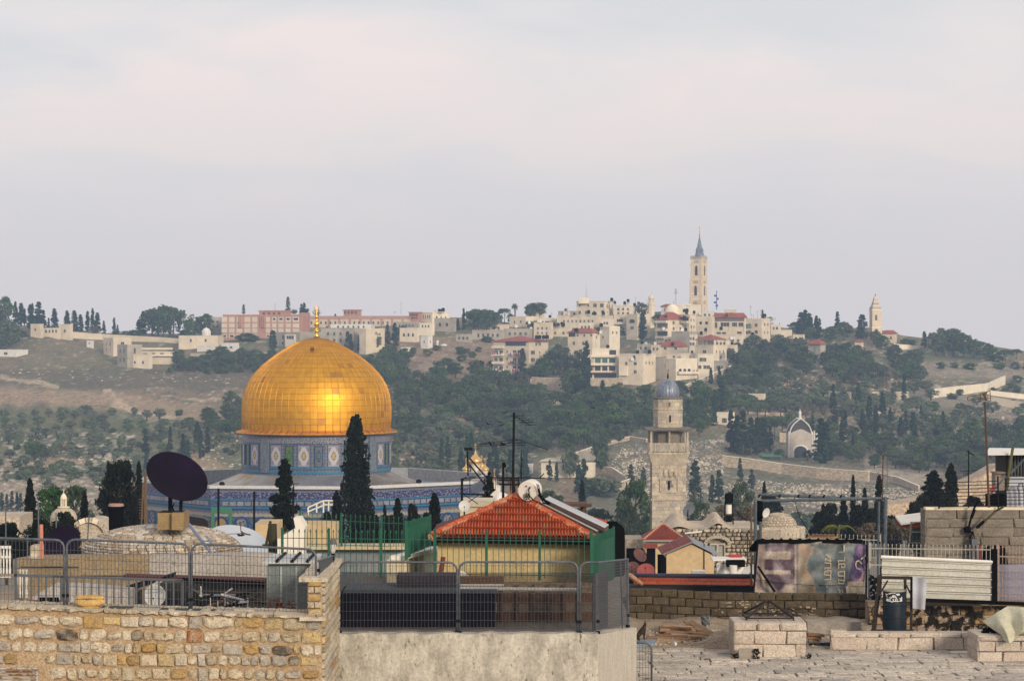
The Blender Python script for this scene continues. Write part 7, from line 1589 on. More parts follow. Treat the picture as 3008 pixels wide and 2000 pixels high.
for A,nm in ((e0,'hip_tile'),(e1,'hip_tile')):
 d=(apx-A); n=11
 mb=MB()
 ptsm=[A+d*(i/40)+Vector((U(-.02,.02),0,U(-.01,.02)))for i in range(41)]; mb.path(ptsm,[.085+U(0,.03)for _ in range(41)],6); part('ridge_mortar',mb,RMORT,ht)
 for i in range(n):
  a,b=A+d*(i/n)+Vector((0,.02,.055)),A+d*((i+1.12)/n)+Vector((0,.02,.05)); mb=MB(); mb.tube(a,b,.088,.074,10); part(nm,mb,random.choice(RT),ht,smooth='auto')
GREENM=mat('green_enamel',(.005,.08,.047),rough=.6,stain=(.02,.10,.065),sscale=3,sthr=(.5,.7),rnd=.08,fine=.1,fscale=30)
GREEND=mat('green_enamel_thin',(.012,.085,.055),rough=.5,fine=.1)
_pk={}
def spear_mesh():
 mb=MB(); mb.box(-.008,.008,-.008,.008,0,1); mb.lathe([(.006,.925),(.02,.93),(.02,.936),(.006,.942)],(0,0,0),6); mb.add([(-.022,0,.955),(0,-.006,.94),(.022,0,.955),(0,.006,.94),(0,0,1.01)],[(0,1,4),(1,2,4),(2,3,4),(3,0,4)]); return mb
def spear_fence(label,A,B,zt,zb,n,posts,rails,m=GREENM,pm=None,name='spear_fence',rw=.012,sxy=1.0,mk='green'):
 """A, B (x,y) ends; zt top height (pair), zb foot (pair); posts at fractions"""
 ro=thing(name,label,'fence',(lerp(A[0],B[0],.5),lerp(A[1],B[1],.5),zb[0])); key=mk
 if key not in _pk:_pk[key]=spear_mesh().mesh('picket',m)
 Pt=lambda t:(lerp(A[0],B[0],t),lerp(A[1],B[1],t))
 for i in range(n):
  t=(i+.5)/n; x,y=Pt(t); put('picket',_pk[key],ro,(x,y,lerp(*zb,t)),rot=(0,0,atan2(B[1]-A[1],B[0]-A[0])),scale=(sxy,sxy,lerp(*zt,t)-lerp(*zb,t)))
 for f in rails:
  mb=MB(); a,b=Pt(0),Pt(1); za_,zb2=lerp(zb[0],zt[0],f),lerp(zb[1],zt[1],f); mb.tube((a[0],a[1],za_),(b[0],b[1],zb2),rw,None,4); part('rail',mb,pm or m,ro)
 for t in posts:x,y=Pt(t); mb=MB(); mb.box(x-.03,x+.03,y-.03,y+.03,lerp(*zb,t)-.05,lerp(*zt,t)+.03); part('post',mb,pm or m,ro)
 return ro
Yg=57.0; xg=lambda p:X_(p,Yg); zg=lambda p:Z_(p,Yg)
spear_fence('green spear topped fence across the front of the cream hut',(xg(820),Yg),(xg(1742),Yg),(zg(1553),zg(1562)),(zg(1685),zg(1700)),55,(.01,.158,.325,.495,.66,.83,.995),(.80,.06),m=GREEND,pm=GREENM,mk='thin')
Yh=72.0
spear_fence('taller green spear fence behind, on the grey blue wall',(X_(882,Yh),Yh),(X_(1192,Yh),Yh),(Z_(1503,Yh),Z_(1518,Yh)),(Z_(1603,Yh),Z_(1612,Yh)),22,(.0,.39,.77),(.79,.07),m=GREEND,pm=GREENM,mk='thin')
spear_fence('dense green fence panel stepping down beside the red roof',(X_(1192,60),60),(X_(1264,66),66),(Z_(1532,60),Z_(1514,66)),(Z_(1640,60),Z_(1612,66)),40,(0,.3,.62,1),(.86,.93,.05),sxy=1.5,mk='green')
spear_fence('dense green fence panel at the hut end near the black tank',(X_(1741,58.5),58.5),(X_(1803,63.5),63.5),(Z_(1574,58.5),Z_(1549,63.5)),(Z_(1720,58.5),Z_(1690,63.5)),30,(0,.5,1),(.83,.93,.05),sxy=2.2,mk='green')
mb=MB(); a,b=(X_(1742,58.7),58.7),(X_(1802,63.3),63.3); mb.add([(a[0],a[1],Z_(1725,58.7)),(b[0],b[1],Z_(1700,63.3)),(b[0],b[1],Z_(1575,63.3)),(a[0],a[1],Z_(1598,58.7)),(a[0]+.02,a[1]+.02,Z_(1725,58.7)),(b[0]+.02,b[1]+.02,Z_(1700,63.3)),(b[0]+.02,b[1]+.02,Z_(1575,63.3)),(a[0]+.02,a[1]+.02,Z_(1598,58.7))],[(0,1,2,3),(4,7,6,5),(3,2,6,7)]); one('green_fence_board',mb,GREENM,'solid green board behind the end pickets by the black tank','board')
BLUEG=mat('blue_grey_render',(.22,.25,.28),col2=(.30,.31,.32),vscale=1.5,vamt=(.5,.65),fine=.1,fscale=8)
mb=MB(); mb.box(X_(860,73),X_(1196,73),72.2,73,50,Z_(1612,72)); gw=thing('grey_blue_wall','grey blue rendered wall with cream coping below the back green fence','wall',W(1030,1700,72.5)); part('wall',mb,BLUEG,gw)
mb=MB(); mb.box(X_(860,72),X_(1196,72),71.8,73.1,Z_(1612,72),Z_(1604,72)); part('coping',mb,mat('cream_coping',(.50,.43,.28)),gw)
mb=MB(); a,b=Vector((X_(1166,60.2),60.2,Z_(1641,60.2))),Vector((X_(1285,66),66,Z_(1612,66)))
mb.add([(a.x,a.y,50),(b.x,b.y,50),b,a,(a.x+.3,a.y+3,50),(b.x+.1,b.y+1,50),b+Vector((.1,1,0)),a+Vector((.3,3,0))],[(0,1,2,3),(3,2,6,7)]); mb.box(X_(1166,60.2)-.25,X_(1198,60.2),60.15,60.6,50,Z_(1646,60)); one('cream_stair_wall',mb,mat('cream_wall',(.55,.47,.33),fine=.12),'cream stair wall stepping towards the corner of the hut','wall')
mb=MB(); mb.obox(a.lerp(b,.5)+Vector((0,0,.03)),(b-a)/2,(.18,.0,0),(0,0,.05)); one('stair_coping',mb,WHITE,'pale coping along the cream stair wall','coping')
Yc=66; mb=MB(); pts=[(815,1690),(892,1690),(892,1590),(896,1548),(880,1521),(862,1521),(868,1552),(815,1582)]
mb.prism([W(a,b,Yc)for a,b in pts],(0,.9,0)); one('white_stair_tower',mb,mat('white_render',(.70,.66,.58),fine=.06),'white slanted masonry chimney by the ragged cypress','chimney')
mb=MB(); mb.tube(W(803,1640,67),W(800,1538,67),.13,.12,8); mb.tube(W(782,1600,67),W(795,1530,67),.04,None,5); mb.box(X_(770,66.8),X_(800,66.8),66.8,67,Z_(1602,67),Z_(1597,67)); one('mossy_post',mb,mat('mossy_timber',(.035,.035,.02),fine=.3),'dark mossy post with a prop beside the white chimney','post')
for i,(px,y0)in enumerate(((642,1434),(747,1443),(862,1430))):
 mb=MB(); mb.box(X_(px,95)-.03-.02,X_(px,95)+.03,95,95.06,Z_(1560,95),Z_(y0,95)); one('thin_post',mb,DARKMETAL,['thin black post before the tiled wall, first from the big dish','thin black post in the middle of the tiled wall','thin black post touching the ragged cypress'][i],'post')
wf_=MB();
for a,b in (((905,1490),(950,1470)),((950,1470),(978,1470)),((905,1490),(905,1512)),((950,1470),(950,1505)),((905,1502),(950,1484)),((930,1478),(930,1505)),((950,1482),(978,1482)),((965,1470),(965,1500))):wf_.tube(W(*a,90),W(*b,90),.03,None,5)
one('pipe_trellis',wf_,WHITE,'white pipe frame before the tiled wall beside the tall black cypress','frame')
mb=MB(); mb.box(X_(880,88),X_(985,88),88,90,45,Z_(1540,88)); mb.box(X_(745,100),X_(810,100),100,103,45,Z_(1540,100)); one('cream_roof_room',mb,YP,'cream roof room between black trees below the tiled shrine','house')
lp=thing('lantern_lamp','old style lantern with frosted glass on a short post','lamp',(X_(978,48.2),48.2,Z_(1688,48.2))); q=W(978,1630,48.2)
mb=MB(); mb.tube(q-Vector((0,0,.5)),q,.022,None,8); mb.lathe([(.02,0),(.05,.02),(.03,.04)],q,10); part('post',mb,DARKMETAL,lp)
mb=MB(); mb.lathe([(.028,.03),(.05,.09),(.062,.17),(.066,.225)],q,14); part('glass',mb,mat('frosted_glass',(.45,.45,.43),rough=.4,fine=0),lp,smooth=True)
mb=MB(); mb.lathe([(.085,.225),(.088,.24),(.075,.26),(.07,.29),(.05,.315),(.02,.33),(0,.335)],q,14)
for k in range(6):a=k*pi/3; mb.tube(q+Vector((.03*cos(a),.03*sin(a),.03)),q+Vector((.072*cos(a),.072*sin(a),.23)),.006,None,4)
part('lamp_cap',mb,mat('lamp_iron',(.09,.09,.09),rough=.5),lp)
SHM=mat('shed_metal',(.20,.235,.235),col2=(.15,.18,.18),vscale=2,stretch=(3,3,.4),fine=.12,fscale=20,rough=.6,rnd=.05)
Ys=48.2; sh=thing('metal_shed','grey green corrugated metal shed with pale ridged roof','shed',W(850,1800,Ys))
mb=MB(); mb.box(X_(782,Ys)+.02,X_(918,Ys),Ys+.03,Ys+1.6,Z_(1830,Ys),Z_(1660,Ys)); part('wall',mb,SHM,sh)
for x0,x1 in ((783,825),(827,870),(872,915)):mb=MB(); mb.box(X_(x0,Ys),X_(x1,Ys),Ys,Ys+.03,Z_(1820,Ys),Z_(1664,Ys)); part('panel',mb,SHM,sh)
for x in (826,871):mb=MB(); mb.box(X_(x,Ys)-.02,X_(x,Ys)+.02,Ys-.02,Ys+.03,Z_(1820,Ys),Z_(1662,Ys)); part('rib',mb,mat('shed_rib',(.33,.37,.36)),sh)
mb=MB(); mb.box(X_(775,Ys),X_(926,Ys),Ys-.12,Ys+1.7,Z_(1654,Ys),Z_(1647,Ys)); part('roof',mb,mat('shed_roof',(.42,.44,.44),fine=.1),sh)
for x in (815,860,905):mb=MB(); mb.lathe([(.035,-.13),(.035,1.7)],(X_(x,Ys),Ys,Z_(1646,Ys)),8,axis=(0,1,0),cap=True); part('roof_ridge',mb,DARKMETAL,sh)
mb=MB(); Yq=45.9; pk=thing('flat_bar_railing','low grey flat bar railing behind the mesh barriers','railing',W(290,1790,Yq))
BARG=mat('grey_bar_paint',(.10,.115,.14),fine=.1,rough=.6)
for i in range(23):
 px=48+22*i; yt=lerp(1686,1703,(px-45)/490); o_m=MB(); o_m.box(X_(px,Yq)-.014,X_(px,Yq)+.014,Yq-.006,Yq+.006,Z_(1786+8*(px/540),Yq),Z_(yt,Yq)); part('bar',o_m,BARG,pk)
for px in (46,184,536):o_m=MB(); o_m.box(X_(px,Yq)-.025,X_(px,Yq)+.025,Yq-.02,Yq+.02,Z_(1795,Yq),Z_(lerp(1640 if px==46 else 1686,1703,(px-45)/490),Yq)); part('post',o_m,BARG,pk)
o_m=MB(); a,b=W(42,1688,Yq),W(538,1704,Yq); o_m.obox((a+b)/2,(b-a)/2,(0,.02,0),(0,0,.022)); part('top_rail',o_m,BARG,pk)
pl_=thing('stone_planter','oval ochre stone planter on the wall top','planter',W(264,1786,YA+.1)); q=W(264,1786,YA+.18); mb=MB()
prof_=[(.62,0),(.62,.035),(.80,.05),(.97,.09),(1.0,.125),(.93,.16),(.90,.175),(.99,.19),(1.0,.215),(.95,.235),(.80,.235),(.78,.19)]
v=[]; n=36
for r_,z_ in prof_:
 for i in range(n):a=2*pi*i/n; rr=.275*r_*(1+(.035*cos(a*18)if .04<z_<.165 else 0)); v.append((q.x+rr*cos(a),q.y+rr*sin(a)*.55,q.z+z_))
mb.add(v,[(k*n+i,k*n+(i+1)%n,(k+1)*n+(i+1)%n,(k+1)*n+i)for k in range(len(prof_)-1)for i in range(n)]); part('bowl',mb,mat('ochre_stone',(.55,.36,.14),col2=(.42,.27,.10),vscale=6,fine=.25,fscale=40,rough=.85),pl_,smooth='auto')
mb=MB(); mb.lathe([(0,0),(.2,0)],q+Vector((0,0,.2)),16); part('soil',mb,mat('soil',(.06,.045,.03)),pl_)
dr_=dish(455,1748,46.6,32,(.0,-.99,.1),DISHW,'round white dish standing just behind the flat bar railing',.35,depth=.1,arm=True)
mb=MB(); mb.tube(W(427,1741,46.3),W(468,1738,46.3),.006,None,4); mb.path([W(468,1738,46.3),W(473,1734,46.3),W(476,1738,46.3),W(472,1742,46.3)],.006,4); part('blue_scrawl',mb,mat('blue_ink',(.08,.13,.4)),dr_)
for i,(x0,x1,y,c)in enumerate(((0,110,1773,0),(300,395,1783,1),(420,470,1787,0),(480,560,1790,0),(570,640,1791,1),(660,775,1793,0),(690,750,1788,0),(455,590,1789,1))):
 mb=MB(); p,q2=W(x0,y,YA+.3),W(x1,y+2,YA+.3); mb.obox((p+q2)/2,(q2-p)/2,(0,.16,0),(0,0,.015)); one('loose_slate',mb,FS[2]if c==0 else mat('dark_slate',(.05,.05,.055)),['thin pale slab on the wall over the louvre vent','dark slate beside the stone planter','short pale slab under the white dish','pale slab below the second barrier post','dark slab near the rusty scrap','long stacked pale slab before the scrap heap','small white slab on top of the stacked slab','dark slate beneath the dish'][i],'slab')
# -------- paved dome with the big dish
YD_=70.0; pd=thing('stone_paved_dome','low broad dome paved with worn pale stones on a rendered base','dome',W(480,1700,YD_)); cxd,cyd=X_(478,YD_+2.4),YD_+2.4
rad_=(243)*YD_/F; z0_=Z_(1632,YD_+.3); hgt_d=Z_(1541,YD_+2.4)-z0_
DPV=[mat('dome_paver_%s'%n,c,col2=c2,vscale=5,rnd=.15,fine=.25,fscale=30,rough=.95,stain=(.10,.06,.035),sscale=4,sthr=(.6,.72),bump=.6,bscale=25)for n,c,c2 in (('pale',(.50,.45,.38),(.36,.32,.27)),('white',(.60,.56,.50),(.42,.38,.33)),('tan',(.42,.33,.24),(.3,.24,.18)))]
DMORT=mat('dome_joint',(.20,.11,.06),col2=(.30,.23,.17),vscale=2,fine=.3,fscale=20,rough=.95)
mb=MB(); mb.lathe([(rad_*.985*cos(t*pi/28),z0_+hgt_d*.985*sin(t*pi/28))for t in range(15)],(cxd,cyd,0),48); part('shell',mb,DMORT,pd,smooth=True)
dome_pavers(pd,cxd,cyd,z0_,rad_,hgt_d,15,.27,DPV,only=lambda a,t:sin(a)<(-.05 if t<.6 else .9),thick=.035)
mb=MB(); mb.lathe([(rad_*1.0,z0_-3),(rad_*1.0,z0_)],(cxd,cyd,0),40); part('base_ring',mb,CONCRETE,pd)
TANW=mat('tan_render_wall',(.27,.205,.125),col2=(.21,.16,.10),vscale=1.2,stain=(.13,.09,.06),sscale=2,sthr=(.6,.75),fine=.2,fscale=14,rough=.95)
GRW=mat('grey_white_render',(.40,.37,.34),col2=(.30,.27,.25),vscale=1,stain=(.12,.10,.09),sscale=2.2,sthr=(.6,.72),fine=.2,fscale=16,rough=.95)
tw=thing('rendered_parapet','tan and grey rendered parapet below the paved dome','wall',W(300,1800,66))
mb=MB(); pts=[(38,1643),(100,1634),(240,1632),(440,1632),(440,1830),(38,1830)]; mb.prism([W(a,b,66)for a,b in reversed(pts)],(0,.6,0)); part('tan_wall',mb,TANW,tw)
mb=MB(); pts=[(440,1632),(620,1630),(700,1624),(800,1628),(800,1830),(440,1830)]; mb.prism([W(a,b,66)for a,b in reversed(pts)],(0,.6,0)); part('grey_wall',mb,GRW,tw)
for x0,x1,y0 in ((60,230,1664),(128,180,1664),(235,440,1690)):mb=MB(); mb.box(X_(x0,65.9),X_(x1,65.9),65.93,66.0,Z_(y0+1.5,65.9),Z_(y0,65.9)); part('shadow_gap',mb,mat('gap_shade',(.06,.05,.04)),tw)  # proud dark strips, the shade of a gap put into their colour
pe=thing('dish_pedestal','square tan masonry block on top of the paved dome','pedestal',W(502,1546,70)); mb=MB(); q0,q1=W(463,1545,70.4),W(503,1506,70.4)
mb.box(q0.x,q1.x,70.4,71.4,q0.z-.1,q1.z); mb.box(X_(504,70.2),X_(540,70.2),70.2,71.4,Z_(1546,70.2)-.1,Z_(1506,70.2)); part('block',mb,mat('pedestal_render',(.30,.21,.10),col2=(.24,.17,.09),vscale=4,fine=.2),pe)
mb=MB(); mb.box(X_(468,70.6),X_(536,70.6),70.5,71.3,Z_(1506,70.6),Z_(1503,70.6)); part('steel_plate',mb,DARKMETAL,pe)
dd=dish(520,1399,70.8,94,(.42,-.60,.68),DD,'huge dark purple satellite dish on two posts above the paved dome',0,depth=.13,arm=False,n=48)
mb=MB(); mb.tube(W(500,1505,71),W(500,1445,71),.062,None,8); mb.tube(W(531,1505,71),W(532,1450,71),.05,None,8); mb.tube(W(500,1500,71),W(512,1478,71),.02,None,5); mb.tube(W(514,1505,71),W(502,1482,71),.025,None,5); part('post',mb,DARKMETAL,dd)
dish(176,1598,70,66,(-.35,-.70,.60),DD,'dark purple dish low beside the salmon pipe',.3,depth=.13,arm=False,n=36)
dish(697,1592,74,92,(.22,-.42,.86),mat('pale_blue_dish',(.40,.44,.50),rough=.6,fine=.06),'large pale blue white dish lying behind the paved dome',0,depth=.10,arm=False,n=48)
mb=MB(); mb.path([W(706,1532,73),W(708,1560,72.8),W(722,1568,72.7),W(736,1570,72.6)],.02,4); mb.tube(W(665,1568,72.8),W(716,1566,72.7),.012,None,4)
for k in range(10):c=W(700+U(0,26),1566+U(0,8),72.6); mb.obox(c,(U(.02,.06),0,U(-.03,.03)),(0,.02,0),(0,0,U(.01,.03)))
one('dish_feed_wreck',mb,mat('rusty_brown',(.08,.045,.03)),'broken rusty feed and cable hanging before the pale blue dish','cable')
mb=MB(); P_=[(541,1513),(600,1522),(610,1530),(614,1560),(541,1560)]; mb.prism([W(a,b,73)for a,b in reversed(P_)],(0,.6,0)); one('tank_cover',mb,mat('black_panel',(.01,.01,.018),rough=.5),'black rounded panel between the pedestal and the pale blue dish','panel')
mb=MB(); mb.tube(W(556,1540,68.3),W(628,1634,66.9),.045,None,6); mb.obox(W(628,1604,67.3),(.22,0,-.30),(0,.02,0),(.02,0,.015)); mb.obox(W(612,1588,67.4),(.14,0,.0),(0,.02,0),(0,0,.02)); one('steel_angle',mb,mat('steel_blue_bar',(.16,.20,.28)),'grey blue steel angle leaning down the paved dome','steel bar')
mb=MB(); mb.tube(W(122,1640,60),W(121,1540,60),.048,None,10); one('salmon_pipe',mb,mat('salmon_paint',(.50,.20,.14)),'salmon coloured pipe standing near the picture edge','pipe')
mb=MB(); mb.box(X_(88,63),X_(116,63),63,63.6,Z_(1640,63),Z_(1603,63)); one('stone_stub',mb,PLAS,'short white plastered stub beside the salmon pipe','block')
mb=MB(); mb.tube(W(341,1570,92),W(341,1486,92),.28,.28,14); mb.tube(W(341,1486,92),W(341,1479,92),.30,.28,14,m=1); one('black_chimney',mb,[BLACKPL,mat('cap_stone',(.35,.2,.15))],'black round water tank with clay coloured lid beside the black leafy tree','tank')
mb=MB(); mb.tube(W(428,1545,85),W(427,1388,85),.07,.05,6); mb.tube(W(415,1560,84),W(420,1420,84),.03,None,5)
for k in range(8):mb.tube(W(408,1466+8*k,84),W(432,1466+8*k,84),.015,None,4)
one('rusty_aerial_pole',mb,mat('rusty_pole',(.12,.08,.05)),'rusty aerial pole with short rungs left of the huge dark dish'.replace('left of','beside'),'aerial')
for i,(px,y0,y1,arms)in enumerate(((113,1478,1640,((98,1523,116,1523),(108,1558,114,1557))),(81,1570,1660,((70,1571,92,1570),(76,1590,86,1590))),(165,1505,1550,((152,1526,178,1518),)),(17,1488,1600,((17,1489,38,1497),)),(255,1580,1630,()))):
 mb=MB(); mb.tube(W(px,y1,75),W(px if i<4 else 262,y0 if i<4 else 1512,75),.022,None,5)
 for a in arms:mb.tube(W(a[0],a[1],75),W(a[2],a[3],75),.012,None,4)
 one('roof_aerial',mb,GALV,['tall thin grey aerial beside the salmon pipe','short aerial with small cross arms at the picture edge','small T shaped aerial before the lantern dome','hooked thin pole at the picture edge','slanting thin rod before the stone vault'][i],'aerial')
bl=thing('white_balustrade','white ornamental balustrade panel at the picture edge','balustrade',W(20,1740,58));
for k in range(8):
 mb=MB(); x=2+9*k if k<4 else 8+10*k; yb2,yt2=(1690,1606)if k<4 else (1755,1695); mb.lathe([(.02,0),(.03,.1),(.018,.25),(.03,.45),(.018,.6),(.03,.68)],W(x,yb2,58),6); part('baluster',mb,WHITE,bl)
for y in (1606,1636,1692):mb=MB(); mb.box(X_(-10,58),X_(32,58),57.97,58.03,Z_(y,58)-.03,Z_(y,58)+.03); part('rail',mb,WHITE,bl)
mb=MB(); mb.box(X_(-60,57.5),X_(42,57.5),57.5,58.5,50,Z_(1737,57.5)); mb.box(X_(-60,57.5),X_(64,57.5),57.4,57.5,Z_(1690,57.5),Z_(1684,57.5)); part('plinth',mb,mat('taupe_render',(.22,.18,.15)),bl)
mb=MB(); mb.box(X_(-120,46),X_(905,46),YA+.86,66,50,CZ-7.5); struct('roof_terrace',mb,ROOFG)
mb=MB(); pts=[(150,1720),(250,1722),(380,1735),(380,1830),(90,1830),(90,1755)]; mb.prism([W(a,b,55)for a,b in reversed(pts)],(0,.8,0)); one('pale_heap',mb,GRW,'low pale rubble parapet behind the flat bar railing','parapet')
mb=MB(); mb.box(X_(60,50),X_(190,50),50,50.3,Z_(1830,50),Z_(1765,50)); one('red_trough',mb,mat('dull_red',(.22,.04,.04)),'dull red trough low behind the railing','trough')
mb=MB(); mb.obox(W(142,1762,49.5),(.2,0,0),(0,.1,0),(0,0,.05)); mb.obox(W(130,1770,49.5),(.12,0,0),(0,.1,0),(0,0,.04)); one('black_rags',mb,BLACKPL,'black rags on the red trough','rags')
cl=thing('lean_to_roof','dark lean to roof of brown beams below the grey parapet','shelter',W(560,1700,58))
for (x0,y0,x1,y1,t,m)in ((365,1693,780,1705,.05,0),(540,1700,782,1712,.06,1),(310,1750,400,1718,.05,1),(395,1722,455,1702,.06,1),(600,1720,780,1718,.05,1),(480,1695,512,1686,.03,1)):
 mb=MB(); a,b=W(x0,y0,57),W(x1,y1,57); mb.obox((a+b)/2,(b-a)/2,(0,.3,0),(0,0,t)); part('beam',mb,mat('dark_red_beam',(.06,.015,.012))if m==0 else DARKMETAL,cl)
mb=MB(); mb.box(X_(470,59),X_(782,59),59,60,50,Z_(1712,59)); mb.box(X_(300,59),X_(400,59),59,60,50,Z_(1742,59)); part('shadowed_back',mb,mat('near_black',(.02,.018,.016)),cl)  # shade under the lean-to is put into the near-black colour
sc_=thing('scrap_heap','heap of dark scrap, chairs and white legs under the lean to roof','scrap heap',W(640,1795,52));
for k in range(34):
 mb=MB(); p=W(U(570,770),U(1735,1790),U(50.5,53)); d=Vector((U(-.25,.25),U(-.1,.1),U(-.12,.12))); mb.tube(p-d,p+d,U(.008,.03),None,5); part('scrap_piece',mb,[DARKMETAL,WHITE,PLK[0],GALV,DARKMETAL,BLACKPL][k%6],sc_)
for k,px in enumerate((618,640,661,703,728)):mb=MB(); mb.tube(W(px,1790,51),W(px,1755+k%2*8,51),.012,None,5); part('white_leg',mb,WHITE,sc_)
mb=MB(); mb.box(X_(605,51),X_(690,51),51,51.2,Z_(1750,51),Z_(1747,51)); part('table_edge',mb,mat('steel_blue_bar',(.16,.20,.28)),sc_)
mb=MB()
for k in range(60):
 c=W(U(812,868),U(1765,1795),U(46.6,47.2)); mb.obox(c,(U(.01,.04),0,U(-.02,.02)),(0,.01,0),(0,0,U(.006,.02)))
for k in range(14):mb.path([W(785+U(-5,30),1795,46.8),W(790+U(-14,40),1770,46.8),W(792+U(-16,40),1750+U(0,12),46.8)],.006,3)
one('dry_plants',mb,mat('dry_leaves',(.16,.05,.025),rnd=.3,fine=.3),'dry reddish plants before the metal shed','plant')
# -------- right hand terrace
ZT=CZ-7.9
PAV=[mat('paving_%s'%n,c,col2=c2,vscale=5,rnd=.16,fine=.3,fscale=28,rough=.95,stain=(.13,.11,.09),sscale=9,sthr=(.55,.62),sstretch=(.6,1,1),bump=.9,bscale=20,stretch=(.6,1,1))for n,c,c2 in (('pale',(.56,.505,.44),(.43,.385,.33)),('cream',(.61,.54,.455),(.47,.41,.35)),('grey',(.49,.44,.39),(.38,.34,.30)))]
PVJ=mat('paving_joint',(.05,.042,.035),rough=.95)
tf=MB(); tf.box(X_(1800,52)-1,14.8,50.8,75,50,ZT-.05); struct('terrace_floor',tf,PVJ)
flo=bpy.data.objects['terrace_floor']
y=62.0; k=0
while y>51.6:
 dy=U(.40,.58); x=X_(1862,y)-U(0,.8); yc=y-dy/2
 xmin=3.0 if y<52.2 else X_(1875,51.6)
 while x<X_(3050,y):
  w=U(.45,1.3)
  if x+w>xmin and X_(1860,yc)<x+w:
   put('paver',sm(ASH,random.randrange(5),random.choice(PAV)),flo,(x+w/2,yc,ZT-.03+U(-.022,.018)),rot=(-pi/2,0,0),scale=(w-.035,.09,dy-U(.045,.07))); k+=1
  x+=w
 y-=dy
ASHM=[mat('ashlar_%s'%n,c,col2=c2,vscale=4,rnd=.07,fine=.25,fscale=30,rough=.95,bump=1.0,bscale=26,stain=(.24,.20,.17),sscale=6,sthr=(.58,.72))for n,c,c2 in (('pink',(.52,.44,.375),(.45,.375,.315)),('cream',(.55,.48,.41),(.46,.40,.34)))]
AJ=mat('ashlar_joint',(.13,.10,.08),rough=.95)
def pier(label,px0,px1,pyb,pyt,depth,caps,c1,Yb,name='ashlar_pier',side=True,rows=None):
 x0,x1=X_(px0,Yb),X_(px1,Yb); zt_=Z_(pyt,Yb); H_=zt_-ZT; ro=thing(name,label,'pier' if 'pier' in name else 'wall',((x0+x1)/2,Yb+depth/2,ZT))
 wallbox(ro,(x0+.02,Yb+.03,ZT-.04),AX,NF,x1-x0-.04,H_+.02,depth-.05,AJ)
 cap=.20 if H_>.7 else .12; rws=rows or [(H_-cap)/2]*2
 courses(ro,(x0,Yb,ZT),AX,NF,x1-x0,rws,c1,ASHM,ROUGHS,gap=.022,dep=.08,name='ashlar',proud=.008)
 courses(ro,(x0-.02,Yb-.02,ZT+H_-cap),AX,NF,x1-x0+.04,[cap],caps,ASHM,ROUGHS,gap=.02,dep=min(.4,depth*.6),name='cap_stone',proud=.01)
 if side:
  sx,sn=((x0,-AX)if px0>CX else (x1,AX)); courses(ro,(sx,Yb+.02,ZT),AY,sn,depth-.04,rws+[cap],(.35,.6),ASHM,ROUGHS,gap=.012,dep=.06,name='ashlar',proud=.01)
 x=x0
 while x<x1-.05:
  w=min(U(.4,.7),x1-x); put('top_slab',sm(ASH,random.randrange(5),ASHM[1]),ro,(x+w/2,Yb+depth/2,zt_-.02),rot=(-pi/2,0,0),scale=(w-.01,.06,depth-.02)); x+=w
 return ro
pier('square ashlar pier carrying the rusty pyramid frame',2157,2368,1931,1829,1.35,(.5,.7),(.55,.9),60.25)
pier('long low ashlar parapet wall between the two piers',2442,2872,1909,1859,.45,(.55,.85),(.6,.95),61.7,name='ashlar_parapet',side=False,rows=[.33])
pier('ashlar pier at the picture edge under the crumpled cream sheet',2874,3100,1946,1868,1.4,(.4,.9),(.6,.9),59.4)
mb=MB(); mb.box(X_(2440,61.9),X_(2486,61.9),61.85,62.1,Z_(1859,61.8),Z_(1852,61.8)); one('white_slab',mb,ASHM[1],'small pale slab lying on the end of the low ashlar parapet','slab')
mb=MB(); mb.obox(W(2192,1920,60.0),(.19,0,0),(0,.04,.01),(0,-.02,.13)); one('grey_box',mb,mat('grey_board',(.30,.27,.23)),'grey board box leaning at the foot of the square pier','box')
mb=MB()
for (cx_,cy_)in ((2160,1925),(2222,1928),(2222,1912),(2374,1925)):
 for k in range(22):c=W(cx_+U(-9,9),cy_+U(-7,7),59.9); mb.obox(c,(U(.01,.035),0,U(-.02,.02)),(0,.01,0),(U(-.01,.01),0,U(.008,.02)))
one('weeds',mb,mat('dark_weeds',(.02,.02,.012),fine=.3),'dark weeds at the foot of the square pier','weeds')
IRON=mat('blackened_iron',(.009,.007,.007),col2=(.022,.012,.010),vscale=12,rough=.7,fine=.3,fscale=40)
fr=thing('iron_pyramid_frame','rusty black iron pyramid frame on the square pier','frame',W(2260,1832,60.9)); YI=60.7
B4=[W(2193,1838,YI),W(2331,1838,YI),W(2331,1838,YI)+Vector((0,1.0,0)),W(2193,1838,YI)+Vector((0,1.0,0))]; T4=[p+Vector((0,0,.20))for p in B4]; AP_=(B4[0]+B4[2])/2+Vector((0,0,.64)); AP_.z=Z_(1762,YI+.5)
for i in range(4):
 for P_ in (B4,T4):mb=MB(); a,b=P_[i],P_[(i+1)%4]; mb.tube(a,b,.03,None,4); part('frame_bar',mb,IRON,fr)
 mb=MB(); mb.tube(B4[i],T4[i],.025,None,4); part('upright',mb,IRON,fr); mb=MB(); mb.tube(T4[i],AP_,.032,None,4); part('rafter',mb,IRON,fr)
mb=MB(); mb.tube((AP_.x,AP_.y,T4[0].z),AP_,.03,None,4); part('king_post',mb,IRON,fr)
mb=MB(); mb.box(B4[0].x+.05,B4[1].x-.05,YI+.1,YI+.9,B4[0].z-.01,B4[0].z+.03); part('grate',mb,BLACKPL,fr)
for k in range(16):mb=MB(); x=lerp(B4[0].x,B4[1].x,(k+1)/18); mb.tube((x,YI+.05,B4[0].z+.05),(x+.03,YI+.05,B4[0].z+.1),.008,None,4); part('grate_tooth',mb,GALV,fr)
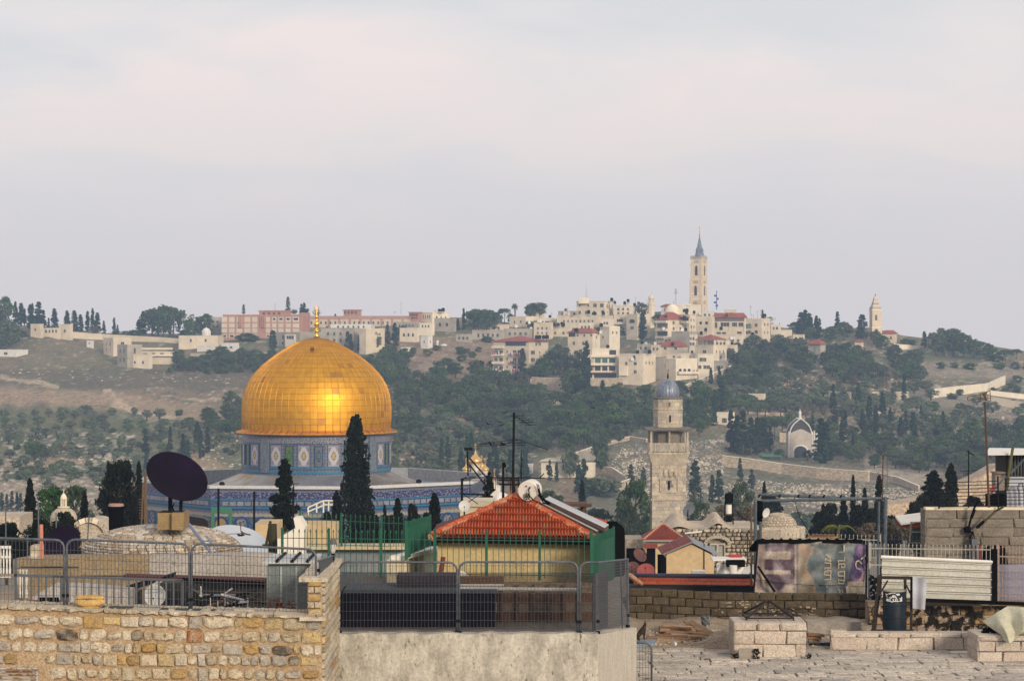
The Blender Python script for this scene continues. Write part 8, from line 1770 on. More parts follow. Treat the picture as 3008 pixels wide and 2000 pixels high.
BW=[mat('block_%s'%n,c,col2=c2,vscale=6,rnd=.12,fine=.35,fscale=35,rough=.95,bump=.8,bscale=30,stain=(.07,.05,.035),sscale=3,sthr=(.55,.7))for n,c,c2 in (('brown',(.088,.068,.042),(.062,.047,.029)),('grey',(.11,.088,.06),(.075,.058,.04)))]
YW=67.4; bw=thing('concrete_block_wall','brown grey concrete block wall across the back of the terrace','wall',W(2190,1835,YW)); x0=X_(1846,YW); x1=X_(2545,YW)
topw=[(1846,1727),(1900,1727),(2000,1733),(2120,1739),(2270,1740),(2520,1741),(2545,1745)]
wallbox(bw,(x0,YW+.04,ZT-.05),AX,NF,x1-x0,Z_(1745,YW)-ZT+.03,.16,mat('block_joint',(.035,.028,.02)))
hb_=.225
for r in range(5):
 x=x0-(r%2)*.23
 while x<x1-.04:
  a,b=max(x,x0),min(x+.455,x1); pxm=((a+b)/2)/YW*F+CX; zc_=Z_(pl(topw,pxm),YW)-hb_*(r+.5)
  if b-a>.08 and zc_>ZT-.1 and not (r>0 and pxm>2535):put('concrete_block',sm(ROUGHS,random.randrange(8),BW[0 if R()<.6 else 1]),bw,((a+b)/2,YW+.06+U(-.01,.01)*(1+2*(pxm>2100 and r>0)),zc_),rot=(0,U(-.01,.01),0),scale=(b-a-.02,.16,hb_-.02))
  x+=.457
mb=MB()
for k in range(70):px=U(2090,2400); c=W(px,U(1765,1815),YW-.02); mb.obox(c,(U(.01,.06),0,0),(0,.02,0),(U(-.02,.02),0,U(.005,.03)))
part('mortar_blobs',mb,mat('mortar_blob',(.30,.25,.19),fine=.3),bw,kind='stuff')
for px,py in ((2458,1770+0),(2491,1772+30),(2436,1802)):mb=MB(); mb.tube(W(px,py,YW-.05),W(px,py,YW+.05),.022,None,8); part('drain_hole',mb,BLACKPL,bw)
mb=MB(); mb.box(X_(2372,64.5),X_(2530,64.5),64.5,65.2,ZT-.05,Z_(1826,64.5)); one('concrete_trough',mb,CONCRETE,'grey concrete trough behind the low ashlar parapet','trough')
mb=MB(); nx,ny=60,24; v=[]
for i in range(nx+1):
 for j in range(ny+1):
  x=lerp(X_(1862,62.5),X_(2700,62.5),i/nx); y=lerp(61.9,67.3,j/ny); px=x/y*F+CX
  h_=.03+.10*max(0,fb(x*30,y*30,.03,4)+.2)+.34*math.exp(-((px-2125)/52)**2-((y-62.9)/.9)**2)+.12*(j/ny)**3
  if j==0:h_=-.02
  v.append((x,y,ZT+h_))
mb.add(v,[(i*(ny+1)+j,(i+1)*(ny+1)+j,(i+1)*(ny+1)+j+1,i*(ny+1)+j+1)for i in range(nx)for j in range(ny)])
struct('rubble_ground',mb,mat('sandy_rubble',(.36,.285,.205),col2=(.25,.195,.14),vscale=3,stain=(.46,.39,.31),sscale=9,sthr=(.6,.7),fine=.4,fscale=30,rough=.95,bump=1,bscale=18),smooth=True)
mb=MB()
for k in range(900):
 y=U(62.1,67.2); px=U(1870,2560)if R()<.6 else U(2070,2170); s_=U(.008,.035); c=Vector((X_(px,y),y,ZT+.07+(.25*math.exp(-((px-2125)/52)**2-((y-62.9)/.9)**2)))); mb.obox(c,(s_,0,U(-.01,.01)),(0,s_,0),(0,0,s_*.7))
put('pebbles',mb.mesh('pebbles',mat('pebble',(.42,.36,.29),fine=.3)),kind='stuff')
tp=thing('timber_pile','pile of sawn timber boards on the rubble before the block wall','timber pile',W(2020,1885,63)); TB=[mat('sawn_timber_%s'%n,c,col2=c2,vscale=6,stretch=(.4,1,5),rnd=.18,fine=.25,fscale=30,rough=.9)for n,c,c2 in (('tan',(.29,.18,.10),(.19,.11,.065)),('pale',(.40,.29,.185),(.29,.195,.12)),('brown',(.20,.10,.055),(.13,.07,.04)))]
for (x0_,y0_,x1_,y1_,Y_,hh,m)in ((1945,1838,2040,1842,65.2,.045,1),(1938,1848,2045,1850,64.8,.04,0),(1935,1843,2030,1846,65,.03,2),(1955,1856,2075,1864,64.4,.05,0),(1950,1862,2060,1868,64.2,.035,2),(1925,1868,2020,1872,63.8,.05,2),(1972,1864,2095,1872,63.9,.03,1),(1898,1873,2025,1880,63.4,.05,0),(1930,1880,2075,1888,63.1,.055,1),(1935,1889,2030,1893,62.9,.03,2),(2008,1826,2040,1838,65.6,.03,0),(2045,1852,2095,1858,64.6,.04,0),(2030,1872,2090,1880,63.3,.06,0)):
 mb=MB(); a,b=W(x0_,y0_,Y_),W(x1_,y1_,Y_-U(-.3,.3)); mb.obox((a+b)/2,(b-a)/2,(0,U(.09,.16),0),(0,0,hh)); part('board',mb,TB[m],tp)
mb=MB(); a,b=W(2030,1824,64.2),W(2105,1868,62.9); mb.obox((a+b)/2,(b-a)/2,(0,.12,.0),(.03,0,.05)); part('board',mb,TB[1],tp,label='long pale plank lying aslant on top')
mb=MB()
for k in range(30):c=W(2085-k*1.7+U(-4,4),1870+k*.9+U(-4,4),62.9); mb.obox(c,(U(.02,.06),0,U(-.03,.03)),(0,.03,0),(0,0,U(.01,.03)))
part('charred_rags',mb,BLACKPL,tp)
mb=MB(); mb.lathe([(0,0),(.10,0),(.135,.30),(.145,.31),(.13,.31),(.10,.05),(0,.05)],W(2073,1842,64.9),18); one('paint_bucket',mb,mat('smeared_bucket',(.06,.07,.09),col2=(.25,.24,.23),vscale=14,vamt=(.5,.6)),'dark smeared bucket beside the slanting plank','bucket',smooth='auto')
mb=MB(); v=[W(1972,1893,62.5),W(1976,1870,62.6),W(1982,1884,62.4),W(1990,1891,62.4),W(1984,1896,62.3)]; mb.add(v,[(0,1,2),(0,2,4),(2,3,4)]); mb.add([p+Vector((0,.12,0))for p in v],[(2,1,0),(4,2,0),(4,3,2)]); one('white_rag',mb,WHITE,'white crumpled paper before the timber pile','paper')
for i,(x0_,y0_,x1_,y1_,m)in enumerate(((2372,1861,2420,1865,2),(2372,1870,2412,1874,0),(2375,1878,2408,1884,1),(2385,1893,2440,1897,2))):
 mb=MB(); a,b=W(x0_,y0_,62.6),W(x1_,y1_,62.5); mb.obox((a+b)/2,(b-a)/2,(0,.14,0),(0,0,.03)); one('loose_board',mb,TB[m],['dark red board on the small stack between pier and parapet','tan board second in the small stack by the pier','pale short board third in the small stack by the pier','brown board at the bottom of the small stack by the pier'][i],'board')
mb=MB()
for k in range(40):mb.obox(W(U(2372,2440),U(1888,1902),62.3),(U(.02,.08),0,0),(0,.03,0),(U(-.02,.02),0,U(.01,.03)))
one('blue_plastic',mb,mat('slate_plastic',(.06,.08,.12),fine=.3),'heap of slate blue plastic scraps behind the parapet gap','plastic scraps')
mb=MB(); a=[W(1868,1890,62),W(1922,1888,62.2),W(1930,1876,63),W(1872,1878,63)]; mb.add(a+[p-Vector((0,0,.12))for p in a],[(0,1,2,3),(0,4,5,1),(1,5,6,2)]); one('blue_tub',mb,mat('blue_grey_plastic',(.16,.21,.27),rough=.5),'blue grey plastic lid under the cat','plastic lid')
ct=W(1884,1880,62.6); bm_v=[(-.16,0,.18),(-.02,0,.24),(.09,0,.33),(.135,0,.42),(-.20,0,.12),(-.24,0,.02)]
me=bpy.data.meshes.new('cat'); V=[(-.12,0,.15),(-.04,0,.20),(.05,0,.27),(.085,0,.37),(.10,0,.44),(-.13,0,.06),(-.21,0,.02),(-.27,0,.05),(-.09,-.045,.05),(-.04,-.05,.01),(-.09,.045,.05),(-.04,.05,.01),(.07,-.035,.14),(.075,-.035,.01),(.07,.035,.14),(.075,.035,.01),(.135,0,.435)]
E=[(0,1),(1,2),(2,3),(3,4),(0,5),(5,6),(6,7),(0,8),(8,9),(0,10),(10,11),(2,12),(12,13),(2,14),(14,15),(4,16)]
me.from_pydata(V,E,[]); CATM=mat('cat_fur',(.022,.018,.014),col2=(.07,.045,.025),vscale=22,vamt=(.5,.62),rough=.95,fine=.3,fscale=90); me.materials.append(CATM)
cat_o=put('cat',me,None,ct,label='dark cat with pricked ears sitting by the timber pile',cat='cat'); md=cat_o.modifiers.new('skin','SKIN')
RS_=[.075,.075,.065,.042,.052,.03,.016,.010,.04,.022,.04,.022,.026,.018,.026,.018,.030]
for i,r_ in enumerate(RS_):me.skin_vertices[0].data[i].radius=(r_,r_)
me.skin_vertices[0].data[0].use_root=True; ss=cat_o.modifiers.new('sub','SUBSURF'); ss.levels=2; ss.render_levels=2
for s_ in (-1,1):
 mb=MB(); b_=ct+Vector((.095,s_*.028,.475)); mb.add([b_+Vector((-.018,0,0)),b_+Vector((.02,-s_*.004,0)),b_+Vector((0,s_*.016,0)),b_+Vector((0,s_*.012,.055))],[(0,1,3),(1,2,3),(2,0,3)]); part('ear',mb,CATM,cat_o)
 mb=MB(); mb.lathe([(0,-.004),(.006,0),(0,.004)],ct+Vector((.128,s_*.02,.452)),6); part('eye',mb,mat('cat_eye',(.35,.30,.08),rough=.3),cat_o)
barrier((X_(1868,52.2)-.5,52.2),(X_(1914,52.2),52.2),Z_(1887,52.2),Z_(1887,52.2),Z_(2060,52.2),Z_(2060,52.2),'small mesh barrier end standing in the gap below the cat',half=(False,True),vs=.06,hs=.17)
# -------- oil drum stand
YQ=62.9; st=thing('iron_stand','tall black angle iron stand holding the blue drum','stand',W(2620,1856,YQ)); xq=lambda p:X_(p,YQ); zq=lambda p:Z_(p,YQ)
for (x0_,y0_,x1_,y1_,dy)in ((2583,1692,2563,1855,0),(2596,1700,2578,1855,.5),(2678,1700,2676,1855,0),(2668,1705,2668,1855,.5)):
 mb=MB(); a,b=W(x0_,y0_,YQ)+Vector((0,dy,0)),W(x1_,y1_,YQ)+Vector((0,dy,0)); mb.tube(a,b,.045,None,4); part('leg',mb,IRON,st)
for (x0_,y0_,x1_,y1_,dy,t)in ((2578,1695,2682,1697,0,.055),(2590,1702,2678,1700,.5,.04),(2583,1745,2608,1704,0,.03),(2676,1745,2655,1704,0,.03),(2558,1852,2682,1852,0,.05),(2583,1750,2596,1750,.25,.02),(2660,1767,2680,1768,0,.015)):
 mb=MB(); a,b=W(x0_,y0_,YQ)+Vector((0,dy,0)),W(x1_,y1_,YQ)+Vector((0,dy,0)); mb.tube(a,b,t,None,4); part('brace',mb,IRON,st)
dru=thing('oil_drum','worn dark blue drum with white script on its side','drum',W(2627,1850,YQ+.3)); q=Vector((X_(2627,YQ+.3),YQ+.3,Z_(1852,YQ+.3))); rr=33.5*YQ/F; Hd=(1852-1733)*YQ/F
DRM=mat('worn_blue_drum',(.008,.022,.035),col2=(.007,.011,.022),vscale=3,vamt=(.4,.6),stain=(.16,.17,.17),sscale=4,sthr=(.64,.72),sstretch=(1,1,.5),fine=.25,fscale=30,rough=.5)
pr_=[(0,0),(rr*.97,0),(rr,.02),(rr,Hd*.33),(rr*1.025,Hd*.34),(rr*1.025,Hd*.355),(rr,Hd*.365),(rr,Hd*.64),(rr*1.025,Hd*.65),(rr*1.025,Hd*.665),(rr,Hd*.675),(rr,Hd*.97),(rr*1.03,Hd*.98),(rr*1.03,Hd),(rr*.95,Hd),(rr*.95,Hd*.97),(0,Hd*.97)]
mb=MB(); mb.lathe(pr_,q,40); part('barrel',mb,DRM,dru,smooth='auto')
mb=MB(); mb.lathe([(rr*.97,Hd*.985),(rr*1.04,Hd*.99),(rr*1.04,Hd*1.02),(rr*.6,Hd*1.035),(0,Hd*1.04)],q,32); part('lid',mb,mat('pale_lid',(.32,.30,.26),fine=.2),dru,smooth='auto')
PW=mat('white_script',(.60,.60,.60),rough=.6,fine=.15,fscale=40)
def on_drum(px,py):a=math.asin(max(-1,min(1,(X_(px,YQ)-X_(2627,YQ))/rr))); return Vector((q.x+(rr+.004)*sin(a),q.y-(rr+.004)*cos(a),Z_(py,YQ)))
mb=MB()
def stroke(pts,w,f,mb_,z=.0):
 """flat lettering stroke w wide through photo points, laid on the surface f"""
 P_=[f(*p)for p in pts]
 for a,b in zip(P_,P_[1:]):
  d=b-a
  if d.length<1e-5:continue
  n=Vector((-d.z,0,d.x)).normalized()*w/2; e=d.normalized()*w*.35; mb_.add([a-n-e,b-n+e,b+n+e,a+n-e],[(0,1,2,3)])
sc2=lambda pts:[(2540+x/7.127,1660+y/7.127)for x,y in pts]
for s in ([(740,665),(742,750)],[(700,700),(720,690),(725,735),(690,748)],[(725,745),(640,750),(640,705)],[(640,750),(605,750),(605,705)],[(605,750),(565,752),(560,700)],[(562,750),(530,768)],[(535,760),(500,750),(500,700)],[(500,750),(470,750),(465,705)],[(465,750),(440,745),(437,715),(455,705),(460,745)],[(520,690),(560,625),(600,640),(630,690)],[(540,660),(600,670)],[(545,645),(585,640)],[(430,640),(450,610),(500,585),(560,575),(600,578)],[(425,600),(440,625)],[(620,600),(690,600)],[(640,620),(690,615)],[(430,665),(455,660)],[(480,600),(520,590)],[(490,680),(512,660)]):stroke(sc2(s),.022,on_drum,mb)
part('white_script',mb,PW,dru)
mb=MB(); v=[]
for j in range(9):
 for i in range(7):
  t=j/8; px=lerp(2681,2723-6*t,i/6); py=lerp(1692+6*i/6,1786+4*i/6,t); v.append(W(px,py,62.7+.08*sin(i*.8+.5)+.02*sin(j)))
mb.add(v,[(j*7+i,j*7+7+i,j*7+8+i,j*7+1+i)for j in range(8)for i in range(6)]); mb.add([p+Vector((0,.01,0))for p in v],[(j*7+1+i,j*7+8+i,j*7+7+i,j*7+i)for j in range(8)for i in range(6)]); ws_=one('white_sheet_metal',mb,mat('white_enamel',(.42,.44,.49),col2=(.36,.37,.42),vscale=2,fine=.06),'bent white metal sheet hanging beside the iron stand','metal sheet',smooth=True)
YC2=65.4; cp_=thing('corrugated_fence','white corrugated metal fence panel with horizontal ribs','fence',W(2750,1760,YC2)); CW=mat('dirty_white_metal',(.50,.50,.46),col2=(.42,.41,.36),vscale=1.4,stretch=(.5,1,3),stain=(.28,.22,.14),sscale=3,sthr=(.62,.74),sstretch=(.5,1,3),fine=.12,fscale=20,rough=.6,rnd=.04)
for k in range(5):
 L0,L1=lerp(1638,1752,k/5)+3,lerp(1652,1762,k/5)+3; D0,D1=22.5,21.6; mb=MB(); v=[]
 for x,y0_,d in ((2590,L0,D0),(2916,L1,D1)):
  for (f,o)in ((0,-.0),(.06,-.05),(.16,-.05),(.24,.0),(.92,.0),(1.0,.035)):v.append(W(x,y0_+d*f,YC2)+Vector((0,o,0)))
 mb.add(v,[(i,i+1,i+7,i+6)for i in range(5)]); mb.add([p+Vector((0,.012,0))for p in v],[(i+6,i+7,i+1,i)for i in range(5)]); part('panel',mb,CW,cp_)
mb=MB(); mb.path([W(2588,1635,YC2-.03),W(2915,1650,YC2-.03)],.045,8); part('top_roll',mb,WHITE,cp_)
mb=MB(); mb.box(X_(2913,YC2),X_(2929,YC2),YC2-.06,YC2+.1,Z_(1768,YC2),Z_(1612,YC2)); one('black_post',mb,BLACKPL,'thick black post at the end of the corrugated fence','post')
mb=MB(); a,b=W(2700,1761,YC2-.1),W(3060,1775,YC2-.1); mb.obox((a+b)/2,(b-a)/2,(0,.12,0),(0,0,.04)); one('black_beam',mb,BLACKPL,'black beam under the corrugated fence along the stained stone wall','beam')
cp2=thing('grey_corrugated_fence','lilac grey corrugated sheet behind thin rusty pickets','fence',W(2970,1760,67))
for k in range(5):mb=MB(); mb.obox(W(3000,1668+22*k,67),(.72,0,0),(0,.02,.0),(0,.012,.098)); part('panel',mb,mat('lilac_metal',(.20,.20,.27),rnd=.1,fine=.1),cp2)
SB=[mat('stained_stone_%s'%n,c,col2=c2,vscale=9,rnd=.14,fine=.3,fscale=35,rough=.95,bump=1,bscale=26,stain=(.014,.011,.008),sscale=4,sthr=(.46,.52))for n,c,c2 in (('tan',(.40,.29,.185),(.30,.21,.13)),('pink',(.42,.32,.24),(.32,.24,.18)),('ochre',(.38,.25,.12),(.28,.18,.09)))]
sw=thing('stained_stone_wall','tan squared stone wall with black sooty stains behind the iron stand','wall',W(2800,1870,66)); wallbox(sw,(X_(2550,66),66.06,ZT-.1),AX,NF,X_(3070,66)-X_(2550,66),Z_(1768,66)-ZT+.1,.5,mat('tan_joint',(.22,.165,.11)))
courses(sw,(X_(2552,66),66,Z_(1888,66)),AX,NF,X_(3068,66)-X_(2552,66),[.255]*4,(.22,.42),SB,ROUGHS,gap=.012,dep=.16,name='squared_stone',proud=.03)
mb=MB(); CS=mat('cream_vinyl',(.52,.50,.37),col2=(.44,.42,.31),vscale=3,fine=.12,fscale=15,rough=.7)
ctrl=[[(2888,1822),(2925,1800),(2960,1779),(3000,1782),(3070,1790)],[(2900,1835),(2937,1822),(2968,1808),(3005,1800),(3070,1805)],[(2922,1850),(2948,1842),(2975,1832),(3008,1822),(3070,1830)],[(2940,1862),(2958,1862),(2985,1858),(3010,1845),(3070,1850)],[(2950,1880),(2965,1888),(2978,1880),(2985,1868),(2990,1862)]]
zz__=[[60.6,60.2,60.5,60.2,60.4],[60.0,59.6,60.1,59.7,60.1],[59.7,59.2,59.8,59.3,59.7],[59.4,59.0,59.5,59.2,59.6],[59.2,59.0,59.1,59.3,59.4]]
def bil(i,j,u,v_):
 g=lambda a,b:W(ctrl[a][b][0],ctrl[a][b][1],zz__[a][b]); return g(i,j).lerp(g(i,j+1),u).lerp(g(i+1,j).lerp(g(i+1,j+1),u),v_)
N_=20; v=[]
for a in range(N_+1):
 for b in range(N_+1):i,fa=min(3,int(a/N_*4)),a/N_*4; j,fb_=min(3,int(b/N_*4)),b/N_*4; v.append(bil(i,j,fb_-j,fa-i)+Vector((0,-.02*sin(b*1.9)*sin(a*.5),0)))
fc=[(a*(N_+1)+b,(a+1)*(N_+1)+b,(a+1)*(N_+1)+b+1,a*(N_+1)+b+1)for a in range(N_)for b in range(N_)]
mb.add(v,fc); mb.add([p+Vector((.0,.015,-.01))for p in v],[tuple(reversed(f))for f in fc]); one('crumpled_sheet',mb,CS,'crumpled cream vinyl sheet draped over the edge pier','sheet',smooth=True)
mb=MB()
for k in range(50):c=W(2890+U(0,110),1842+U(0,18)+(0 if k%2 else 4),60.0); mb.obox(c,(U(.03,.09),0,U(-.03,.03)),(0,.05,0),(U(-.02,.02),0,U(.02,.05)))
one('black_sacks',mb,BLACKPL,'torn black sacking under the crumpled cream sheet','sacking')
# -------- banner booth
YT2=69.5; bo=thing('banner_booth','stall wrapped in a faded purple and teal printed banner','stall',W(2380,1745,YT2))
def bsurf(px,py):
 u=(px-2215)/335; s=1.0; y=YT2+.07*sin(u*19+1.3*sin(py*.02))+.035*sin(u*47+py*.05)+.03*sin(py*.11+u*9)
 if px>2505:y+=.06*(px-2505)/10*.5
 return W(px,py,y)
def vcol_mesh(name,nx,ny,edge,colf,f,m,parent,thick=.012):
 v=[]; cl=[]
 for j in range(ny+1):
  for i in range(nx+1):
   px,py=edge(i/nx,j/ny); v.append(tuple(f(px,py))); cl.append(colf(px,py)+(1,))
 fc=[(j*(nx+1)+i,(j+1)*(nx+1)+i,(j+1)*(nx+1)+i+1,j*(nx+1)+i+1)for j in range(ny)for i in range(nx)]
 n=len(v); v2=v+[(x,y+thick,z)for x,y,z in v]; fc2=fc+[tuple(n+k for k in reversed(g))for g in fc]
 me=bpy.data.meshes.new(name); me.from_pydata([tuple(np.array(p)-np.array(v[0]))for p in v2],[],fc2); ca=me.color_attributes.new('Col','FLOAT_COLOR','POINT'); ca.data.foreach_set('color',np.array(cl+cl,dtype=np.float32).ravel())
 me.polygons.foreach_set('use_smooth',[True]*len(fc2)); me.materials.append(m); me.update(); return put(name,me,parent,Vector(v[0]))
PUR=(.085,.055,.085); LPUR=(.21,.17,.19); CRM=(.36,.31,.25); TEA=(.095,.13,.145); VIO=(.05,.035,.105)
zx=lambda x:2180+x/5.897; zy=lambda y:1560+y/5.897
def bcol(px,py):
 x,y=(px-2180)*5.897,(py-1560)*5.897; n=noise.fractal(Vector((px*.03,py*.03,0)),1,2,4); n2=noise.fractal(Vector((px*.12,py*.05,4)),1,2,3)
 mixf=lambda a,b,t:tuple(lerp(p,q,max(0,min(1,t)))for p,q in zip(a,b))
 if x<910+10*n2:
  c=mixf(PUR,LPUR,.45+n*.8)
  if x<400:c=mixf(LPUR,(.34,.24,.22),.5+n)
  if 330<x<400:c=mixf(c,CRM,.6)
  if 400<x<840 and (345<y<485 or 670<y<740):c=mixf(CRM,LPUR,.15+n2*.4)
  if 380<x<530 and 480<y<660:c=mixf(c,(.06,.03,.05),.7)
  if y>900:c=mixf(c,CRM,.5+n)
 elif x<985+8*n2:c=mixf(CRM,LPUR,.9 if 940<x<975 else .15)
 elif x<1200+70*sin(y*.008)+20*n2 and not (y<260 and x>1180):c=mixf(CRM,(.32,.22,.16),.3+n*.9)
 else:
  edge_=1975-(y-200)*.21
  if x<edge_:c=mixf(TEA,(.21,.22,.22),.25+n*.7+(y/1100)*.25+(.35 if y<330 else 0)*(n2+.6))
  else:
   c=mixf(VIO,(.22,.15,.24),.3+n)
   if x+y*.5>2440:c=mixf((.36,.26,.30),(.18,.06,.12),.3+n2*1.3)
   if y>860:c=CRM
 if y<215:c=mixf(c,CRM,.4)
 g=max(.6,min(1.3,1+.35*n)); return tuple(q_*g for q_ in c)
BAN=mat('printed_banner',(.2,.2,.2),attr='Col',rough=.75,fine=.18,fscale=30)
def bedge(u,v_):
 xt=lerp(2228,2550,u); xb_=lerp(2213,2535,u); yt=1592+(8 if u>.93 else 0)+2*sin(u*30)+(abs(u-.9)<.05)*(-2); yb2=lerp(1738,1746,u)
 return lerp(xt,xb_,v_),lerp(yt,yb2,v_)
bn=vcol_mesh('banner',150,70,bedge,bcol,bsurf,BAN,bo)
def onb(px,py):p=bsurf(px,py); p.y-=.03; return p
lt=MB(); Zs=lambda pts:[(zx(a),zy(b))for a,b in pts]
for s in ([(1430,660),(1430,630),(1530,630),(1535,550),(1430,540)],[(1425,740),(1425,690),(1450,690),(1500,700)],[(1470,670),(1535,675),(1535,735)],[(1430,740),(1430,755),(1530,755),(1530,830),(1420,835)],[(1440,470),(1530,520)],[(1490,440),(1540,510)],[(1440,480),(1440,510)],[(1450,400),(1530,440)],[(1665,530),(1665,505),(1775,505),(1775,450)],[(1665,640),(1670,560),(1770,560),(1775,615),(1720,625),(1720,590)],[(1660,705),(1670,770),(1770,770),(1770,690),(1665,700)],[(1665,820),(1665,900),(1750,900)],[(1665,845),(1770,845)],[(1770,790),(1770,845)],[(1770,845),(1750,900)],[(1660,1000),(1690,1020),(1740,1010),(1740,1075)],[(1690,1020),(1690,1060)],[(1670,360),(1765,350),(1765,235)],[(1465,920),(1465,970)],[(2075,560),(2020,505),(1975,520),(1965,590),(1990,640),(2040,650)],[(2060,480),(2110,430),(2100,520)],[(2090,470),(2140,400),(2150,480)]):stroke(Zs(s),.034,onb,lt)
part('lettering',lt,mat('cream_print',(.42,.37,.29),fine=.2,fscale=40),bn)
mb=MB(); v=[]; n=60
for i in range(n+1):
 px=2222+(2532-2222)*i/n; rb=5*max(0,cos((px-2240)/27.2*2*pi)-.55)/.45
 for (py,dy)in ((1594,-.05),(1583-rb,-.06),(1581-rb,2.0),(1594,2.0)):v.append(W(px,py,YT2)+Vector((0,dy,-.42 if dy>1 else 0)))
mb.add(v,[(4*i+j,4*i+4+j,4*i+4+(j+1)%4,4*i+(j+1)%4)for i in range(n)for j in range(4)]+[(3,2,1,0),(4*n,4*n+1,4*n+2,4*n+3)]); part('roof',mb,BLACKPL,bo)
for i,(x0_,x1_,y_)in enumerate(((2375,2440,1574),(2372,2460,1577),(2385,2452,1571))):mb=MB(); mb.obox(W((x0_+x1_)/2,y_,YT2+.4),((x1_-x0_)/2*YT2/F,0,0),(0,.1,0),(0,0,.018)); one('roof_board',mb,TB[2 if i!=1 else 0],['middle board on the banner stall roof','longest lowest board on the banner stall roof','topmost board on the banner stall roof'][i],'board')
mb=MB(); mb.tube(W(2226,1662,YT2-.12),W(2276,1738,YT2-.25),.035,None,5); one('leaning_bar',mb,BLACKPL,'black bar leaning across the faded purple banner','bar')
mb=MB(); mb.path([W(2213,1700,YT2-.1),W(2300,1712,YT2-.12),W(2380,1718,YT2-.1),W(2470,1719,YT2-.1),W(2550,1722,YT2-.05)],.008,4); one('black_rope',mb,BLACKPL,'thin black cord tied across the printed banner','cord')
mb=MB(); mb.tube(W(2214,1738,YT2-.02),W(2226,1596,YT2-.02),.03,None,5); mb.tube(W(2544,1760,YT2),W(2546,1600,YT2),.03,None,5); part('post',mb,DARKMETAL,bo)
mb=MB(); v=[];
for i in range(9):
 for j in range(9):v.append(W(lerp(2484,2530,i/8)+j*.9,lerp(1722,1770,j/8)-(1-j/8)*3*sin(i),YT2-.15+.05*sin(i*1.6)))
mb.add(v,[(i*9+j,(i)*9+j+1,(i+1)*9+j+1,(i+1)*9+j)for i in range(8)for j in range(8)]); one('white_cloth',mb,mat('cream_cloth',(.42,.37,.29)),'cream cloth tail hanging over the end of the block wall','cloth',smooth=True)
# -------- pipe frame, posts, pickets
GP=mat('grey_blue_pipe',(.085,.11,.135),col2=(.05,.065,.08),vscale=6,fine=.15,rough=.6)
go=thing('pipe_goal_frame','tall grey blue pipe frame like a goal over the banner stall','frame',W(2400,1740,74))
for (x0_,y0_,x1_,y1_,Y_,r_)in ((2219,1800,2219,1472,73.6,.05),(2234,1600,2234,1478,75.5,.045),(2596,1800,2602,1462,73.8,.058),(2578,1800,2582,1472,75.6,.04),(2232,1471,2606,1463,73.9,.048),(2230,1452,2520,1464,75.2,.045),(2520,1464,2600,1463,75.2,.045)):
 mb=MB(); mb.tube(W(x0_,y0_,Y_),W(x1_,y1_,Y_),r_,None,8); part('pipe',mb,GP,go,smooth='auto')
mb=MB()
for px in (2230,2290,2345,2378,2420,2470,2520,2605):mb.tube(W(px-2,1463+(px-2230)*.004-8*(px<2500),74.5),W(px+2,1465+(px-2230)*.004-8*(px<2500),74.5),.06,None,6)
part('pipe_joint',mb,DARKMETAL,go)
mb=MB(); mb.box(X_(2226,74),X_(2238,74),73.8,74.2,Z_(1530,74),Z_(1470,74)); part('junction',mb,BLACKPL,go)
mb=MB(); mb.path([W(2333,1462,74.5),W(2345,1510,74.3),W(2365,1545,74),W(2385,1566,73.5)],.012,4); mb.path([W(2500,1465,74.5),W(2515,1500,74.4),W(2522,1520,74.3)],.012,4); one('hanging_wires',mb,BLACKPL,'black wires dangling from the grey pipe frame','wire')
mb=MB(); mb.tube(W(2207,1720,73),W(2207,1490,73),.03,None,6); mb.tube(W(2195,1660,74),W(2196,1560,74),.02,None,5); mb.tube(W(2178,1607,74),W(2212,1610,74),.02,None,5); one('rusty_pole',mb,mat('rusty_pole',(.12,.08,.05)),'pale rusty pole with cross bar beside the pipe frame','pole')
PICK=mat('picket_paint',(.33,.32,.29),stain=(.16,.12,.09),sscale=6,sthr=(.55,.65),fine=.15)
for (lab,x0_,x1_,yt,yb2,Y_,n,m,mk)in (('pale spiked picket fence behind the banner stall',2262,2585,1563,1640,77,27,PICK,'pick'),('pale picket fence between pipe frame and white ladder',2590,2720,1566,1640,79,12,GALV,'galv'),('white picket fence rising over the corrugated fence',2555,2915,1596,1665,67.2,30,PICK,'pick'),('thin rusty picket fence before the lilac sheet',2930,3040,1600,1765,65.8,11,mat('rusty_paint',(.30,.22,.18),fine=.3),'rust')):
 spear_fence(lab,(X_(x0_,Y_),Y_),(X_(x1_,Y_),Y_),(Z_(yt,Y_),Z_(yt+(8 if Y_>70 else 4),Y_)),(Z_(yb2,Y_),Z_(yb2+4,Y_)),n,(.0,1),(.80,.1),m=m,name='picket_fence',mk=mk,rw=.02)
spear_fence('dense grey vertical bar gate between banner stall and iron stand',(X_(2553,70.5),70.5),(X_(2588,70.5),70.5),(Z_(1590,70.5),Z_(1600,70.5)),(Z_(1760,70.5),Z_(1760,70.5)),7,(0,1),(.2,.9),m=GALV,name='bar_gate',mk='galv')
mb=MB(); mb.tube(W(2590,1700,69),W(2584,1590,69),.03,None,5)
for k in range(40):c=W(U(2556,2592),U(1690,1760),U(68,69.5)); mb.obox(c,(U(.01,.08),0,U(-.05,.05)),(0,.04,0),(U(-.03,.03),0,U(.01,.07)))
one('dark_clutter',mb,DARKMETAL,'dark clutter of cables and boxes behind the iron stand','clutter')
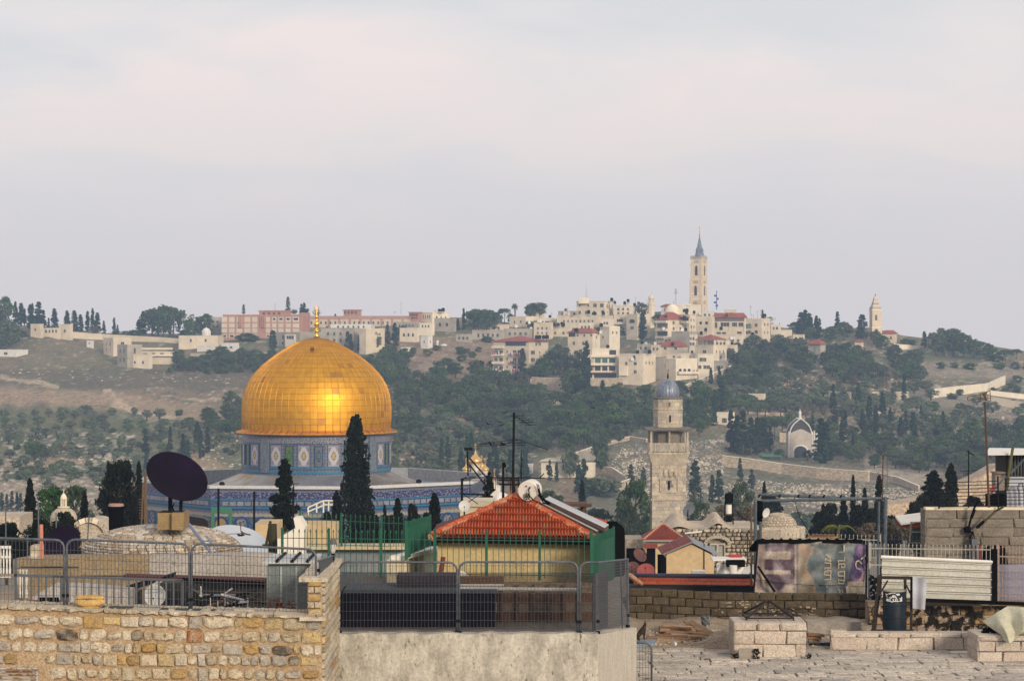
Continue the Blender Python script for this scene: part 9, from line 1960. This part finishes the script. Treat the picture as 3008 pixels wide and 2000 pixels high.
# -------- big limestone house
BG=[mat('house_ashlar_%s'%n,c,col2=c2,vscale=3,rnd=.06,fine=.25,fscale=25,rough=.95,bump=1.0,bscale=18,stretch=(.5,1,1))for n,c,c2 in (('a',(.235,.205,.17),(.18,.155,.13)),('b',(.21,.18,.15),(.165,.14,.115)))]
YX=76.0; bh=thing('limestone_house','big plain house wall of large pitch faced limestone blocks','house',W(2860,1780,YX)); xx0,xx1=X_(2718,YX),X_(3120,YX); zt_=Z_(1497,YX)
wallbox(bh,(xx0+.02,YX+.05,50),AX,NF,xx1-xx0,zt_-50-.02,.9,mat('house_joint',(.10,.08,.06)))
courses(bh,(xx0,YX,zt_-11*.283),AX,NF,xx1-xx0,[.283]*11,(.75,1.05),BG,ROUGHS,gap=.014,dep=.12,name='block',proud=.015)
courses(bh,(xx0,YX+.9,zt_-11*.283),-AY,-AX,.9,[.283]*11,(.75,1.05),BG,ROUGHS,gap=.014,dep=.1,name='block',proud=.01)
x=xx0
while x<xx1:w=U(.9,1.5); mb=MB(); mb.box(x+.005,min(x+w,xx1)-.005,YX-.04,YX+.35,zt_,zt_+.075); part('coping',mb,STONE_W,bh); x+=w
mb=MB(); P_=[(2893,1660),(2896,1622),(2908,1608),(2925,1604),(2945,1604),(2955,1612),(2962,1660)]; mb.prism([W(a,b,75.4)for a,b in reversed(P_)]if False else [W(a,b,75.4)for a,b in P_],(0,.45,0)); one('black_hood',mb,BLACKPL,'black tarpaulin hood against the limestone house','hood')
mb=MB(); mb.box(X_(2855,75.5),X_(2873,75.5),75.5,75.8,Z_(1665,75.5),Z_(1582,75.5)); one('grey_duct',mb,GALV,'grey steel duct standing against the limestone house','duct')
mb=MB(); mb.tube(W(2878,1660,75.3),W(2876,1597,75.3),.045,None,7); one('red_pipe',mb,mat('red_paint',(.16,.025,.02)),'short red pipe beside the grey duct','pipe')
cb=thing('cable_bundle','tangled cables and insulators on the limestone wall','cable bundle',W(2850,1560,75.8))
mb=MB(); mb.path([W(2875,1470,75.4),W(2862,1492,75.6),W(2850,1530,75.8),W(2846,1550,75.8)],.035,5); mb.obox(W(2858,1508,75.6),(.05,0,.13),(0,.04,0),(.04,0,-.01)); part('cable',mb,BLACKPL,cb)
mb=MB(); mb.path([W(2948,1488,75.2),W(2925,1500,75.4),W(2895,1528,75.6),W(2868,1550,75.8)],.035,6); part('green_pole',mb,mat('moss_green',(.08,.08,.03)),cb); mb=MB(); mb.obox(W(2880,1540,75.6),(.11,0,.10),(0,.05,0),(.03,0,-.03)); part('insulator',mb,BLACKPL,cb)
mb=MB(); mb.lathe([(0,-.1),(.1,-.08),(.12,.05),(.05,.12)],W(2842,1556,75.8),8)
for k in range(9):a=U(0,6.28); mb.path([W(2853+U(-8,8),1560,75.8),W(2856+U(-10,12),1580+U(-4,6),75.7),W(2858+U(-10,8),1600+U(-4,8),75.8),W(2852+U(-12,10),1620+U(-10,14),75.8)],.014,4)
part('tangle',mb,BLACKPL,cb)
rl=thing('roof_railing','dark many barred railing along the limestone house roof','railing',W(2850,1490,75.6)); YL2=75.8
for i in range(8):
 y0_=1417+10.2*i; mb=MB(); mb.path([W(2758,y0_,YL2),W(2840,y0_-2,YL2),W(2932,y0_-5,YL2)],.013,5); part('rail',mb,DARKMETAL,rl)
for px,yy in ((2758,1405),(2933,1398)):mb=MB(); mb.tube(W(px,1494,YL2),W(px-2,yy,YL2),.025,None,6); part('post',mb,DARKMETAL,rl)
for i in range(8):
 y0_=1408+10.2*i; mb=MB(); mb.tube(W(2950,y0_,YL2-.1),W(3050,y0_-1,YL2-.1),.012,None,5); part('rail',mb,DARKMETAL,rl)
rs=thing('roof_shed','roof shed with white slab canopy and barred dark window','shed',W(2980,1490,77))
mb=MB(); mb.add([W(2897,1332,76.6),W(3080,1332,76.6),W(3080,1317,77.2),W(2905,1315,77.2),W(2897,1335,76.6)-Vector((0,0,.02)),W(3080,1336,76.6),W(3080,1320,79),W(2905,1319,79)],[(0,1,2,3),(0,4,5,1),(4,7,6,5),(0,3,7,4),(3,2,6,7)]); part('canopy',mb,mat('white_canopy',(.60,.59,.57),fine=.06),rs)
mb=MB(); mb.box(X_(2955,77.3),X_(3080,77.3),77.3,79,Z_(1490,77.3),Z_(1333,77.3)); part('wall',mb,mat('near_black',(.02,.018,.016)),rs)  # plain near-black wall behind the bars and white panel
mb=MB(); mb.box(X_(2958,76.9),X_(3080,76.9),76.9,77.0,Z_(1490,76.9),Z_(1402,76.9)); mb.box(X_(2958,76.9),X_(3080,76.9),76.84,77.0,Z_(1404,76.9),Z_(1400,76.9)); part('white_panel',mb,mat('white_enamel',(.52,.54,.60)),rs)
mb=MB()
for k in range(9):mb.tube(W(2964+9*k,1400,77.2),W(2964+9*k,1337,77.2),.014,None,4)
part('window_bars',mb,GALV,rs)
mb=MB(); mb.path([W(2975,1316,76.4),W(2968,1360,76.3),W(2962,1402,76.2),W(2958,1440,76.3)],.045,6); part('green_pole',mb,mat('moss_green',(.08,.08,.03)),rs)
mb=MB(); mb.tube(W(2968,1390,76.6),W(3012,1345,76.6),.04,None,5); mb.tube(W(2905,1456,76),W(2955,1398,76.2),.03,None,5); part('brace',mb,GP,rs)
mb=MB(); mb.path([W(2995,1485,76.5),W(2994,1445,76.5),W(2990,1432,76.5),W(2995,1420,76.5),W(3004,1420,76.5),W(3008,1440,76.5),W(3010,1490,76.5)],.035,6); part('looped_pipe',mb,mat('grey_loop',(.17,.17,.22)),rs)
mb=MB(); mb.box(X_(2924,77),X_(2953,77),77,77.6,Z_(1440,77),Z_(1390,77)); mb.box(X_(2922,76.9),X_(2955,76.9),76.9,77.6,Z_(1390,77),Z_(1386,77)); part('cabinet',mb,mat('taupe_render',(.22,.18,.15)),rs)
mb=MB(); P_=[(2906,1440),(2922,1425),(2924,1444),(2915,1446)]; mb.prism([W(a,b,76.5)for a,b in reversed(P_)],(0,.1,0)); mb.box(X_(2905,76.6),X_(2955,76.6),76.6,77.2,Z_(1492,76.6),Z_(1452,76.6),1); one('red_bundle',mb,[mat('red_cloth',(.4,.03,.03)),BLACKPL],'red cloth on black boxes beside the roof shed','bundle')
def yagi(label,px,y0,y1,Y,elements,r=.02,m=DARKMETAL,tilt=0):
 mb=MB(); mb.tube(W(px,y1,Y),W(px-tilt,y0,Y),r*1.3,r,6)
 for (xa_,ya_,xb2,yb2,t)in elements:mb.tube(W(xa_,ya_,Y),W(xb2,yb2,Y),t,None,4)
 return one('tv_aerial',mb,m,label,'aerial')
yagi('tall mast with looped rabbit ear aerial above the roof railing',2905,1180,1490,75.3,[(2843,1165,2890,1157,.015),(2843,1177,2890,1170,.015),(2843,1165,2843,1177,.015),(2880,1157,2880,1172,.015),(2886,1160,2908,1146,.015),(2908,1146,2910,1178,.015),(2886,1174,2910,1178,.015),(2886,1160,2910,1158,.012),(2888,1168,2910,1170,.012),(2889,1154,2897,1176,.045),(2885,1227,2897,1229,.02)],r=.028,tilt=12,m=mat('rusty_brown',(.08,.045,.03)))
yagi('plain aerial with one cross bar over the roof railing',2845,1322,1490,75.0,[(2820,1384,2872,1380,.012),(2840,1324,2862,1338,.02),(2846,1326,2866,1340,.008)],r=.018)
yagi('rusty thin aerial rising past the pipe frame',2592,1335,1470,72,[(2575,1371,2592,1371,.01),(2575,1388,2608,1398,.01),(2594,1335,2594,1350,.04)],r=.015,m=mat('rusty_brown',(.08,.045,.03)),tilt=-2)
yagi('pale thin aerial beside the rusty one',2606,1315,1440,90,[(2600,1380,2612,1384,.01),(2598,1392,2612,1396,.01)],r=.008,m=GALV)
cn=thing('small_canopy','small tin canopy with rusty underside beside the limestone house','canopy',W(2680,1600,80)); mb=MB(); a,b=W(2638,1528,80),W(2722,1517,80); mb.obox((a+b)/2,(b-a)/2,(0,.6,.08),(0,0,.03)); part('roof',mb,WHITE,cn)
mb=MB(); mb.box(X_(2644,80),X_(2720,80),79.6,81,Z_(1546,80),Z_(1532,80)); part('underside',mb,mat('rust',(.14,.035,.02),fine=.3),cn)
ld_=thing('white_ladder','pale metal ladder frame standing by the limestone house','ladder',W(2692,1660,78))
for (x0_,y0_,x1_,y1_)in ((2677,1534,2668,1640),(2706,1534,2710,1660)):mb=MB(); mb.tube(W(x0_,y0_,78),W(x1_,y1_,78),.03,None,5); part('rail',mb,CONCRETE,ld_)
for y_ in (1534,1562,1594,1624):mb=MB(); mb.tube(W(2674,y_,78),W(2708,y_,78),.025,None,5); part('rung',mb,CONCRETE,ld_)
YZ=73.0; lr=thing('long_tile_roof','long narrow bright red tile roof with navy gutter','roof',W(2030,1725,YZ)); A_,B_=W(1862,1718,YZ),W(2216,1722,YZ); C0=W(1880,1696,YZ+.7)
u=(B_-A_).normalized(); vv=(C0-A_); vv=vv-u*vv.dot(u); rl=vv.length/2; vv.normalize(); nrm=u.cross(vv); nrm=nrm if nrm.z>0 else -nrm
M3=Matrix((u,nrm.cross(u)if (nrm.cross(u)).dot(vv)>0 else u.cross(nrm),nrm)).transposed(); eu=M3.to_euler()
for r in range(2):
 n=44
 for i in range(n):
  m=random.choice([RT[1],RT[1],RT[0]])
  if m.name not in _tu:_tu[m.name]=TU.mesh('roof_tile',m,smooth='auto')
  if r==1 and i<2:continue
  put('roof_tile',_tu[m.name],lr,A_+u*((i+.5)*(B_-A_).length/n)+vv*(rl*(r+.5))+nrm*.01,rot=eu,scale=((B_-A_).length/n*.98,rl,.02))
mb=MB(); mb.tube(W(1860,1690,YZ+.7),W(2216,1692,YZ+.7),.075,None,8); part('gutter',mb,mat('navy_gutter',(.025,.035,.07),rough=.4),lr,smooth=True)
mb=MB(); mb.box(X_(1845,YZ),X_(2218,YZ),YZ+.1,YZ+.9,50,Z_(1722,YZ)); part('shaded_wall',mb,mat('near_black',(.02,.018,.016)),lr)  # wall below the tiles, its shade painted in as near-black
mb=MB(); mb.path([W(1850,1690,YZ+.3),W(1865,1700,YZ+.1),W(1888,1716,YZ)],[.09,.08,.05],6); part('end_mortar',mb,RMORT,lr)
mb=MB(); mb.box(X_(2033,74),X_(2072,74),74,74.4,Z_(1690,74),Z_(1676,74)); one('white_box',mb,WHITE,'small white box behind the navy gutter before the gabled house','box')
# -------- over the red roof: boiler, panels, aerials
sb=thing('solar_water_heater','big white round boiler with sloping solar panels on the red roof','water heater',W(1560,1470,62)); c=W(1549,1442,61.6); ax=Vector((.30,.95,.06)).normalized(); r_=30*61.6/F
mb=MB(); mb.lathe([(0,0),(r_*.93,0),(r_*.99,.03),(r_,.07),(r_,.30),(r_*1.01,.31),(r_*1.01,.33),(r_,.34),(r_,.44),(r_*.9,.50),(0,.51)],c,40,axis=ax); part('boiler',mb,mat('boiler_white',(.62,.59,.54),stain=(.40,.30,.2),sscale=5,sthr=(.6,.75),fine=.05,rough=.5),sb,smooth='auto')
fcp=c-ax*.01; sx=ax.cross(Vector((0,0,1))).normalized(); sz=sx.cross(ax)*1
sz=sz if sz.z>0 else -sz
mb=MB(); fl=fcp+sx*(-.02)-sz*r_*.52
if (sx.x<0):sx=-sx
BF=mat('brown_fittings',(.06,.05,.04)); mb.lathe([(.0,-.02),(.085,-.02),(.09,0)],fl,16,axis=ax); fg=part('flange',mb,BF,sb)
for k in range(6):a=k*pi/3; mb=MB(); mb.lathe([(0,-.035),(.012,-.035),(.012,0)],fl+sx*.06*cos(a)+sz*.06*sin(a),6,axis=ax); part('bolt',mb,WHITE,fg)
for v in (sz*.13-sx*.02,sx*.08+sz*.10):mb=MB(); mb.lathe([(0,-.03),(.02,-.03),(.02,0)],fcp+v,8,axis=ax); part('socket',mb,BF,sb)
mb=MB(); q=fcp+sx*.08+sz*.10-ax*.03; mb.path([q,q-ax*.04+sx*-.02-sz*.06,q-ax*.05+sx*.0-sz*.2,q+sx*.08-sz*.3-ax*.03,q+sx*.2-sz*.38],.016,6)
for k in range(7):mb.path([W(1580+U(-4,4),1428+U(-8,30),61.4),W(1588+U(-5,5),1455+U(-6,6),61.5),W(1598+U(-8,12),1472+U(-4,6),61.5),W(1622+U(-8,12),1482+U(-4,6),61.6)],.013,5)
part('hose',mb,BLACKPL,sb)
for (o0,o1)in (((1590,1476),(1760,1562)),((1606,1468),(1782,1552))):
 a,b=W(o0[0],o0[1],62),W(o1[0],o1[1],60.4); d=b-a; sd=Vector((.12,.62,.02)); up=Vector((0,0,.05)); mb=MB(); mb.obox((a+b)/2,d/2,sd/2,up); part('solar_panel',mb,mat('panel_brown',(.10,.065,.055)),sb)
 mb=MB(); mb.obox((a+b)/2+up*1.1,d/2,sd*.46,up*.1); part('glass',mb,mat('panel_glass',(.30,.33,.38),rough=.25,fine=0),sb)
 for s_ in (-.47,.47):mb=MB(); mb.obox((a+b)/2+sd*s_+up*1.15,d/2,sd*.03,up*.25); part('panel_edge',mb,WHITE,sb)
mb=MB(); mb.lathe([(.0,0),(.30,.0),(.34,.06),(.34,1.15),(.31,1.27),(.24,1.35),(.15,1.39),(.15,1.43),(0,1.43)],(X_(1799,64),64.2,Z_(1692,64)),24); one('black_water_tank',mb,BLACKPL,'large black round water tank beside the green fence end','water tank',smooth='auto')
dish(1364,1486,66,16.5,(.05,-.97,.22),DISHW,'small white dish on the pole beside the red roof hip',.4)
dish(1474,1468,64.5,23,(.1,-.93,.35),DISHW,'white dish half hidden by the red roof slope',.3)
mb=MB(); mb.tube(W(1511,1475,63.5),W(1507,1405,63.5),.05,.045,6); mb.tube(W(1507,1405,63.5),W(1510,1212,63.5),.036,.03,6)
el=[(1511,1222,1560,1250,.013),(1498,1221,1540,1221,.006),(1509,1227,1548,1227,.006),(1515,1233,1556,1233,.006),(1526,1240,1566,1240,.006),(1540,1249,1576,1248,.006),(1470,1308,1522,1291,.015),(1408,1304,1545,1300,.006),(1400,1309,1545,1307,.006),(1408,1304,1520,1290,.006),(1520,1290,1612,1322,.005),(1437,1297,1443,1308,.03),(1470,1300,1484,1306,.04)]
for e_ in el:mb.tube(W(e_[0],e_[1],63.5),W(e_[2],e_[3],63.5),max(e_[4],.011),None,4)
one('tv_aerial',mb,DARKMETAL,'tall black mast with two yagi aerials behind the red roof apex','aerial')
yagi('short dark aerial pole before the half hidden dish',1478,1358,1468,64,[(1480,1358,1484,1372,.05),(1485,1378,1490,1386,.02)],r=.028)
yagi('slender rusty aerial beside the boiler',1531,1330,1410,66,[(1531,1282,1531,1330,.006),(1528,1342,1536,1352,.012),(1490,1380,1530,1350,.004),(1526,1395,1536,1362,.01)],r=.014)
mb=MB()
for (a,b,t)in (((1357,1500),(1357,1405),.05),((1357,1412),(1370,1400),.02),((1357,1405),(1524,1405),.02),((1357,1411),(1524,1411),.014),((1357,1450),(1424,1452),.035),((1380,1448),(1380,1404),.014),((1424,1452),(1424,1404),.02),((1376,1400),(1600,1404),.018),((1380,1346),(1432,1405),.028),((1379,1364),(1430,1430),.028),((1375,1397),(1373,1326),.03),((1362,1452),(1405,1480),.015),((1408,1452),(1368,1480),.015),((1455,1404),(1455,1440),.014),((1500,1404),(1500,1440),.02),((1524,1400),(1524,1440),.03),((1465,1410),(1524,1410),.03),((1465,1422),(1524,1423),.035),((1585,1404),(1598,1390),.02),((1540,1402),(1570,1404),.02)):
 mb.tube(W(*a,70),W(*b,70),t,None,4)
mb.obox(W(1376,1318,70),(.12,0,0),(0,.1,0),(0,0,.04)); one('antenna_scaffold',mb,DARKMETAL,'black railed antenna platform with slanting stays and floodlight','platform')
mb=MB(); mb.box(X_(1352,72),X_(1440,72),72,75,45,Z_(1487,72)); mb.box(X_(1356,72),X_(1480,72),71.9,75,Z_(1487,72),Z_(1480,72)); one('pale_roof_room',mb,mat('cream_wall',(.55,.47,.33),fine=.12),'pale roof room under the antenna platform','house')
mb=MB(); mb.box(X_(1497,71),X_(1518,71),71,71.5,50,Z_(1404,71)); one('brick_flue',mb,mat('brown_flue',(.16,.09,.07),fine=.3),'brown flue behind the aerial mast','flue')
mb=MB(); mb.obox(W(1640,1480,80),(.95,0,.0),(0,.6,0),(0,0,.05)); mb.obox(W(1720,1484,80),(.2,0,0),(0,.1,0),(0,0,.05)); mb.tube(W(1713,1530,80),W(1713,1486,80),.08,None,7); one('pergola_beam',mb,mat('rusty_brown',(.08,.045,.03)),'dark rusty pergola beam above the solar panels','pergola')
yagi('tiny T shaped aerial over the black cypress',862,1420,1450,95,[(853,1421,878,1420,.02),(862,1430,872,1428,.01)],r=.02)
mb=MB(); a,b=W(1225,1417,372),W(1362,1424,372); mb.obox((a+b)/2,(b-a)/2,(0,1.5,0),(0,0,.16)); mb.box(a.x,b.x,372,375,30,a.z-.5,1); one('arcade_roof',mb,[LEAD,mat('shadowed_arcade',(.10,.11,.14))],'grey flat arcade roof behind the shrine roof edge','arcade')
bird=MB(); bird.add([(-.35,0,.1),(0,-.05,0),(0,.1,0),(.35,0,.12),(0,.02,.05)],[(0,1,4),(0,4,2),(1,3,4),(4,3,2)]); bme=bird.mesh('bird',BLACKPL)
for px,py in ((1435,1246),(1468,1240),(1474,1250),(1482,1213),(1742,1200),(1672,1217),(1690,1219)):put('bird',bme,None,W(px,py,160),rot=(U(-.3,.3),U(-.3,.3),U(0,3)),label='tiny dark bird flying before the forest slope',cat='bird',group='birds flying before the forest slope')
